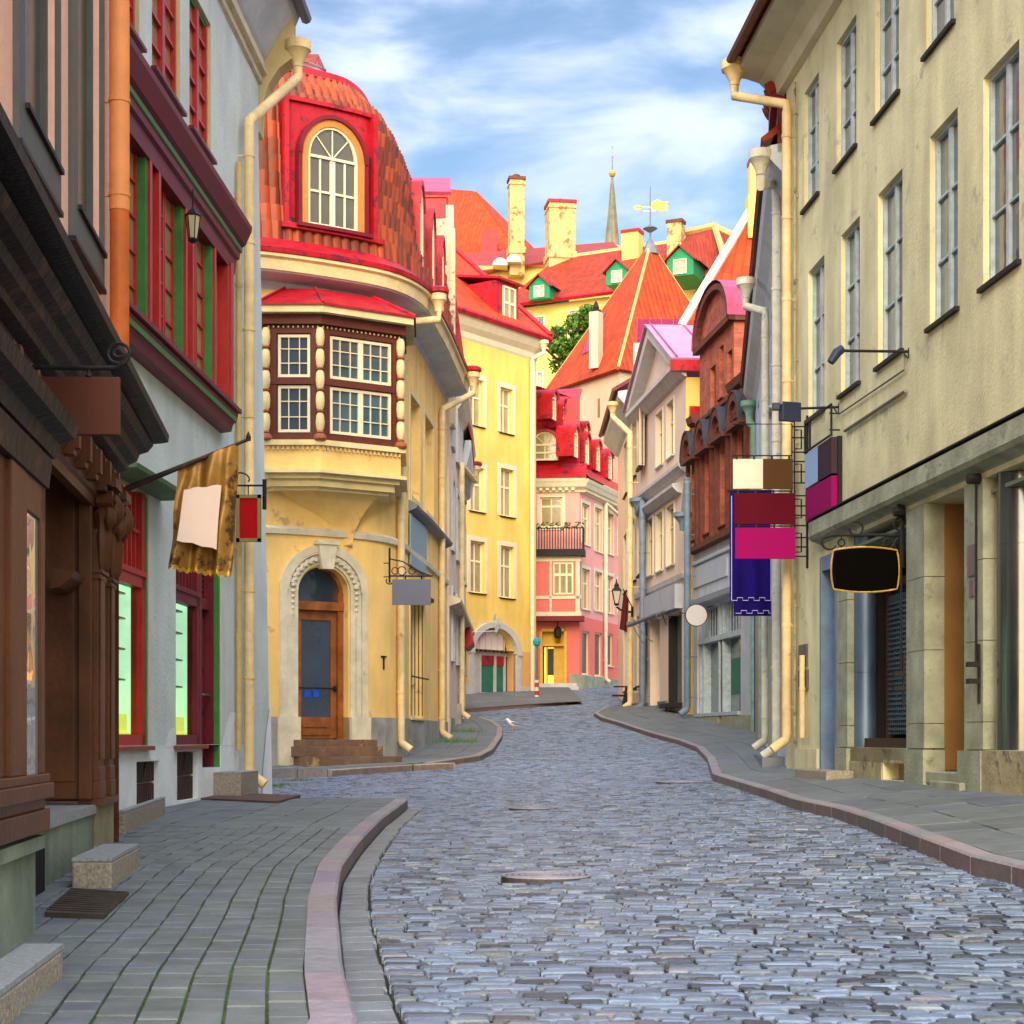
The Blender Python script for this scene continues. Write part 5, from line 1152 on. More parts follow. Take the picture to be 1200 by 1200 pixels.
# ================================================================ L5: tall yellow house
L5 = Wall([(-5.6,65.6),(1.05,74.75)]); u = L5.u
B = thing('tall_yellow_house', 'tall plain bright yellow house with arched grey shop portal and red tile roof', 'house', (-2, 71, 1.4))
ws = []
for xl, xr, yt, yb in ((550,566.5,442,497),(586,600.5,453,506),(551,567,546,598),(586.5,602,548,604),(551,568,633,694),(586.5,602,639,700)):
    ws.append(L5.rect(xl, xr, yt, yb))
for k in (2.6, 5.2):
    for z in (12.9, 9.3, 6.0): ws.append((ws[0][0]-k, ws[0][0]-k+1, z, z+2))
ca, cb = u(554), u(604); cz0 = L5.z(578, 813); cs = L5.z(578, 765); ct = L5.z(578, 735)
m = MB(); zb = L5.z(628, 765); wall_mesh(m, L5, 0, L5.L, zb, 17.1, ws+[(ca, cb, zb, ct+.02, .5, True)], .25); m.spandrel(L5, ca, cb, cs, ct, 0, -.5, 16, ct+.02)
c1, c0 = L5.xy(L5.L, 0), L5.xy(0, 0); sides(m, [(c1.x, c1.y), (c1.x-3, 90), (c0.x-3, 80), (c0.x, c0.y)], .5, 17.1)
build('wall', m, yell_br, B)
zb = L5.z(628, 765)
m = MB(); wall_mesh(m, L5, 0, L5.L, .5, zb, [(ca, cb, cz0, zb, .5, True)]); build('lower_wall', m, yell_or, B)
m = MB(); L5s = L5; hz = zb+1.6
r = (cb-ca)/2; cu = (ca+cb)/2
m.ring(L5, cu, cs, r-.02, r+.32, -.1, .12, 0, 180, 18, (ct-cs)/r); m.box(L5, ca-.3, ca, -.1, .1, .9, cs); m.box(L5, cb, cb+.3, -.1, .1, .9, cs); m.box(L5, ca-.36, ca, -.1, .14, cs-.06, cs+.06); m.box(L5, cb, cb+.36, -.1, .14, cs-.06, cs+.06); m.extr(L5, [(cu-.12,ct-.05),(cu+.12,ct-.05),(cu+.16,ct+.36),(cu-.16,ct+.36)], 0, .2)
build('portal_arch', m, greyc, B)
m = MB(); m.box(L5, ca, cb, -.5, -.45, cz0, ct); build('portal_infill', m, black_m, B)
m = MB(); m.box(L5, ca, cb, -.46, -.35, cs-.1, cs+.05); m.box(L5, ca, ca+.9, -.46, -.38, cz0, cs); 
for k in range(9): x = ca+(cb-ca)*(k+1)/10; m.box(L5, x-.04, x+.04, -.44, -.36, cs, cs+(ct-cs)*math.sin(math.acos(abs(x-cu)/r))*.97)
m.box(L5, ca+.9, ca+1.0, -.42, -.3, cz0, cs); m.box(L5, (ca+1+cb)/2-.05, (ca+1+cb)/2+.05, -.42, -.3, cz0, cs); m.box(L5, cb-.35, cb-.28, -.42, -.3, cz0, cs); m.box(L5, ca+.9, cb+.2, -.42, -.2, cz0-.05, cz0+.06)
sw_ = build('shop_window', m, greyc, B)
m = MB(); m.box(L5, ca+1, cb-.35, -.44, -.4, cz0, cs-.35); build('curtain', m, shopgreen, sw_)
m = MB(); m.box(L5, ca+1, cb-.35, -.43, -.36, cs-.5, cs-.1); build('pelmet', m, redmetal, sw_)
m = MB(); 
for k in range(5): x = ca+.45+k*(cb-ca-.9)/5; m.box(L5, x, x+(cb-ca-.9)/5-.05, -.34, -.3, cs+.12, cs+1.0)
build('notice_boards', m, mat('notice_lilac', (.62,.55,.62), .7, .05), sw_)
for a, b in ((u(543), u(549.5)), (u(608), L5.L)): m = MB(); m.box(L5, a, b, 0, .05, 1, L5.z(620, 805)); build('plinth', m, greyc, B)
for i, q in enumerate(ws): window(B, L5, q, .22, .07, 2, (.62,), .05, creamy, glass_w, iron, sur=white_t, sw=.2)
m = MB(); m.prof(L5, [(0,16.5),(.06,16.6),(.1,16.8),(.3,17.0),(.42,17.2),(.45,17.4),(0,17.5)], 0, L5.L+.05); build('cornice', m, white_t, B)
pk = Vector((-3.2, 80, 23.2)); e0 = Vector(L5(0,.55,17.45)); e1 = Vector(L5(L5.L+.3,.55,17.45)); bk_ = Vector((c1.x-2.6, 90, 17.45))
m = MB(); slab_roof(m, e0, e1, pk, Vector((-8,72,23.2)), .1); slab_roof(m, e1, bk_, pk, pk, .1); build('roof', m, tile_o, B)
m = MB(); m.tube([e1+Vector((0,0,.12)), pk+Vector((0,0,.15))], .17, 5); m.tube([e0, e1], .13, 6); m.tube([e1, bk_], .13, 6); build('roof_flashing', m, redmetal, B)
uu = u(577, -.9); m = MB(); m.box(L5, uu-.8, uu+.8, -3.2, -.1, 17.5, 19.5); d_ = build('dormer', m, redmetal, B); m = MB(); slab_roof(m, L5(uu-.95,.1,19.5), L5(uu+.95,.1,19.5), L5(uu+.95,-3.2,20.1), L5(uu-.95,-3.2,20.1), .1); build('dormer_roof', m, redmetal, d_)
window(d_, Sh(L5, -.02), (uu-.35, uu+.55, 17.95, 19.35), .08, .08, 2, (.5,), .06, creamy, glass_w, None)
pipe(B, L5, 624, 420, 815, white_t, .15, .1, hop=(.2, 17.0, u(626), .5))
m = MB(); u_ = u(546); m.box(L5, u(541), u(549), 0, .06, L5.z(545, 739), L5.z(545, 729)); build('lemon_plate', m, mat('plate_lemon', (.8,.68,.2), .7, .05), B)  # flat lemon yellow plate on the wall

# ================================================================ L6: pink corner house
LA = Wall([(.9,80.2),(3.16,80)]); LB = Wall([(3.16,80),(6.15,88.5)])
B = thing('pink_house', 'pink corner house with red mansard, round-topped dormers, balcony and yellow doorway', 'house', (3.1, 82, 2.2))
m = MB(); m2 = MB(); zs_ = LA.z(660, 722)
qt = LA.rect(633, 659, 583, 618); wall_mesh(m, LA, 0, LA.L, zs_, 12.0, [qt], .2); qd = LA.rect(632.5, 664, 737, 801); wall_mesh(m2, LA, 0, LA.L, 1.2, zs_, [(qd[0], qd[1], qd[2], qd[3], .5)])
wb = []; wb2 = []
X4 = ((682,690.8),(697,705.5),(711.5,718.5),(724,730.5))
for i, (a, b) in enumerate(X4):
    wb.append(LB.rect(a, b, (588.7,593.8,600.6,605.8)[i], (636.5,645,648.4,651.8)[i])); wb.append(LB.rect(a, b, (665.5,669,674,679)[i], (713,715,718,720)[i]))
    wb2.append(LB.rect(a, b, (739,740.6,742,745.7)[i], (790,791.8,780,781.5)[i]))
for w_ in (wb, wb2):
    pass
wall_mesh(m, LB, 0, LB.L, zs_, 12.0, wb, .22); wall_mesh(m2, LB, 0, LB.L, 1.2, zs_, wb2, .22)
c = LB.xy(LB.L, 0); sides(m, [(c.x, c.y), (.9, 94), (.9, 80.2)], 1.2, 12.0)
build('wall', m, pink_h, B); build('ground_floor_wall', m2, pink_l, B)
for q in wb: window(B, LB, q, .16, .07, 2, (.65,), .05, creamy, glass_w, white_t, sur=white_t, sw=.16)
for q in wb2: window(B, LB, q, .16, .07, 1, (), .05, creamy, mat('shop_glass_green', (.04,.10,.08), .15, .2), white_t)
window(B, LA, qt, .16, .08, 2, (.7,), .06, creamy, glass_w, None, sur=white_t, sw=.14)
m = MB()
for w_ in (LA, LB): m.prof(w_, [(0,11.5),(.06,11.53),(.1,11.62),(.3,11.76),(.36,11.92),(.42,12.03),(.44,12.15),(0,12.2)], 0, w_.L+(.3 if w_ is LA else 0))
for w_ in (LA, LB):
    for k in range(int(w_.L/.3)): m.box(w_, .1+k*.3, .25+k*.3, 0, .24, 11.60, 11.72)
build('cornice', m, white_t, B)
m = MB(); c1 = Vector(LA(LA.L+.3,.5,12.2)); 
m.prof(LA, [(.48,12.15),(.5,12.3),(-.1,12.9)], 0, LA.L+.35, cap=False); m.prof(LA, [(-.1,12.9),(-.5,16.0),(-3,17)], 0, LA.L+.0, cap=False)
tp = Vector((2.6, 81.2, 16.3)); tq = Vector((5.3, 88.6, 13.2))
a0, a1 = Vector(LB(0,.5,12.2)), Vector(LB(LB.L,.5,12.2)); b0, b1 = Vector(LB(.3,-.1,12.9)), Vector(LB(LB.L,-.1,12.9))
m.face([a0, a1, b1, b0]); m.face([b0, b1, tq, tp]); m.face([b0, tp, Vector(LA(LA.L-.3,-.5,16.0)), Vector(LA(LA.L,-.1,12.9))]); m.face([tp, tq, (1,92,13.2), (1,82,17)])
build('mansard', m, redmetal, B)
def mini_dormer(wl, cu, z, w, h, of, back, B=B):
    m = MB(); m.ring(wl, cu, z+h-w, w, w+.12, back, of+.1, 0, 180, 12); m.box(wl, cu-w-.12, cu-w, back, of, z, z+h-w); m.box(wl, cu+w, cu+w+.12, back, of, z, z+h-w); d = build('dormer', m, redmetal, B)
    window(d, Sh(wl, of), (cu-w, cu+w, z, z+h), .1, .08, 2, (.5,), .05, creamy, glass_w, None, arch=w)
mini_dormer(LA, u6 := LA.u(639), 13.0, .62, 1.35, .3, -1.0)
for px, z in ((671,13.05),(684,13.0),(697,12.95),(711,12.85)): mini_dormer(LB, LB.u(px+2), z, .34, 1.4, .1, -.75)
for px, z, o in ((650,14.75,-.8),(662,14.6,-.8),(673,14.4,-.8),(685,14.1,-.7)): mini_dormer(LB, LB.u(px, -.8), z, .32, 1.3, o, -1.7)
# balcony and oriel
zf = LA.z(655, 646); zt_ = LA.z(655, 621); bx0, bx1 = LA.u(624), LA.u(681, .6)
m = MB(); m.box(LA, 0, LA.L+.3, 0, 1.0, zf-.3, zf); build('balcony_floor', m, iron, B)
m = MB(); m.box(LA, 0, LA.L+.25, .9, .95, zt_-.05, zt_); m.box(LA, LA.L+.2, LA.L+.25, 0, .95, zt_-.05, zt_)
for k in range(20): x = .05+k*(LA.L+.15)/19; m.box(LA, x-.022, x+.022, .90, .95, zf, zt_)
for k in range(6): m.box(LA, LA.L+.21, LA.L+.24, .1+k*.15, .13+k*.15, zf, zt_)
build('balcony_railing', m, iron, B)
m = MB()
for k in range(120):
    x = random.uniform(0, LA.L+.25); z = zt_+random.uniform(-.15, .18); o = .95+random.uniform(-.1, .16); a = random.uniform(0, 3)
    m.face([LA(x, o, z), LA(x+.1*math.cos(a), o+.03, z+.1*math.sin(a)), LA(x+.05, o+.06, z+.1)])
build('flower_box', m, mat('leaf_dark', (.03,.10,.02), .7, .4, 5), B)
zo = LA.z(655, 722); x0, x1 = 0, LA.L+.05
m = MB(); m.box(LA, x0, x1, 0, .65, zo, zf-.3); ob = build('oriel', m, pink_l, B)
m = MB(); m.box(LA, x0, x1+.06, 0, .71, zo-.05, zo+.15); m.box(LA, x0, x1+.04, 0, .69, zo+.75, zo+.9); m.box(LA, x0, x1+.05, 0, .7, zf-.55, zf-.3)
for x in (0, LA.u(648,.65)-.16, LA.u(673,.65)+.06, x1-.1): m.box(LA, x, x+.1, 0, .69, zo, zf-.3)
build('oriel_trim', m, white_t, ob)
window(ob, Sh(LA, .67), (LA.u(648,.65), LA.u(672,.65), zo+.95, zf-.6), .02, .08, 3, (.62,), .08, creamy, glass_w, None)
m = MB(); m.box(LA, x0, x1+.2, 0, .85, zo-.28, zo-.05); build('oriel_base', m, maroon, ob)
a, b, c, d = qd; m = MB(); m.box(LA, a, a+.12, -.45, .03, c, d); m.box(LA, b-.12, b, -.45, .03, c, d); m.box(LA, a, b, -.45, .03, d-.12, d); m.box(LA, a, b, -.45, -.1, d-.8, d-.7)
m.box(LA, (a+b)/2, b-.1, -.45, -.38, c, d-.7); m.box(LA, (a+b)/2-.35, (a+b)/2-.28, -.4, -.3, c, d-.7); m.box(LA, a, b, -.46, -.4, d-.7, d-.1); build('doorway', m, door_y, B)
m = MB(); m.box(LA, a+.12, (a+b)/2, -1.4, -1.35, c, d-.8); build('lit_hallway', m, mat('lit_warm', (.8,.4,.1), .8, .5, 2.5, 0, emis=(1,.33,.04,1.6)), B)
m = MB(); m.box(LA, (a+b)/2-.28, (a+b)/2, -.42, -.36, c+.4, d-.9); build('door_glass', m, glass_d, B)
m = MB(); m.box(LA, a, b+.5, -.1, .5, c-.18, c); m.box(LA, a, b+.6, 0, .85, c-.34, c-.17); m.box(LA, a, b+.7, 0, 1.2, 1.2, c-.33); build('steps', m, greyc, B)
m = MB(); m.box(LB, 0, LB.L, 0, .12, 1.2, LB.z(700, 794)); m.box(LA, LA.u(667), LA.L, 0, .12, 1.2, LA.z(670,790)); build('plinth', m, stone_g, B)
m = MB(); cx = LA.xy(LA.u(654), .3); m.tube([(cx.x,cx.y,zo-.25),(cx.x,cx.y,zo-.5)], .02, 5); m.lathe((cx.x,cx.y,zo-1.05), [(.1,0),(.16,.05),(.18,.4),(.06,.55)], 6)
o = build('hanging_lantern', m, iron, None); tag(o, 'dark lantern hanging above the yellow doorway of the pink house', 'lantern')
pipe(B, LB, 710, 590, 800, white_t, .14, .09, hop=(.15, 11.3, LB.u(718), .4))

# ================================================================ far roofs uphill
F_ = Vector((5.6,90,19.4)); Lc = Vector((1.83,96.5,19.4)); Rc = Vector((13.2,96.0,19.4)); Bc = Lc+Rc-F_; ap = W(762, 288, 95.5)
B = thing('tower_house', 'peach walled tower-like house under a steep pyramid of orange tiles', 'house', (7.5, 95.5, 4))
def inw(p, k=.35): c = (F_+Bc)/2; q = Vector((p.x, p.y))-Vector((c.x, c.y)); q = q*(1-k/q.length); return (c.x+q.x, c.y+q.y)
m = MB(); P4 = [inw(p) for p in (Lc, F_, Rc, Bc)]; sides(m, P4, 3, 19.5, False, True); build('wall', m, peachy_t, B)
m = MB(); slab_roof(m, Lc, F_, ap, ap, .15); slab_roof(m, F_, Rc, ap, ap, .15); slab_roof(m, Rc, Bc, ap, ap, .15); slab_roof(m, Bc, Lc, ap, ap, .15); build('roof', m, tile_p, B)
m = MB()
for q in (Lc, F_, Rc): m.tube([q+Vector((0,0,.16)), ap+Vector((0,0,.12))], .09, 6)
build('hip_mortar', m, stone_ridge, B)
m = MB(); m.tube([ap, ap+Vector((0,0,3.3))], [.07,.03], 6); m.lathe(ap, [(.5,-.5),(.25,.1),(.08,.4)], 8); m.lathe(ap+Vector((0,0,.95)), [(.05,-.25),(.1,-.2),(.42,0),(.1,.2),(.05,.25)], 12); wv = build('weathervane', m, zinc, B)
m = MB(); fv = Fr(ap.x, ap.y); z0 = ap.z+2.15
m.box(fv, -.85, .1, -.02, .02, z0-.02, z0+.03); m.extr(fv, [(-.95,z0),(-.75,z0+.12),(-.5,z0+.05),(-.5,z0-.08),(-.75,z0-.16)], -.02, .02)
m.extr(fv, [(0,z0-.1),(.3,z0-.12),(.6,z0-.22),(1.0,z0-.16),(.8,z0-.02),(1.05,z0+.04),(.85,z0+.1),(1.0,z0+.32),(.7,z0+.3),(.4,z0+.42),(.1,z0+.28)], -.025, .025)
m.box(fv, -.4, .3, -.02, .02, z0-.24, z0-.2); build('gilded_vane', m, gold, wv)
c = W(698.5, 400, 92.2); m = MB(); m.box(Fr(c.x, c.y, -30), -.27, .27, -.3, .3, c.z-1.5, c.z+1.55); build('chimney', m, peachy_t, B); m = MB(); m.box(Fr(c.x, c.y, -30), -.2, .2, -.2, .2, c.z+1.55, c.z+1.7); m.lathe((c.x,c.y,c.z+1.7), [(.14,0),(.18,.1),(.1,.35),(.02,.5)], 8); build('chimney_cap', m, iron, B)
nL = (F_-Lc).cross(ap-Lc).normalized(); nL = nL if nL.y < 0 else -nL
a = W(713, 372, 93.); 
def onL(px, py, e=.2):
    d = Vector(((px-HX)/FPX, 1, (HY-py)/FPX)); t = (Lc-Vector((0,0,0))).dot(nL)/d.dot(nL); return d*t+nL*e
m = MB(); P5 = [onL(x_, y_) for x_, y_ in ((684,418),(693,414),(713,368),(708,368))]; m.face(P5); build('roof_flashing', m, pinkmetal, B)
m = MB(); wl_ = Wall([P4[0], P4[1]]); 
for x_, y_, w_, h_ in ((652,477,.5,.12),(702,478,.1,.5),(669,483,.7,.1),(690,520,.6,.15)): uu = wl_.u(x_); zz = wl_.z(x_, y_); m.box(wl_, uu-w_, uu+w_, 0, .03, zz-h_, zz+h_)
build('wall_slots', m, mat('rust_slot', (.25,.14,.06), .9), B)
# maroon metal extension to the right
m = MB(); a = W(745, 433, 78); b = W(803, 433, 78); slab_roof(m, a, b, W(803,376,81), W(747,376,81), .1); ext = build('metal_roof', m, maroon if False else mat('magenta_sheet_roof', (.20,.004,.03), .4, .2, 2), B)
m = MB()
for k in range(5): m.tube([a.lerp(b, k/4)+Vector((0,-.05,.15)), W(747,376,81).lerp(W(803,376,81), k/4)+Vector((0,-.05,.15))], .03, 4)
build('roof_seam', m, pinkmetal, ext)

B = thing('uphill_long_house', 'long yellow house uphill with red tile roof and green dormers', 'house', (10, 115, 8))
e0 = W(592, 360, 118); e0.z = 29.8; dv = Vector((16.5, -8.5, 0)); e1 = e0+dv*1.35
bkv = Vector((3.4, 8, 0)); r0 = e0+bkv*.62+dv*.10; r0.z = 34.2; r1 = r0+dv*1.02
UW = Wall([(e0.x+.2, e0.y+.3), (e1.x, e1.y+.3)])
m = MB(); uw = [UW.rect(623, 637, 373, 406), UW.rect(630, 635.5, 437, 458), UW.rect(668, 680, 365, 398)]; wall_mesh(m, UW, 0, UW.L, 4, 29.7, uw, .25); c1 = UW.xy(UW.L, 0); sides(m, [(c1.x, c1.y), (c1.x+4, c1.y+12), (e0.x+4, e0.y+12), (e0.x+.2, e0.y+.3)], 4, 29.7); build('wall', m, yell_b2, B)
for q in uw: window(B, UW, q, .2, .08, 2, (.4, .7), .06, white_t, glass_b, None, sur=white_t, sw=.12)
m = MB(); slab_roof(m, e0-Vector((.3,.3,0)), e1, r1+dv*.2, r0, .15); slab_roof(m, e0+bkv*1.3, e0-Vector((.3,.3,0)), r0, r0, .15); build('roof', m, tile_r, B)
m = MB(); m.tube([r0, r1+dv*.2], .28, 6); m.tube([r0, e0+Vector((0,0,.1))], .15, 5); build('ridge_mortar', m, stone_ridge, B)
m = MB(); m.tube([e0-Vector((.3,.3,0)), e1], .17, 6); build('gutter', m, redmetal, B)
def green_dormer(px, py, w, d, sc=1):
    c = W(px, py, d); f = Fr(c.x, c.y, -24); m = MB(); h = w*.62
    m.extr(f, [(-w/2,0),(w/2,0),(w/2,h),(0,h+w*.42),(-w/2,h)], -3.5, 0)
    m.v = [(x, y, z+c.z) for x, y, z in m.v]; dm = build('dormer', m, mat('dormer_green', (.01,.22,.09), .6, .12, 2), B)
    m = MB()
    for s in (-1, 1): m.face([f(0,.25,h+w*.5+c.z), f(s*(w/2+.25),.25,h-.15+c.z), f(s*(w/2+.25),-3.5,h-.15+c.z), f(0,-3.5,h+w*.5+c.z)][::s]); m.face([f(0,.25,h+w*.5+c.z), f(s*(w/2+.25),.25,h-.15+c.z), f(s*(w/2+.25),.25,h-.27+c.z), f(0,.25,h+w*.5-.12+c.z)][::-s])
    build('dormer_roof', m, redmetal, dm)
    class Q:
        curved = False
        def __call__(s, u, o, z): return f(u, o+.03, z+c.z)
    window(dm, Q(), (-w*.25, w*.25, .1, h*.95), .02, .07, 2, (.5,), .06, white_t, glass_w, None)
green_dormer(632, 350, 1.5, 115.5); green_dormer(723, 333, 1.5, 110.5); green_dormer(797, 323, 1.75, 107.3)
for px, py, w, h, d, mm in ((741,287,.6,.75,118,yell_b2),(792,286,.5,1.35,115,chim)):
    c = W(px, py, d); m = MB(); m.box(Fr(c.x, c.y, -24), -w, w, -w*.8, w*.8, c.z-1.5, c.z+h); q = build('chimney', m, mm, B); m = MB(); m.box(Fr(c.x, c.y, -24), -w-.08, w+.08, -w*.9, w*.9, c.z+h, c.z+h+.22); build('chimney_cap', m, tile_r if False else brick_t if px > 760 else redmetal, q)
c = W(838, 266, 113); m = MB(); m.tube([W(806,273,116), c], .3, 6); m.tube([c, W(862,277,109)], .22, 6); m.tube([c, W(850,305,106)], .22, 6); build('hip_mortar', m, stone_ridge, B)
m = MB(); m.face([c+Vector((0,.1,0)), W(850,306,106), W(905,340,105), W(905,290,109), W(862,277,109)], [(0,0),(0,4),(4,4),(5,0),(2,0)]); m.face([W(790,300,112.5), W(850,340,106), c, W(806,274,116)], [(0,0),(4,0),(4,4),(0,4)]); build('hip_roof', m, tile_r, B)

B = thing('uphill_red_house', 'yellow house uphill with dark red roof, half-moon vents and two huge plaster chimneys', 'house', (-1, 128, 10))
e0 = W(548, 322, 126); e1 = W(665, 296, 126); UW = Wall([(e0.x-3, 126.2), (e1.x+4, 127)])
m = MB(); wall_mesh(m, UW, 0, UW.L, 8, UW.z(600, 312), [UW.rect(573,579,330,345), UW.rect(602,608,333,345)], .3); sides(m, [tuple(UW.xy(UW.L,0)), (10, 140), (-8, 140), tuple(UW.xy(0,0))], 8, 34); build('wall', m, yell_b2, B)
m = MB(); zz = UW.z(600, 312); slab_roof(m, UW(0,.5,zz-1.4), UW(UW.L,.5,zz+1), UW(UW.L,-5,zz+3.2), UW(0,-5,zz+1.8), .2); build('roof', m, mat('dark_red_sheet', (.26,.03,.02), .6, .25, 1.5), B)
for px, py in ((586,303),(602,299)):
    c = W(px, py, 124.8); m = MB(); m.ring(Fr(c.x, c.y), 0, c.z-.5, .0, .55, -1.5, .1, 0, 180, 10); build('eyebrow_vent', m, white_t, B)
for px, w, yt, yb in ((605,.55,208,293),(656.5,.95,237,300)):
    c = W(px, yb, 126 if px < 620 else 122); h = (yb-yt)/FPX*c.y; m = MB(); f = Fr(c.x, c.y, 8)
    m.box(f, -w, w, -w, w, c.z-2, c.z+h-.3); m.box(f, -w-.1, w+.1, -w-.1, w+.1, c.z-.4, c.z+.1); m.box(f, -w-.07, w+.07, -w-.07, w+.07, c.z+h-.7, c.z+h-.5); q = build('chimney', m, chim, B, bevel=.04)
    m = MB(); m.box(f, -w-.08, w+.08, -w-.08, w+.08, c.z+h-.3, c.z+h-.08); m.lathe((c.x, c.y, c.z+h-.1), [(.3,0),(.3,.25),(.1,.35)], 8); build('chimney_cap', m, brick_t if px < 620 else redmetal, q)
B = thing('uphill_pyramid_house', 'house uphill on the left with a steep plain orange pyramid roof', 'house', (-4, 138, 10))
a, b, c, pk, pl = W(470, 325, 138), W(625, 325, 136), W(650, 318, 150), W(556, 226, 144), W(500, 232, 143); pl.z = pk.z; m = MB(); slab_roof(m, a, b, pk, pl, .2); slab_roof(m, b, c, pk, pk, .2); build('roof', m, tile_o, B)
m = MB(); sides(m, [(a.x+.3,a.y+.3),(b.x-.3,b.y+.3),(c.x-.5,c.y-.5)], 8, a.z, False); build('wall', m, yell_b2, B)
m = MB(); c = W(575, 298, 136.5); m.box(Fr(c.x, c.y), -.7, .5, -1.5, .1, c.z-.6, c.z+1.9); build('dormer', m, redmetal, B)
B = thing('church_spire', 'slender dark copper church spire topped by a gold ball and tall vane', 'spire', (10, 175, 20))
c = W(717.5, 292, 175); k = 175/FPX; m = MB(); m.lathe((c.x, c.y, 0), [(13*k, 15), (13*k, c.z-1.2), (9.5*k, c.z+.3)], 8, a0=.3); build('tower', m, mat('spire_stone', (.4,.33,.2), .9), B)
m = MB(); m.lathe((c.x, c.y, c.z), [(9.6*k,0),(8.3*k,15*k),(6.2*k,35*k),(3.3*k,66*k),(1.1*k,86*k),(.8*k,90*k)], 8, a0=.3); build('spire_roof', m, mat('spire_copper', (.17,.16,.10), .6, .35, .8, .3, 3, streak=.3), B)
m = MB(); m.lathe((c.x, c.y, c.z+88.5*k), [(.5*k,-4.2*k),(3*k,-3*k),(4.2*k,0),(3*k,3*k),(.5*k,4.2*k)], 16); build('gold_ball', m, gold, B, smooth=True)
m = MB(); m.tube([(c.x, c.y, c.z+92*k), (c.x, c.y, c.z+121*k)], [.8*k,.4*k], 6); m.extr(Fr(c.x, c.y), [(-1.2*k,c.z+107*k),(1.8*k,c.z+109*k),(2.4*k,c.z+114*k),(.4*k,c.z+113*k),(.6*k,c.z+118*k),(-.6*k,c.z+117*k)], -.06, .06); build('spire_vane', m, zinc, B)
# tree on the slope
B = thing('tree', 'round leafy green tree between the yellow long house and the tower roof', 'tree', (3.6, 101, 6))
m = MB(); m.tube([(3.6,101,5),(3.7,101,17),(3.8,101,22),(3.95,101,25)], [.45,.34,.22,.08], 10)
for a in range(9): A = a*.8; z = 19.5+a*.6; m.tube([(3.75,101,z-1),(3.75+math.cos(A)*1.2,101+math.sin(A)*1.2,z+.6),(3.75+math.cos(A)*2.2,101+math.sin(A)*2,z+1.5)], [.16,.09,.04], 6)
build('trunk', m, dkwood, B)
m = MB(); cl = []
for k in range(44):
    A = random.uniform(0, 6.28); rr = random.random()**.5; z = random.uniform(-1, 1); R_ = math.sqrt(max(.05, 1-z*z)); cl.append((4.0+math.cos(A)*rr*1.55*R_+.3*z, 101+math.sin(A)*rr*1.7*R_, 23.2+z*2.3, random.uniform(.35, .7)))
for x, y, z, s in cl:
    for _ in range(240):
        A = random.uniform(0, 6.28); ph = math.acos(random.uniform(-1, 1)); r = s*random.uniform(.55, 1.1); p = Vector((x+r*math.sin(ph)*math.cos(A), y+r*math.sin(ph)*math.sin(A), z+r*math.cos(ph)*.8))
        a = Vector((random.uniform(-1,1), random.uniform(-1,1), random.uniform(-.6,.6))).normalized()*random.uniform(.09,.17); b = a.cross(Vector((random.uniform(-1,1), random.uniform(-1,1), random.uniform(-1,1)))).normalized()*random.uniform(.05,.1)
        g = random.uniform(.7, 1.3); m.face([p-a, p+b, p+a, p-b], None, (.09*g, .20*g, .025*g))
build('crown', m, mat('leaves', (0,0,0), .6, .3, 1, 0, attr=True), B)

# ================================================================ R2: pale blue house
R2 = Wall([(6.24,43.8),(4.17,25.8)])
B = thing('pale_blue_house', 'pale blue plaster house with grey eave squeezed between brick house and cream house', 'house', (5.2, 34, -.3))
u = R2.u; wn = [(k, k+1.1, z, z+1.9) for k in (2, 5, 8, 11, 14) for z in (3.4, 6.2)]; gw = [(k, k+1.6, .3, 2.6) for k in (3, 8, 12.5)]
m = MB(); wall_mesh(m, R2, 0, R2.L, -1, 8.9, wn+gw, .12); a = R2.xy(0,0); b = R2.xy(R2.L,0); sides(m, [(b.x,b.y),(b.x+9,b.y),(a.x+9,a.y),(a.x,a.y)], -1, 8.9); build('wall', m, bluish, B)
for q in wn+gw: window(B, R2, q, .1, .06, 2, (.6,), .03, frame_bl, glass_b, greyc)
m = MB(); m.prof(R2, [(0,8.45),(.08,8.6),(.26,8.8),(.3,8.9),(.3,9.0),(0,9.05)], -.1, R2.L-.1); build('soffit', m, soffit, B)
m = MB(); m.prof(R2, [(.27,8.98),(.36,9.0),(.36,9.08),(.2,9.16)], -.1, R2.L-.1); build('gutter', m, iron, B)
m = MB(); slab_roof(m, R2(-.1,.34,9.05), R2(R2.L-.1,.34,9.05), R2(R2.L-.1,-4.5,12.6), R2(-.1,-4.5,12.6), .1); slab_roof(m, R2(R2.L-.1,-9,9.05), R2(-.1,-9,9.05), R2(-.1,-4.5,12.6), R2(R2.L-.1,-4.5,12.6), .1); build('roof', m, tile_r, B)
m = MB(); m.box(R2, R2.L-1.2, R2.L-.1, -.8, .15, 8.9, 9.6); m.box(R2, R2.L-1.2, R2.L-.1, -.8, .25, 9.6, 9.85); fwl = build('firewall_cap', m, maroon, B)
m = MB()
for k in range(5):
    for j in range(3): c = R2(R2.L-1.15+k*.25, .3-j*.3, 9.86+j*.1); m.tube([c, R2(R2.L-1.15+k*.25, .05-j*.3, 10.0+j*.1)], .11, 8)
build('cap_tiles', m, tile_r, fwl)
def r2pipe(px, yt, yb, hz, hu, col, ho, r=.075, hr=.16):
    return pipe(B, R2, px, yt, yb, col, .12, r, hop=(hr, hz, hu, ho))
r2pipe(910, 215, 888, 8.65, R2.L-.2, stick, .40); r2pipe(897, 365, 878, 8.5, 11.2, stick, .48)
for a, b in ((905, 911), (889, 893)): m = MB(); m.box(R2, u(a), u(b), 0, .08, -.6, 3.4); build('pilaster', m, stone_g, B)
m = MB(); m.box(R2, u(898,.1), u(912,.1), 0, .35, -.7, -.3); build('base_block', m, zinc, B)
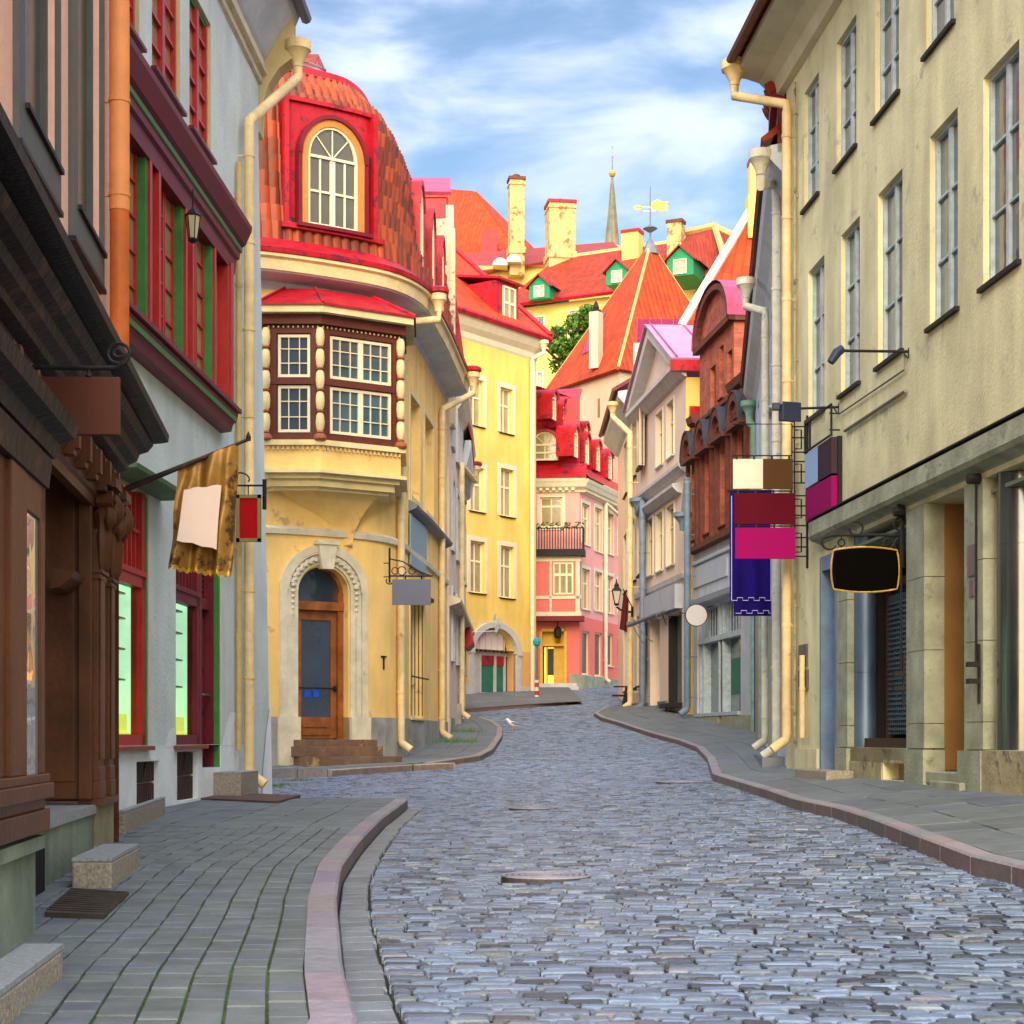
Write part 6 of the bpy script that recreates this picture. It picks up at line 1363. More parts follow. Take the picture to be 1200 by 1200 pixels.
m = MB(); m.box(R2, u(880), u(886.5), 0, .05, .1, 5.4); o = build('banner_strip', m, mat('navy_cloth', (.012,.01,.14), .6, .2, 3), B); o['label'] = 'dark navy vertical board beside the grey shop'

# ================================================================ R3: brick house with grey shop
R3 = Wall([(5.42,50.9),(6.22,43.9)]); u = R3.u
B = thing('brick_house', 'ornate red brick house with round pink-roofed gable above a grey shopfront', 'house', (6, 47, .3))
hd = [(808,820),(824,837),(842,856),(862,878)]
ww = [(u(a+2.2), u(b-2.2), 5.9, 8.2) for a, b in hd]; at = [(u(832.5), u(838.5), 9.35, 10.55), (u(843), u(848), 9.45, 10.9), (u(852.5), u(858), 9.35, 10.55)]
m = MB(); wall_mesh(m, R3, 0, R3.L, 5.5, 9.3, ww, .25)
g0, g1 = u(820), u(860); wall_mesh(m, R3, g0, g1, 9.3, 11.35, at, .25)
a = R3.xy(0,0); b = R3.xy(R3.L,0); sides(m, [(b.x,b.y),(b.x+7,b.y+.8),(a.x+7,a.y+.8),(a.x,a.y)], 0, 9.3)
for U in (g0, g1): m.face([R3(U,0,9.3), R3(U,-3.5,9.3), R3(U,-3.5,11.35), R3(U,0,11.35)], [(0,9.3),(3.5,9.3),(3.5,11.35),(0,11.35)])
cu = (g0+g1)/2; r = (g1-g0)/2; h = 1.25
P = [(cu+r*math.cos(R(180*k/16)), 11.35+h*math.sin(R(180*k/16))) for k in range(17)]; m.face([R3(x,0,z) for x, z in P], P)
build('wall', m, brickm, B)
m = MB(); m.ring(R3, cu, 11.35, r-.12, r+.14, -.05, .18, 0, 180, 18, h/r); m.box(R3, g0-.14, g1+.14, 0, .18, 11.25, 11.42); m.box(R3, g1-.0, g1+.14, -3.5, .18, 11.25, 11.42)
m.prof(R3, [(0,9.2),(.2,9.3),(.25,9.5),(0,9.6)], 0, g0-.1); m.prof(R3, [(0,9.2),(.2,9.3),(.25,9.5),(0,9.6)], g1, R3.L)
m.prof(R3, [(0,5.45),(.18,5.5),(.18,5.65),(0,5.7)], 0, R3.L); m.box(R3, g0, g1, 0, .08, 9.2, 9.3)
build('brick_cornice', m, brick_t, B)
for a, b in ((0, g0-.1), (g1, R3.L)):
    m = MB(); n = int((b-a)/.22)
    for k in range(n): m.lathe(R3(a+.1+k*.22, .12, 8.55), [(.04,0),(.08,.1),(.04,.35),(.06,.6)], 6)
    m.box(R3, a, b, 0, .2, 8.45, 8.55); build('balustrade', m, brick_t, B)
m = MB()
for k in range(14):
    A, A2 = R(180*k/14), R(180*(k+1)/14); f = lambda A, o: R3(cu+(r+.16)*math.cos(A), o, 11.38+(h+.15)*math.sin(A)); m.face([f(A,.22), f(A2,.22), f(A2,-4.2), f(A,-4.2)])
build('barrel_roof', m, pinkmetal, B, smooth=True)
for q in ww+at: window(B, R3, q, .2, .06, 2, (.65,), .04, dkwood, glass_d, brick_t)
for a, b in hd:
    x0, x1 = u(a), u(b); c_ = (x0+x1)/2; r_ = (x1-x0)/2; m = MB(); m.ring(R3, c_, 8.3, r_*.72, r_, 0, .28, 0, 180, 12, 1.15); m.ring(R3, c_, 8.3, r_*.35, r_*.5, 0, .2, 0, 180, 10, 1.15); m.box(R3, x0-.05, x1+.05, 0, .28, 8.2, 8.32); m.box(R3, x0+.02, x0+.14, 0, .12, 5.7, 8.2); m.box(R3, x1-.14, x1-.02, 0, .12, 5.7, 8.2); hh = build('window_hood', m, brick_t, B)
    m = MB(); m.ring(R3, c_, 8.3, r_, r_+.04, 0, .31, 0, 180, 12, 1.15); build('hood_roof', m, mat('slate_blue_sheet', (.03,.038,.06), .5), hh)
sg = (u(817), u(838), 1.0, 4.0); sg2 = (u(843), u(868), .95, 4.0)
m = MB(); wall_mesh(m, R3, 0, R3.L, -1, 5.5, [(sg[0], sg2[1], .7, 3.85, .5), (u(822), u(829), -.1, .4, .2), (u(853), u(861), -.2, .4, .2)]); build('shop_wall', m, greysh, B)
m = MB(); m.prof(R3, [(0,3.85),(.2,3.9),(.25,4.05),(0,4.15)], 0, R3.L); m.box(R3, u(814), u(853), .0, .04, 4.45, 5.05); m.prof(R3, [(0,5.1),(.08,5.12),(.08,5.2),(0,5.25)], 0, R3.L); build('shop_fascia', m, mat('fascia_pale_blue', (.40,.45,.50), .8, .08), B)
x0, x1 = sg[0], sg2[1]; xm = u(842); m = MB()
for x in (x0, x0+.5, xm-.25, xm+.2, x1-.1): m.box(R3, x, x+.1, -.3, -.05, .7, 3.85)
m.box(R3, x0, x1, -.3, -.02, 2.75, 2.9); m.box(R3, x0, x1, -.35, .1, .62, .72); m.box(R3, x0, x1, -.3, -.05, 3.75, 3.85)
for k in range(18): x = x0+(x1-x0)*k/17; m.box(R3, x-.012, x+.012, -.12, -.1, 2.9, 3.75)
sw_ = build('shop_window', m, frame_bl, B)
m = MB(); m.face([R3(x0,-.28,.7), R3(x1,-.28,.7), R3(x1,-.28,3.8), R3(x0,-.28,3.8)]); build('pane', m, glass_b, sw_)
m = MB(); m.box(R3, xm-.18, xm+.2, -.27, -.1, .7, 2.75); d_ = build('shop_door', m, mat('door_red_brown', (.16,.02,.012), .5), B)
m = MB(); m.box(R3, xm+.4, x1-.15, -.3, -.26, 1.2, 2.2); build('green_display', m, shopgreen, sw_)
for a, b in ((0, u(845)), (u(850), R3.L)): m = MB(); m.box(R3, a, b, 0, .1, -1, .6); build('plinth', m, stone_g, B)
pipe(B, R3, 884, 500, 868, greenpipe, .2, .1, hop=(.2, 8.2, u(883,.2), .3)); pipe(B, R3, 805.5, 560, 838, bluepipe, .3, .1, hop=(.24, 6.4, u(802,.3), .35))

# ================================================================ R4: grey gabled house
R4 = Wall([(4.40,60.3),(5.30,52.0)]); u = R4.u
B = thing('gabled_house', 'cream and grey classical house with triangular gable and blue downpipes', 'house', (5, 56, .9))
r1 = [(u(a), u(b), 8.95, 10.7) for a, b in ((769.5,777),(782,790))]; r2_ = [(u(a), u(b), 5.5, 7.4) for a, b in ((758,765.5),(769.5,777),(781.5,790.5))]
shop = (u(784), u(799), 1.1, 3.9, .35); dr2 = (u(762), u(773), .8, 4.0, .5)
m = MB(); wall_mesh(m, R4, 0, R4.L, 0, 11.2, r1+r2_+[shop, dr2], .2)
a = R4.xy(0,0); b = R4.xy(R4.L,0); m.face([R4(0,0,11.2), R4(R4.L,0,11.2), R4(R4.L*.5,0,13.3)]); sides(m, [(a.x+6,a.y),(a.x,a.y)], 0, 11.2, False); build('wall', m, greypk, B)
m = MB(); sides(m, [(b.x,b.y),(b.x+6,b.y+.3)], 0, 11.0, False); build('side_wall', m, yell_br, B)  # camera-facing side: warm light put into its yellow colour
for q in r1+r2_: window(B, R4, q, .16, .06, 2, (.65,), .04, creamy, glass_d, greyc, sur=white_t, sw=.09, so=.04)
m = MB(); L_ = R4.L
m.prof(R4, [(0,11.0),(.12,11.05),(.3,11.25),(.4,11.3),(.4,11.45),(0,11.5)], 0, L_+.1); m.prof(R4, [(0,8.1),(.1,8.15),(.25,8.3),(.25,8.4),(0,8.5)], 0, L_); m.prof(R4, [(0,7.55),(.15,7.6),(.3,7.75),(.3,7.85),(0,7.9)], u(757), u(799)); m.prof(R4, [(0,4.85),(.1,4.9),(.12,5.05),(0,5.1)], 0, L_)
for s in (0, 1):
    x0 = 0 if s == 0 else L_; m.extr(R4, [(x0,11.5),(x0+(.6 if s == 0 else -.6),11.5),(L_/2,13.15),(L_/2,13.5)] if s == 0 else [(L_+.1,11.5),(L_/2,13.5),(L_/2,13.15),(L_-.6,11.5)], 0, .4)
build('gable_cornice', m, greyc, B)
rz = 13.55; p = lambda u_, o, z: R4(u_, o, z)
m = MB(); slab_roof(m, p(L_+.15,.5,11.5), p(L_+.15,-6,11.5), p(L_/2,-6,rz), p(L_/2,.5,rz), .06); slab_roof(m, p(-.1,-6,11.5), p(-.1,.5,11.5), p(L_/2,.5,rz), p(L_/2,-6,rz), .06); rf_ = build('roof', m, mat('lilac_sheet_roof', (.34,.19,.30), .35, .2, 1.5, .1, 6), B)
m = MB()
for k in range(6): m.tube([p(L_+.15,.3-k*1.1,11.6), p(L_/2,.3-k*1.1,rz+.08)], .03, 4)
build('roof_seam', m, pinkmetal, rf_)
m = MB(); m.box(R4, L_+.02, L_+.25, -6, .5, 11.15, 11.48); m.box(R4, L_+.02, L_+.12, -6, -.1, 8.9, 10.1); build('red_fascia', m, redmetal, B)
m = MB(); m.box(R4, u(763), u(800), 0, .25, 4.0, 4.75); build('shop_fascia', m, greysh, B)
m = MB(); m.box(R4, shop[0], shop[1], -.3, -.26, 1.1, 3.9); sh = build('shop_window', m, mat('shop_glass_pale', (.16,.22,.18), .12, .3, 1, 0), B)
m = MB(); m.box(R4, shop[0]-.1, shop[1]+.1, -.1, .3, .95, 1.1); m.box(R4, (shop[0]+shop[1])/2-.04, (shop[0]+shop[1])/2+.04, -.26, -.2, 1.1, 3.9); m.box(R4, shop[0], shop[0]+.08, -.3, .02, 1.1, 3.9); build('window_frame', m, iron, sh)
m = MB(); m.box(R4, dr2[0], dr2[1], -.48, -.42, .8, 4.0); build('door', m, dkwood, B)
for a, b in ((0, dr2[0]), (dr2[1], shop[0]-.2)): m = MB(); m.box(R4, a, b, 0, .08, 0, 1.2); build('plinth', m, zinc, B)
pipe(B, R4, 753, 590, 832, bluepipe, .25, .11, hop=(.25, 7.9, u(749,.25), .3)); 

# ================================================================ R5: peach house
R5 = Wall([(4.35,70),(4.36,60.5)]); u = R5.u
B = thing('peach_house', 'peach plaster house with maroon roof edge and long cream downpipe', 'house', (4.8, 65, 1.2))
q5 = [(u(a), u(b), z, z+h) for a, b in ((731.5,735),(741.5,744.5),(747,750)) for z, h in ((9.3,2.0),(5.6,2.2),(1.8,2.4))]
m = MB(); wall_mesh(m, R5, 0, R5.L, 0, 11.8, q5, .15); sides(m, [(12,70),(4.35,70)], 0, 11.8, False); sides(m, [(4.36,60.5),(8,60.4)], 0, 12, False); build('wall', m, peach, B)
for q in q5: window(B, R5, q, .12, .06, 2, (.6,), .05, frame_bl, glass_d, iron, sur=white_t, sw=.12)
m = MB(); m.prof(R5, [(0,11.5),(.15,11.6),(.5,12.0),(.6,12.1),(.6,12.3),(0,12.4)], 0, R5.L); build('cornice', m, greyc, B)
m = MB(); slab_roof(m, R5(0,.75,12.3), R5(R5.L,.75,12.3), R5(R5.L,-3,14.5), R5(0,-3,14.5), .12); build('roof', m, maroon, B)
pipe(B, R5, 738.5, 508, 830, cream_pipe, .3, .1, hop=(.2, 11.7, u(733,.3), .75)) 
m = MB(); m.box(Fr(4.36, 60.5), -.05, .25, -.2, .04, 12.3, 14); build('firewall', m, fw_m, B)

# ================================================================ B5: tiled gable behind the brick house
B = thing('steep_tiled_house', 'house behind the brick gable with steep orange roof edged by a white verge', 'house', (11, 66, 2))
a, b = W(800, 388, 64), W(893, 232, 66); c = W(960, 420, 64); d = W(960, 232, 66)
m = MB(); slab_roof(m, a, c, d, b, .12); slab_roof(m, W(893,232,66), W(960,232,66), Vector((c.x, 76, a.z)), Vector((a.x+1, 76, a.z)), .12); build('roof', m, tile_p, B)
m = MB(); m.tube([a+Vector((-.05,-.1,.15)), b+Vector((-.05,-.1,.15))], .2, 4); build('verge', m, white_t, B)
m = MB(); m.tube([W(846,372,62.5), W(866,338,63)], .18, 4); build('verge_board', m, white_t, B)
m = MB(); sides(m, [(a.x+.4,74),(a.x+.4,a.y+.3),(c.x,a.y+.3)], 0, a.z+.3, False); build('wall', m, peach, B)
c = W(885, 236, 65.5); m = MB(); m.box(Fr(c.x, c.y), -.24, .28, -.3, .3, c.z-1.5, c.z+1.4); q = build('chimney', m, yell_b2, B); m = MB(); m.box(Fr(c.x, c.y), -.32, .36, -.38, .38, c.z-1.5, c.z+.15); build('chimney_shoulder', m, yell_b2, q); m = MB(); m.box(Fr(c.x, c.y), -.28, .32, -.34, .34, c.z+1.4, c.z+1.55); build('chimney_cap', m, redmetal, q)
# closing the street behind the peach house

# ================================================================ signs, lamps, flags
def plain(name, col, rough=.85): return mat(name, col, rough, .06, 3, .04, 40, spec=.15)
GRP = 'blank sign boards'
# brown board, left
x, d = None, 8.3
o = thing('hanging_sign', 'blank reddish brown board hanging from iron rod over the brown shopfront cornice', 'sign', tuple(W(74, 475, d)))
a = W(9, 442, d); b = W(140, 443, d); c = W(9, 510, d); f = Fr(a.x, a.y, 1)
w_ = (b-a).length; m = MB(); m.box(f, 0, w_, -.02, .02, c.z, a.z); build('board', m, mat('board_red_brown', (.075,.019,.007), .5, .12, 2, .05, 30), o, bevel=.004)
m = MB(); m.tube([W(-60,428,d), W(20,430,d), W(110,431.5,d), W(136,431,d), W(146,425,d), W(153,413,d)], .012, 8)
m.tube([W(139+13*math.cos(t*.5), 414+12*math.sin(t*.5), d) for t in range(2, 14)], .009, 6); m.tube([W(139+6*math.cos(t*.6), 414+5*math.sin(t*.6), d) for t in range(0, 9)], .009, 6)
for px in (24, 104): m.tube([W(px,431,d), W(px,444,d)], .008, 6); m.lathe(W(px,441,d), [(.005,-.02),(.02,0),(.005,.02)], 8)
build('bracket', m, iron, o)
# golden flag
d = 12.6; pA, pB = W(148, 573, d), W(291, 515, d+.1); clothm = mat('gold_brown_satin', (.36,.19,.04), .42, .35, 5, .25, 14, metal=.25, stain=(.08,.035,.015), sth=.52, ssc=2.2)
o = thing('flag', 'crumpled gold brown satin flag with blank pale panel on a slanting pole', 'flag', tuple(pA))
m = MB(); m.tube([pA, pB], [.024,.012], 10); m.lathe(pB, [(.018,-.01),(.02,.02),(.002,.06)], 8); build('pole', m, brown_d, o)
def flagf(u, v, lift=0.):
    px = 208+(279-208)*u; t = (px-148)/143; top = pA.lerp(pB, t); botx = 198+(272-198)*u; boty = 663+8*u
    bot = W(botx, boty, d+.05); p = top.lerp(bot, v); w = .03*math.sin(u*19+1.3*v*2)*(.3+v)+.02*math.sin(u*7-2*v)+.012*math.sin(v*11+u*5)
    return Vector((p.x+w*.15, p.y+w*1.4-lift, p.z+.006*math.sin(u*20)))
m = MB(); m.grid(lambda u, v: flagf(u, v), 60, 50); m.grid(lambda u, v: flagf(u, v)+Vector((0,.006,0)), 60, 50, flip=True); build('cloth', m, clothm, o, smooth=True)
m = MB(); m.grid(lambda u, v: flagf(u, .985+.015*v, .008)+Vector((0,0,-.01-.02*v+.008*math.sin(u*90))), 90, 2); build('fringe', m, gold, o)
m = MB(); q4 = [(.19,.27),(.81,.32),(.79,.84),(.15,.76)]
def pn(u, v):
    x = (q4[0][0]*(1-u)+q4[1][0]*u)*(1-v)+(q4[3][0]*(1-u)+q4[2][0]*u)*v; y = (q4[0][1]*(1-u)+q4[1][1]*u)*(1-v)+(q4[3][1]*(1-u)+q4[2][1]*u)*v
    p = flagf(x, y); p.y = d-.06; return p
m.grid(pn, 8, 8); m.grid(lambda u, v: pn(u, v)+Vector((0,.006,0)), 8, 8, flip=True); build('panel', m, plain('panel_peach', (.80,.62,.50), .7), o)
# red sign
d = 22.5; o = thing('hanging_sign', 'small blank deep red sign in olive frame on a hooked bracket behind the flag', 'sign', tuple(W(291, 607, d)))
a, b = W(277, 635, d), W(306, 580, d); f = Fr(a.x, d); w_ = b.x-a.x; m = MB()
for z0, z1, x0, x1 in ((a.z, a.z+.045, 0, w_), (b.z-.045, b.z, 0, w_), (a.z, b.z, 0, .045), (a.z, b.z, w_-.045, w_)): m.box(f, x0, x1, -.03, .03, z0, z1)
build('frame', m, mat('olive_frame', (.20,.17,.05), .6), o)
m = MB(); m.box(f, .045, w_-.045, -.012, .012, a.z+.045, b.z-.045); build('board', m, plain('sign_red', (.36,.003,.006)), o)
m = MB(); m.tube([W(253,569,d), W(312,569,d)], .014, 6); m.tube([W(310,562,d), W(310,597,d)], .03, 6); m.tube([W(291,569,d), W(291,580,d)], .008, 5); m.tube([W(284+6*math.cos(k*.5-.6)*1.4, 560-6*math.sin(k*.5-.9), d) for k in range(7)], .011, 6); build('bracket', m, iron, o)
# wall lantern in the bay
o = thing('wall_lantern', 'small black lantern hanging under the red bay cornice', 'lantern', L2(L2.u(226,.3), .3, 5.9)); c = Vector(L2(L2.u(226,.3), .3, 6.0))
m = MB(); m.tube([c+Vector((0,0,.25)), c+Vector((0,0,.02))], .008, 5); m.lathe(c, [(.02,.03),(.10,-.05),(.02,-.04)], 6); m.lathe(c, [(.03,-.36),(.055,-.33),(.055,-.31)], 6)
for k in range(6): A = k*1.047; m.tube([c+Vector((.085*math.cos(A),.085*math.sin(A),-.06)), c+Vector((.05*math.cos(A),.05*math.sin(A),-.32))], .006, 4)
build('lantern_frame', m, iron, o); m = MB(); m.lathe(c, [(.048,-.31),(.08,-.06)], 6); build('lantern_glass', m, mat('lantern_glass', (.5,.42,.25), .2), o)
# grey sign on the corner house
d = 33.2; o = thing('hanging_sign', 'blank slate grey board on a scrolled iron bracket by the corner house downpipe', 'sign', tuple(W(482, 695, d)))
a, b = W(459.5, 709, d), W(505, 679, d); f = Fr(a.x, d, 0); m = MB(); m.box(f, 0, b.x-a.x, -.02, .02, a.z, b.z); build('board', m, plain('sign_grey', (.12,.125,.145)), o)
m = MB(); m.tube([W(456.5,642,d), W(456.5,683,d)], .022, 6); m.tube([W(457,675,d), W(507,675,d)], .018, 6); m.tube([W(457,655,d), W(472,658,d), W(488,668,d), W(505,675,d)], .014, 6)
for cx_, r_ in ((471,5),(483,4),(463,4)): m.tube([W(cx_+r_*math.cos(k*.55), 669+r_*math.sin(k*.55), d) for k in range(12)], .01, 5)
for px in (475, 494): m.tube([W(px,675,d), W(px,681,d)], .015, 5)
m.tube([W(456.5+4*math.cos(k*.5), 681+3.5*math.sin(k*.5), d) for k in range(9)], .012, 5); m.tube([W(456.5,660,d), W(450,660,d+.8)], .012, 5); m.tube([W(456.5,676,d), W(450,676,d+.8)], .012, 5); build('bracket', m, iron, o)
# right: projecting sign boards
d = 24.4; o = thing('sign_ladder', 'tall black iron ladder-like bracket standing off the cream house wall', 'bracket', tuple(W(945, 660, d)))
m = MB(); m.tube([W(946,487,d), W(946,666,d)], .02, 6); m.tube([W(931,490,d), W(931,652,d)], .012, 6); m.tube([W(946,655,d), W(960,655,d)], .02, 6); m.tube([W(946,500,d), W(955,500,d)], .02, 6)
for i, y in enumerate((500,513,530,541,553,566,581,593,604,616,630,641,652)): m.tube([W(928,y,d), W(946,y,d)], .011, 5)
for y0 in (504, 544, 585, 625): m.tube([W(931,y0,d), W(939,y0,d), W(939,y0+22,d), W(931,y0+22,d)], .012, 5)
m.tube([W(858,497,d), W(928,497,d), W(928,655,d)], .01, 5); m.tube([W(858,534,d), W(928,534,d)], .01, 5); m.tube([W(858,575.5,d), W(928,575.5,d)], .01, 5); m.tube([W(858,616.5,d), W(928,616.5,d)], .01, 5); tag(o, o['label'], 'sign bracket'); build('rods', m, iron, o)
for nm, (x0, x1, y0, y1), cols_, lab in (('sign_board', (859,929,538,573), ((.66,.60,.48),(.075,.035,.012)), 'blank sign board, half cream and half dark brown, topmost of three'), ('sign_board', (860.5,931,578,614.5), ((.085,.0008,.009),), 'blank dark maroon sign board in the middle of the three'), ('sign_board', (861.5,932,618.5,655), ((.26,.0008,.09),), 'blank magenta sign board, lowest of the three beside the ladder bracket')):
    a, b = W(x0, y1, d), W(x1, y0, d); o = thing(nm, lab, 'sign', tuple((a+b)/2)); f = Fr(a.x, d, 0); w_ = b.x-a.x; n = len(cols_)
    for i, c in enumerate(cols_): m = MB(); m.box(f, w_*i/n, w_*(i+1)/n, -.022, .022, a.z, b.z); build('panel', m, plain('board_%s' % ('cream','dark_brown')[i] if n == 2 else 'board_'+('maroon' if c[2] < .03 else 'magenta'), c), o, bevel=.006)
    m = MB()
    for t in (.06, .35, .65, .94): m.box(f, w_*t-.012, w_*t+.012, -.026, .026, b.z-.01, b.z+.045)
    build('clip', m, iron, o)
# navy banner
d = 30.5; o = thing('banner', 'long navy blue banner with pale battlement line embroidered near its hem', 'banner', tuple(W(880, 580, d)))
a, b = W(855, 722, d), W(905, 575, d); f = Fr(a.x, d); w_ = b.x-a.x; zb_ = W(0, 705, d).z
m = MB(); fn = lambda u, v: f(w_*u, .03*math.sin(u*14)*(1-v*.6), (zb_-.0)+(b.z-zb_)*v); m.grid(fn, 30, 12); m.grid(lambda u, v: f(.07+(w_-.07)*u, .02+.02*math.sin(u*12), a.z+(zb_-a.z+.05)*v), 24, 3)
build('cloth', m, mat('navy_velvet', (.012,.005,.12), .9, .25, 4, .15, 20, spec=.08), o, smooth=True)
m = MB(); thread = plain('pale_thread', (.55,.5,.75))
def batt(z, x0, x1, st=.18, h=.05):
    p = []; x = x0; up = False
    p.append((x, z))
    while x < x1-.01:
        nx = min(x1, x+st/2*1.1); p.append((nx, z+(h if up else 0))); up = not up
        if nx < x1-.01: p.append((nx, z+(h if up else 0)))
        x = nx
    return p
for zz, x0 in ((W(0,704,d).z, .03), (W(0,719,d).z, .10)):
    P = batt(zz, x0, w_-.03); m.tube([f(x, .055, z) for x, z in P], .007, 4)
m.tube([f(.03,.05,W(0,704,d).z), f(.03,.05,b.z-.1)], .007, 4); m.tube([f(w_-.03,.05,W(0,704,d).z), f(w_-.03,.05,b.z-.1)], .007, 4); build('embroidery', m, thread, o)
m = MB(); m.tube([W(852,575,d), W(906,575,d), W(913,575,d+2.4)], .02, 6); build('rod', m, iron, o)
# sign boxes on the cream wall
o = thing('sign_box', 'wall sign box with empty iron frame over blank light blue, dark plum and magenta panels', 'sign', R1(R1.u(960,.12), .12, 2.6)); ua, ub_ = R1.u(945,.12), R1.u(976,.12)
z = lambda px, py: R1.z(px, py, .12)
zt, z1, z2, z3 = z(945,497), z(945,532), z(945,573), z(945,613)
m = MB(); um = (ua+ub_)/2
for x in (ua, ua+.28, ub_): m.tube([R1(x,.14,z1), R1(x,.14,zt)], .016, 6)
for q in (z1+.02, zt): m.tube([R1(ua,.14,q), R1(ub_,.14,q)], .016, 6)
for q in (z1+.1, zt-.1): m.tube([R1(ub_-.1,0,q), R1(ub_-.1,.14,q)], .012, 5)
build('iron_frame', m, iron, o)
for nm_, x0, x1, q0, q1, c in (('panel_light_blue', ua, um, z2, z1-.01, (.26,.40,.58)), ('panel_plum', um, ub_, z2, z1-.01, (.045,.025,.04)), ('panel_magenta', ua+.02, ub_, z3, z2-.03, (.26,.0008,.09))): m = MB(); m.box(R1, x0, x1, .06, .14, q0, q1); build('panel', m, plain(nm_, c), o)
m = MB(); m.box(R1, ua-.01, ub_+.03, 0, .058, z3-.02, z1); build('casing', m, black_m, o)
# black sign
d = R1.xy(R1.u(1060), 0).y; o = thing('hanging_sign', 'blank black barrel-shaped sign with thin gold rim on a scrolled iron bracket', 'sign', tuple(W(1014, 668, d)))
def barrel(e, dd):
    P = []; cx, cy, w, h = 1014, 667.5, 41-e, 27.5-e; x1 = w*.93
    for k in range(9): t = -1+2*k/8; P.append(W(cx+x1*t, cy-h*(1-.14*t*t)*1., dd))
    for k in range(1, 8): t = -1+2*k/8; P.append(W(cx+x1+(w-x1)*(1-t*t), cy+h*.86*t, dd))
    for k in range(9): t = 1-2*k/8; P.append(W(cx+x1*t, cy+h*(1-.14*t*t), dd))
    for k in range(1, 8): t = 1-2*k/8; P.append(W(cx-x1-(w-x1)*(1-t*t), cy+h*.86*t, dd))
    return P
P = barrel(0, d-.03); Q = barrel(0, d+.03); m = MB(); m.face(list(reversed(P))); m.face(Q)
for i in range(len(P)): j = (i+1) % len(P); m.face([P[i], P[j], Q[j], Q[i]])
build('board', m, mat('sign_black', (.003,.0025,.002), .9, .06, 3, 0, spec=0), o)
m = MB(); P = barrel(1, d-.034); m.tube(P+[P[0], P[1]], .011, 6, cap=False); build('rim', m, gold, o)
m = MB(); m.tube([W(1062,627,d), W(975,627,d), W(966,630,d)], .018, 8); m.tube([W(1058,596,d), W(1058,665,d)], .022, 6); m.lathe(W(1057,594,d), [(.02,-.05),(.06,-.02),(.06,.03),(.01,.06)], 10)
for cx, cy, r_, a0, a1 in ((972,635,9,-40,-330),(1003,619,8,-120,180),(1056,614,8,0,300),(1056,638,8,0,300),(1041,637,6,0,330)):
    m.tube([W(cx+r_*math.cos(R(a0+(a1-a0)*k/14)), cy+r_*math.sin(R(a0+(a1-a0)*k/14)), d) for k in range(15)], .013, 6)
for cx in (986, 1038): m.tube([W(cx+4*math.cos(k*.6), 636+4*math.sin(k*.6), d) for k in range(12)], .009, 5); m.tube([W(cx,628,d), W(cx,632,d)], .008, 5); m.tube([W(cx,640,d), W(cx,644,d)], .008, 5)
m.tube([W(1066,620,d), W(1072,627,d), W(1066,634,d)], .015, 5); build('bracket', m, iron, o)
# floodlights
def flood(name, lab, wx, wy, hx_, hy_, big):
    u_ = R1.u(wx); dd = R1.xy(u_, 0).y; o = thing(name, lab, 'floodlight', tuple(W(wx, wy, dd))); m = MB(); m.tube([W(wx,wy,dd), W(hx_,hy_,dd)], .017, 8); m.tube([W(wx+1,wy-4,dd), W(wx+1,wy+7,dd)], .022, 6); m.tube([W(wx-1,wy+8,dd), W(wx-6,wy+1,dd)], .01, 5); build('arm', m, iron, o)
    m = MB(); h = W(hx_-3, hy_+2, dd); 
    if big: m.box(Fr(h.x-.03, h.y, 20), -.12, .12, -.07, .07, h.z-.14, h.z+.08); m.box(Fr(h.x-.03, h.y, 20), -.14, .14, .07, .09, h.z-.16, h.z+.1); m.box(Fr(h.x-.2, h.y, 0), -.05, .05, -.04, .04, h.z+.0, h.z+.1)
    else: m.tube([h+Vector((.05,0,.05)), h+Vector((-.02,0,.0)), h+Vector((-.1,0,-.12))], [.05,.06,.045], 10)
    build('lamp_head', m, mat('lamp_navy', (.02,.03,.06), .4), o, bevel=.01)
flood('floodlight', 'black spotlight on a long arm under the middle tall window', 1065, 412, 986, 411, False)
flood('floodlight', 'square navy floodlight on an arm above the empty sign frame', 983, 477, 930, 479, True)
x, d = G(629, 817, .1); o = thing('post', 'slim street post with teal wrapped top and red and white striped foot', 'post', (x, d, zg(d)+.1)); zb = zg(d)+.08
m = MB(); m.tube([(x,d,zb),(x,d,zb+2.3)], .05, 8); build('pole', m, zinc, o)
m = MB(); m.lathe((x,d,zb+2.05), [(.06,0),(.14,.06),(.16,.2),(.12,.3),(.03,.34)], 10); build('teal_wrap', m, plain('teal', (.01,.30,.36)), o)
m = MB(); m.lathe((x,d,zb), [(.08,0),(.08,.7)], 10); build('striped_foot', m, white_t, o)
for k in range(2): m = MB(); m.lathe((x,d,zb+.1+.32*k), [(.085,0),(.085,.17)], 10); build('red_band', m, red_w, o)
# round sign, awning frame
d = 48.6; o = thing('hanging_sign', 'round pale grey disc sign above the grey shop pavement', 'sign', tuple(W(816, 721, d)))
m = MB(); c = W(816, 721, d); f = Fr(c.x, d); m.ring(f, 0, c.z, 0.001, .30, -.03, .03, 0, 360, 28); build('disc', m, plain('disc_grey', (.55,.53,.52)), o)
m = MB(); m.ring(f, 0, c.z, .30, .32, -.035, .035, 0, 360, 28); m.tube([W(828,712,d), W(842,708,d)], .015, 5); m.tube([W(805,720,d), W(795,717,d)], .015, 5); build('bracket', m, iron, o)
o = thing('awning_frame', 'folded dark awning bar with scrolled iron stays on the gabled house', 'awning', tuple(W(760, 722, 57)))
m = MB(); A_, B_, C_ = W(737, 733, 56.5), W(767, 721, 55), W(803, 710, 52.5); m.tube([A_, B_, C_], .07, 8); m.tube([A_, W(737,729,56.5)], .09, 8)
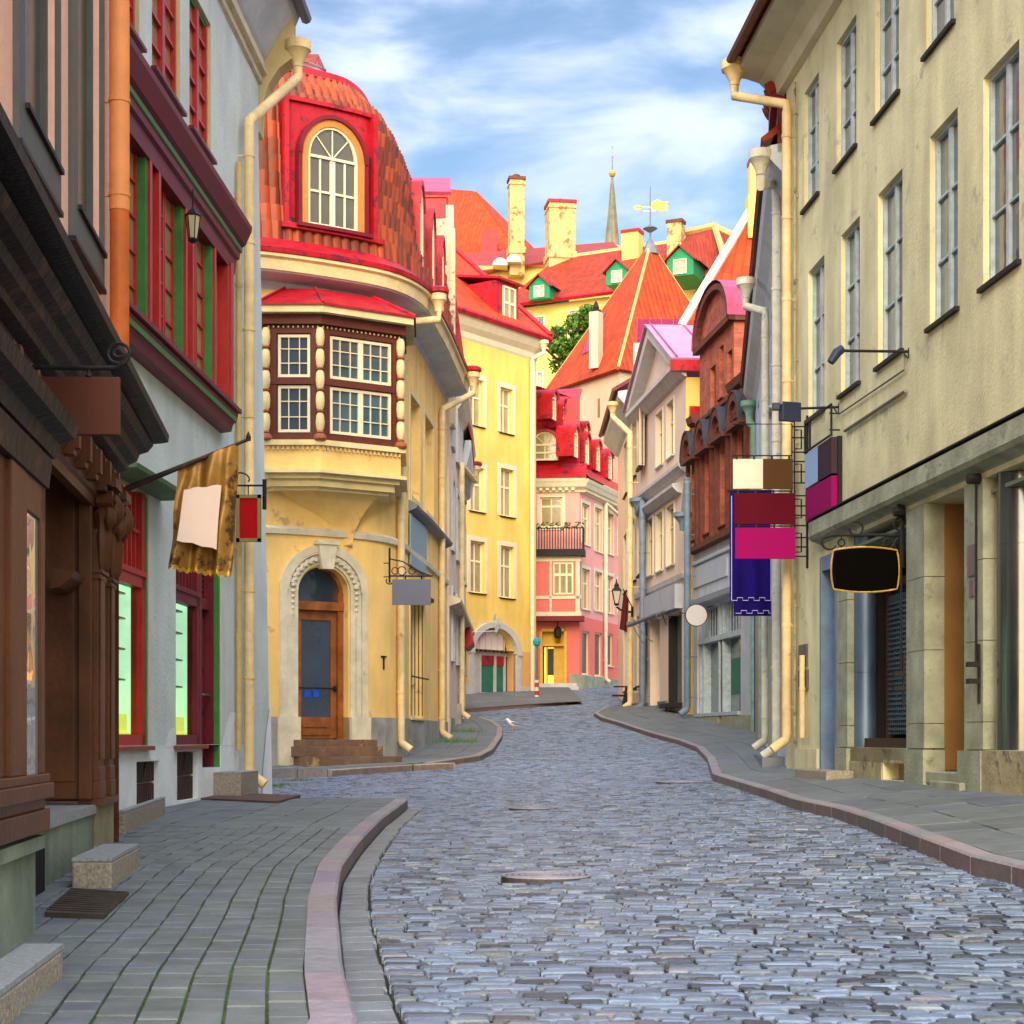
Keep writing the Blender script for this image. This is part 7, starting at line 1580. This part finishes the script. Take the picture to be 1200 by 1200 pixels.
for (x0, y0, x1, y1) in ((742,735,757,757),(747,733,765,752),(775,718,785,741),(785,715,800,742)): m.tube([W(x0,y0,55), W((x0+x1)/2+2,(y0+y1)/2+5,55), W(x1,y1,55.2)], .02, 5)
for cx in (772, 783): m.tube([W(cx+3*math.cos(k*.6), 722+3*math.sin(k*.6), 54) for k in range(10)], .015, 5)
build('bar', m, zinc, o)
# street lamp on wall
d = 58; o = thing('street_lamp', 'black four-sided wall lantern on a curved arm over the bend', 'street lamp', tuple(W(740, 717, d))); c = W(722.5, 708, d)
m = MB(); m.tube([W(741,717,d), W(735,717,d), W(727,714.5,d), W(722.5,711,d)], .035, 8); m.tube([W(741,711,d), W(741,723,d)], .05, 6); m.lathe(c, [(.05,-.05),(.1,0),(.07,.03)], 8)
for k in range(4): A = k*math.pi/2+.785; m.tube([c+Vector((.09*math.cos(A),.09*math.sin(A),.03)), c+Vector((.2*math.cos(A),.2*math.sin(A),.45))], .014, 4)
m.lathe(c, [(.24,.45),(.2,.5),(.1,.6),(.12,.64),(.05,.72),(.02,.85)], 4, a0=.785); build('lamp_frame', m, iron, o); m = MB(); m.lathe(c, [(.085,.03),(.19,.45)], 4, a0=.785); build('lamp_glass', m, mat('lamp_glass', (.45,.42,.35), .15), o)
# furled maroon flag
o = thing('furled_flag', 'dark maroon furled flag hanging beside the black street lantern', 'flag', tuple(W(735, 700, 57.6))); m = MB(); P = [W(731,693,57.6), W(726,737,57.6), W(735,741,57.6), W(737,704,57.6)]
m.grid(lambda u, v: (P[0]*(1-u)+P[3]*u)*(1-v)+(P[1]*(1-u)+P[2]*u)*v+Vector((0,.08*math.sin(u*9),0)), 12, 8); build('cloth', m, mat('maroon_cloth', (.10,.015,.02), .7), o, smooth=True); m = MB(); m.tube([W(730,690,57.7), W(741,712,57.7)], .02, 5); build('pole', m, iron, o)
o = thing('folding_stand', 'small black folded stand leaning by the cream downpipe at the bend', 'stand', (3.95, 59, 1.0)); m = MB(); f = Fr(3.83, 59.3, 0); zz = zg(59)+.12; m.extr(f, [(0,zz),(.22,zz),(.25,zz+.75),(.14,zz+.75)], -.5, .3); m.box(f, -.35, .1, -.1, .3, zz+.38, zz+.44); m.box(f, -.3, .1, -.1, .3, zz+.7, zz+.74); build('panel', m, black_m, o)
# gull
x, d = G(600, 856, 0); z = zg(d, x)+.02; o = thing('gull', 'white and grey gull standing on the cobbles beyond the second kerb', 'bird', (x, d, z)); m = MB()
m.tube([(x-.17,d,z+.30),(x-.13,d,z+.29),(x-.08,d,z+.22),(x,d,z+.17),(x+.10,d,z+.15),(x+.2,d,z+.14),(x+.3,d,z+.13)], [.025,.045,.05,.08,.075,.04,.008], 12); build('body', m, mat('gull_white', (.75,.75,.75), .7), o, smooth=True)
m = MB(); m.tube([(x-.02,d-.05,z+.2),(x+.1,d-.07,z+.18),(x+.32,d-.03,z+.15)], [.03,.05,.006], 8); m.tube([(x-.02,d+.05,z+.2),(x+.1,d+.07,z+.18),(x+.32,d+.03,z+.15)], [.03,.05,.006], 8); build('wing', m, mat('gull_grey', (.2,.22,.25), .7), o, smooth=True)
m = MB(); m.tube([(x-.17,d,z+.295),(x-.235,d,z+.28)], [.015,.004], 6)
for s in (-.03, .03): m.tube([(x+.02,d+s,z+.12),(x+.02,d+s,z-.02)], .008, 5)
build('beak_and_legs', m, mat('gull_yellow', (.7,.4,.05), .6), o)
# covers
for px, py, r_, lab in ((640, 1028.5,   .29, 'round ribbed cast iron cover sunk in the nearer cobbles'), (798, 917, .38, 'flat dark iron cover by the right kerb corner'), (625, 948, .29, 'worn round cover in the middle of the street')):
    x, d = G(px, py, 0); z = zg(d, x)+.012; o = thing('manhole_cover', lab, 'manhole cover', (x, d, z)); m = MB(); m.lathe((x, d, z), [(r_,-.07),(r_,-.004),(r_*.97,.0)], 32)
    build('plate', m, mat('cast_iron_dark', (.07,.06,.065), .6, .3, 12, .3, 50), o)
    m = MB()
    for k in range(1, 8):
        rr = r_*k/7.2; m.lathe((x, d, z), [(rr+.011,-.002),(rr+.009,.007),(rr-.009,.007),(rr-.011,-.002)], 28)
    m.v = [v for v in m.v]; m.f = [f for f in m.f if len(f) == 4]
    build('ribs', m, mat('cast_iron_worn', (.25,.26,.31), .5, .25, 12, .2, 50), o)
# weeds
gm = MB()
def tuft(px, py, n, spread, h, dz=.12):
    x, d = G(px, py, dz)
    for _ in range(n):
        a, b = x+random.gauss(0, spread), d+random.gauss(0, spread*.6); z = zg(b, a)+dz; A = random.uniform(0, 6.28); hh = h*random.uniform(.4, 1); w = .008
        gm.face([(a-w*math.cos(A), b-w*math.sin(A), z), (a+w*math.cos(A), b+w*math.sin(A), z), (a+random.uniform(-.5,.5)*hh, b+random.uniform(-.5,.5)*hh, z+hh)])
for px, py, n, s, h in ((928,893,260,.22,.2),(915,890,120,.2,.15),(320,922,120,.15,.06),(530,870,200,.3,.15),(545,858,120,.25,.15),(905,885,90,.2,.12),(1100,930,60,.2,.04),(345,915,60,.15,.05),(880,862,60,.3,.12)): tuft(px, py, n, s, h)
o = build('weeds', gm, mat('weed_green', (.07,.20,.02), .7, .3, 4), None); o['kind'] = 'stuff'
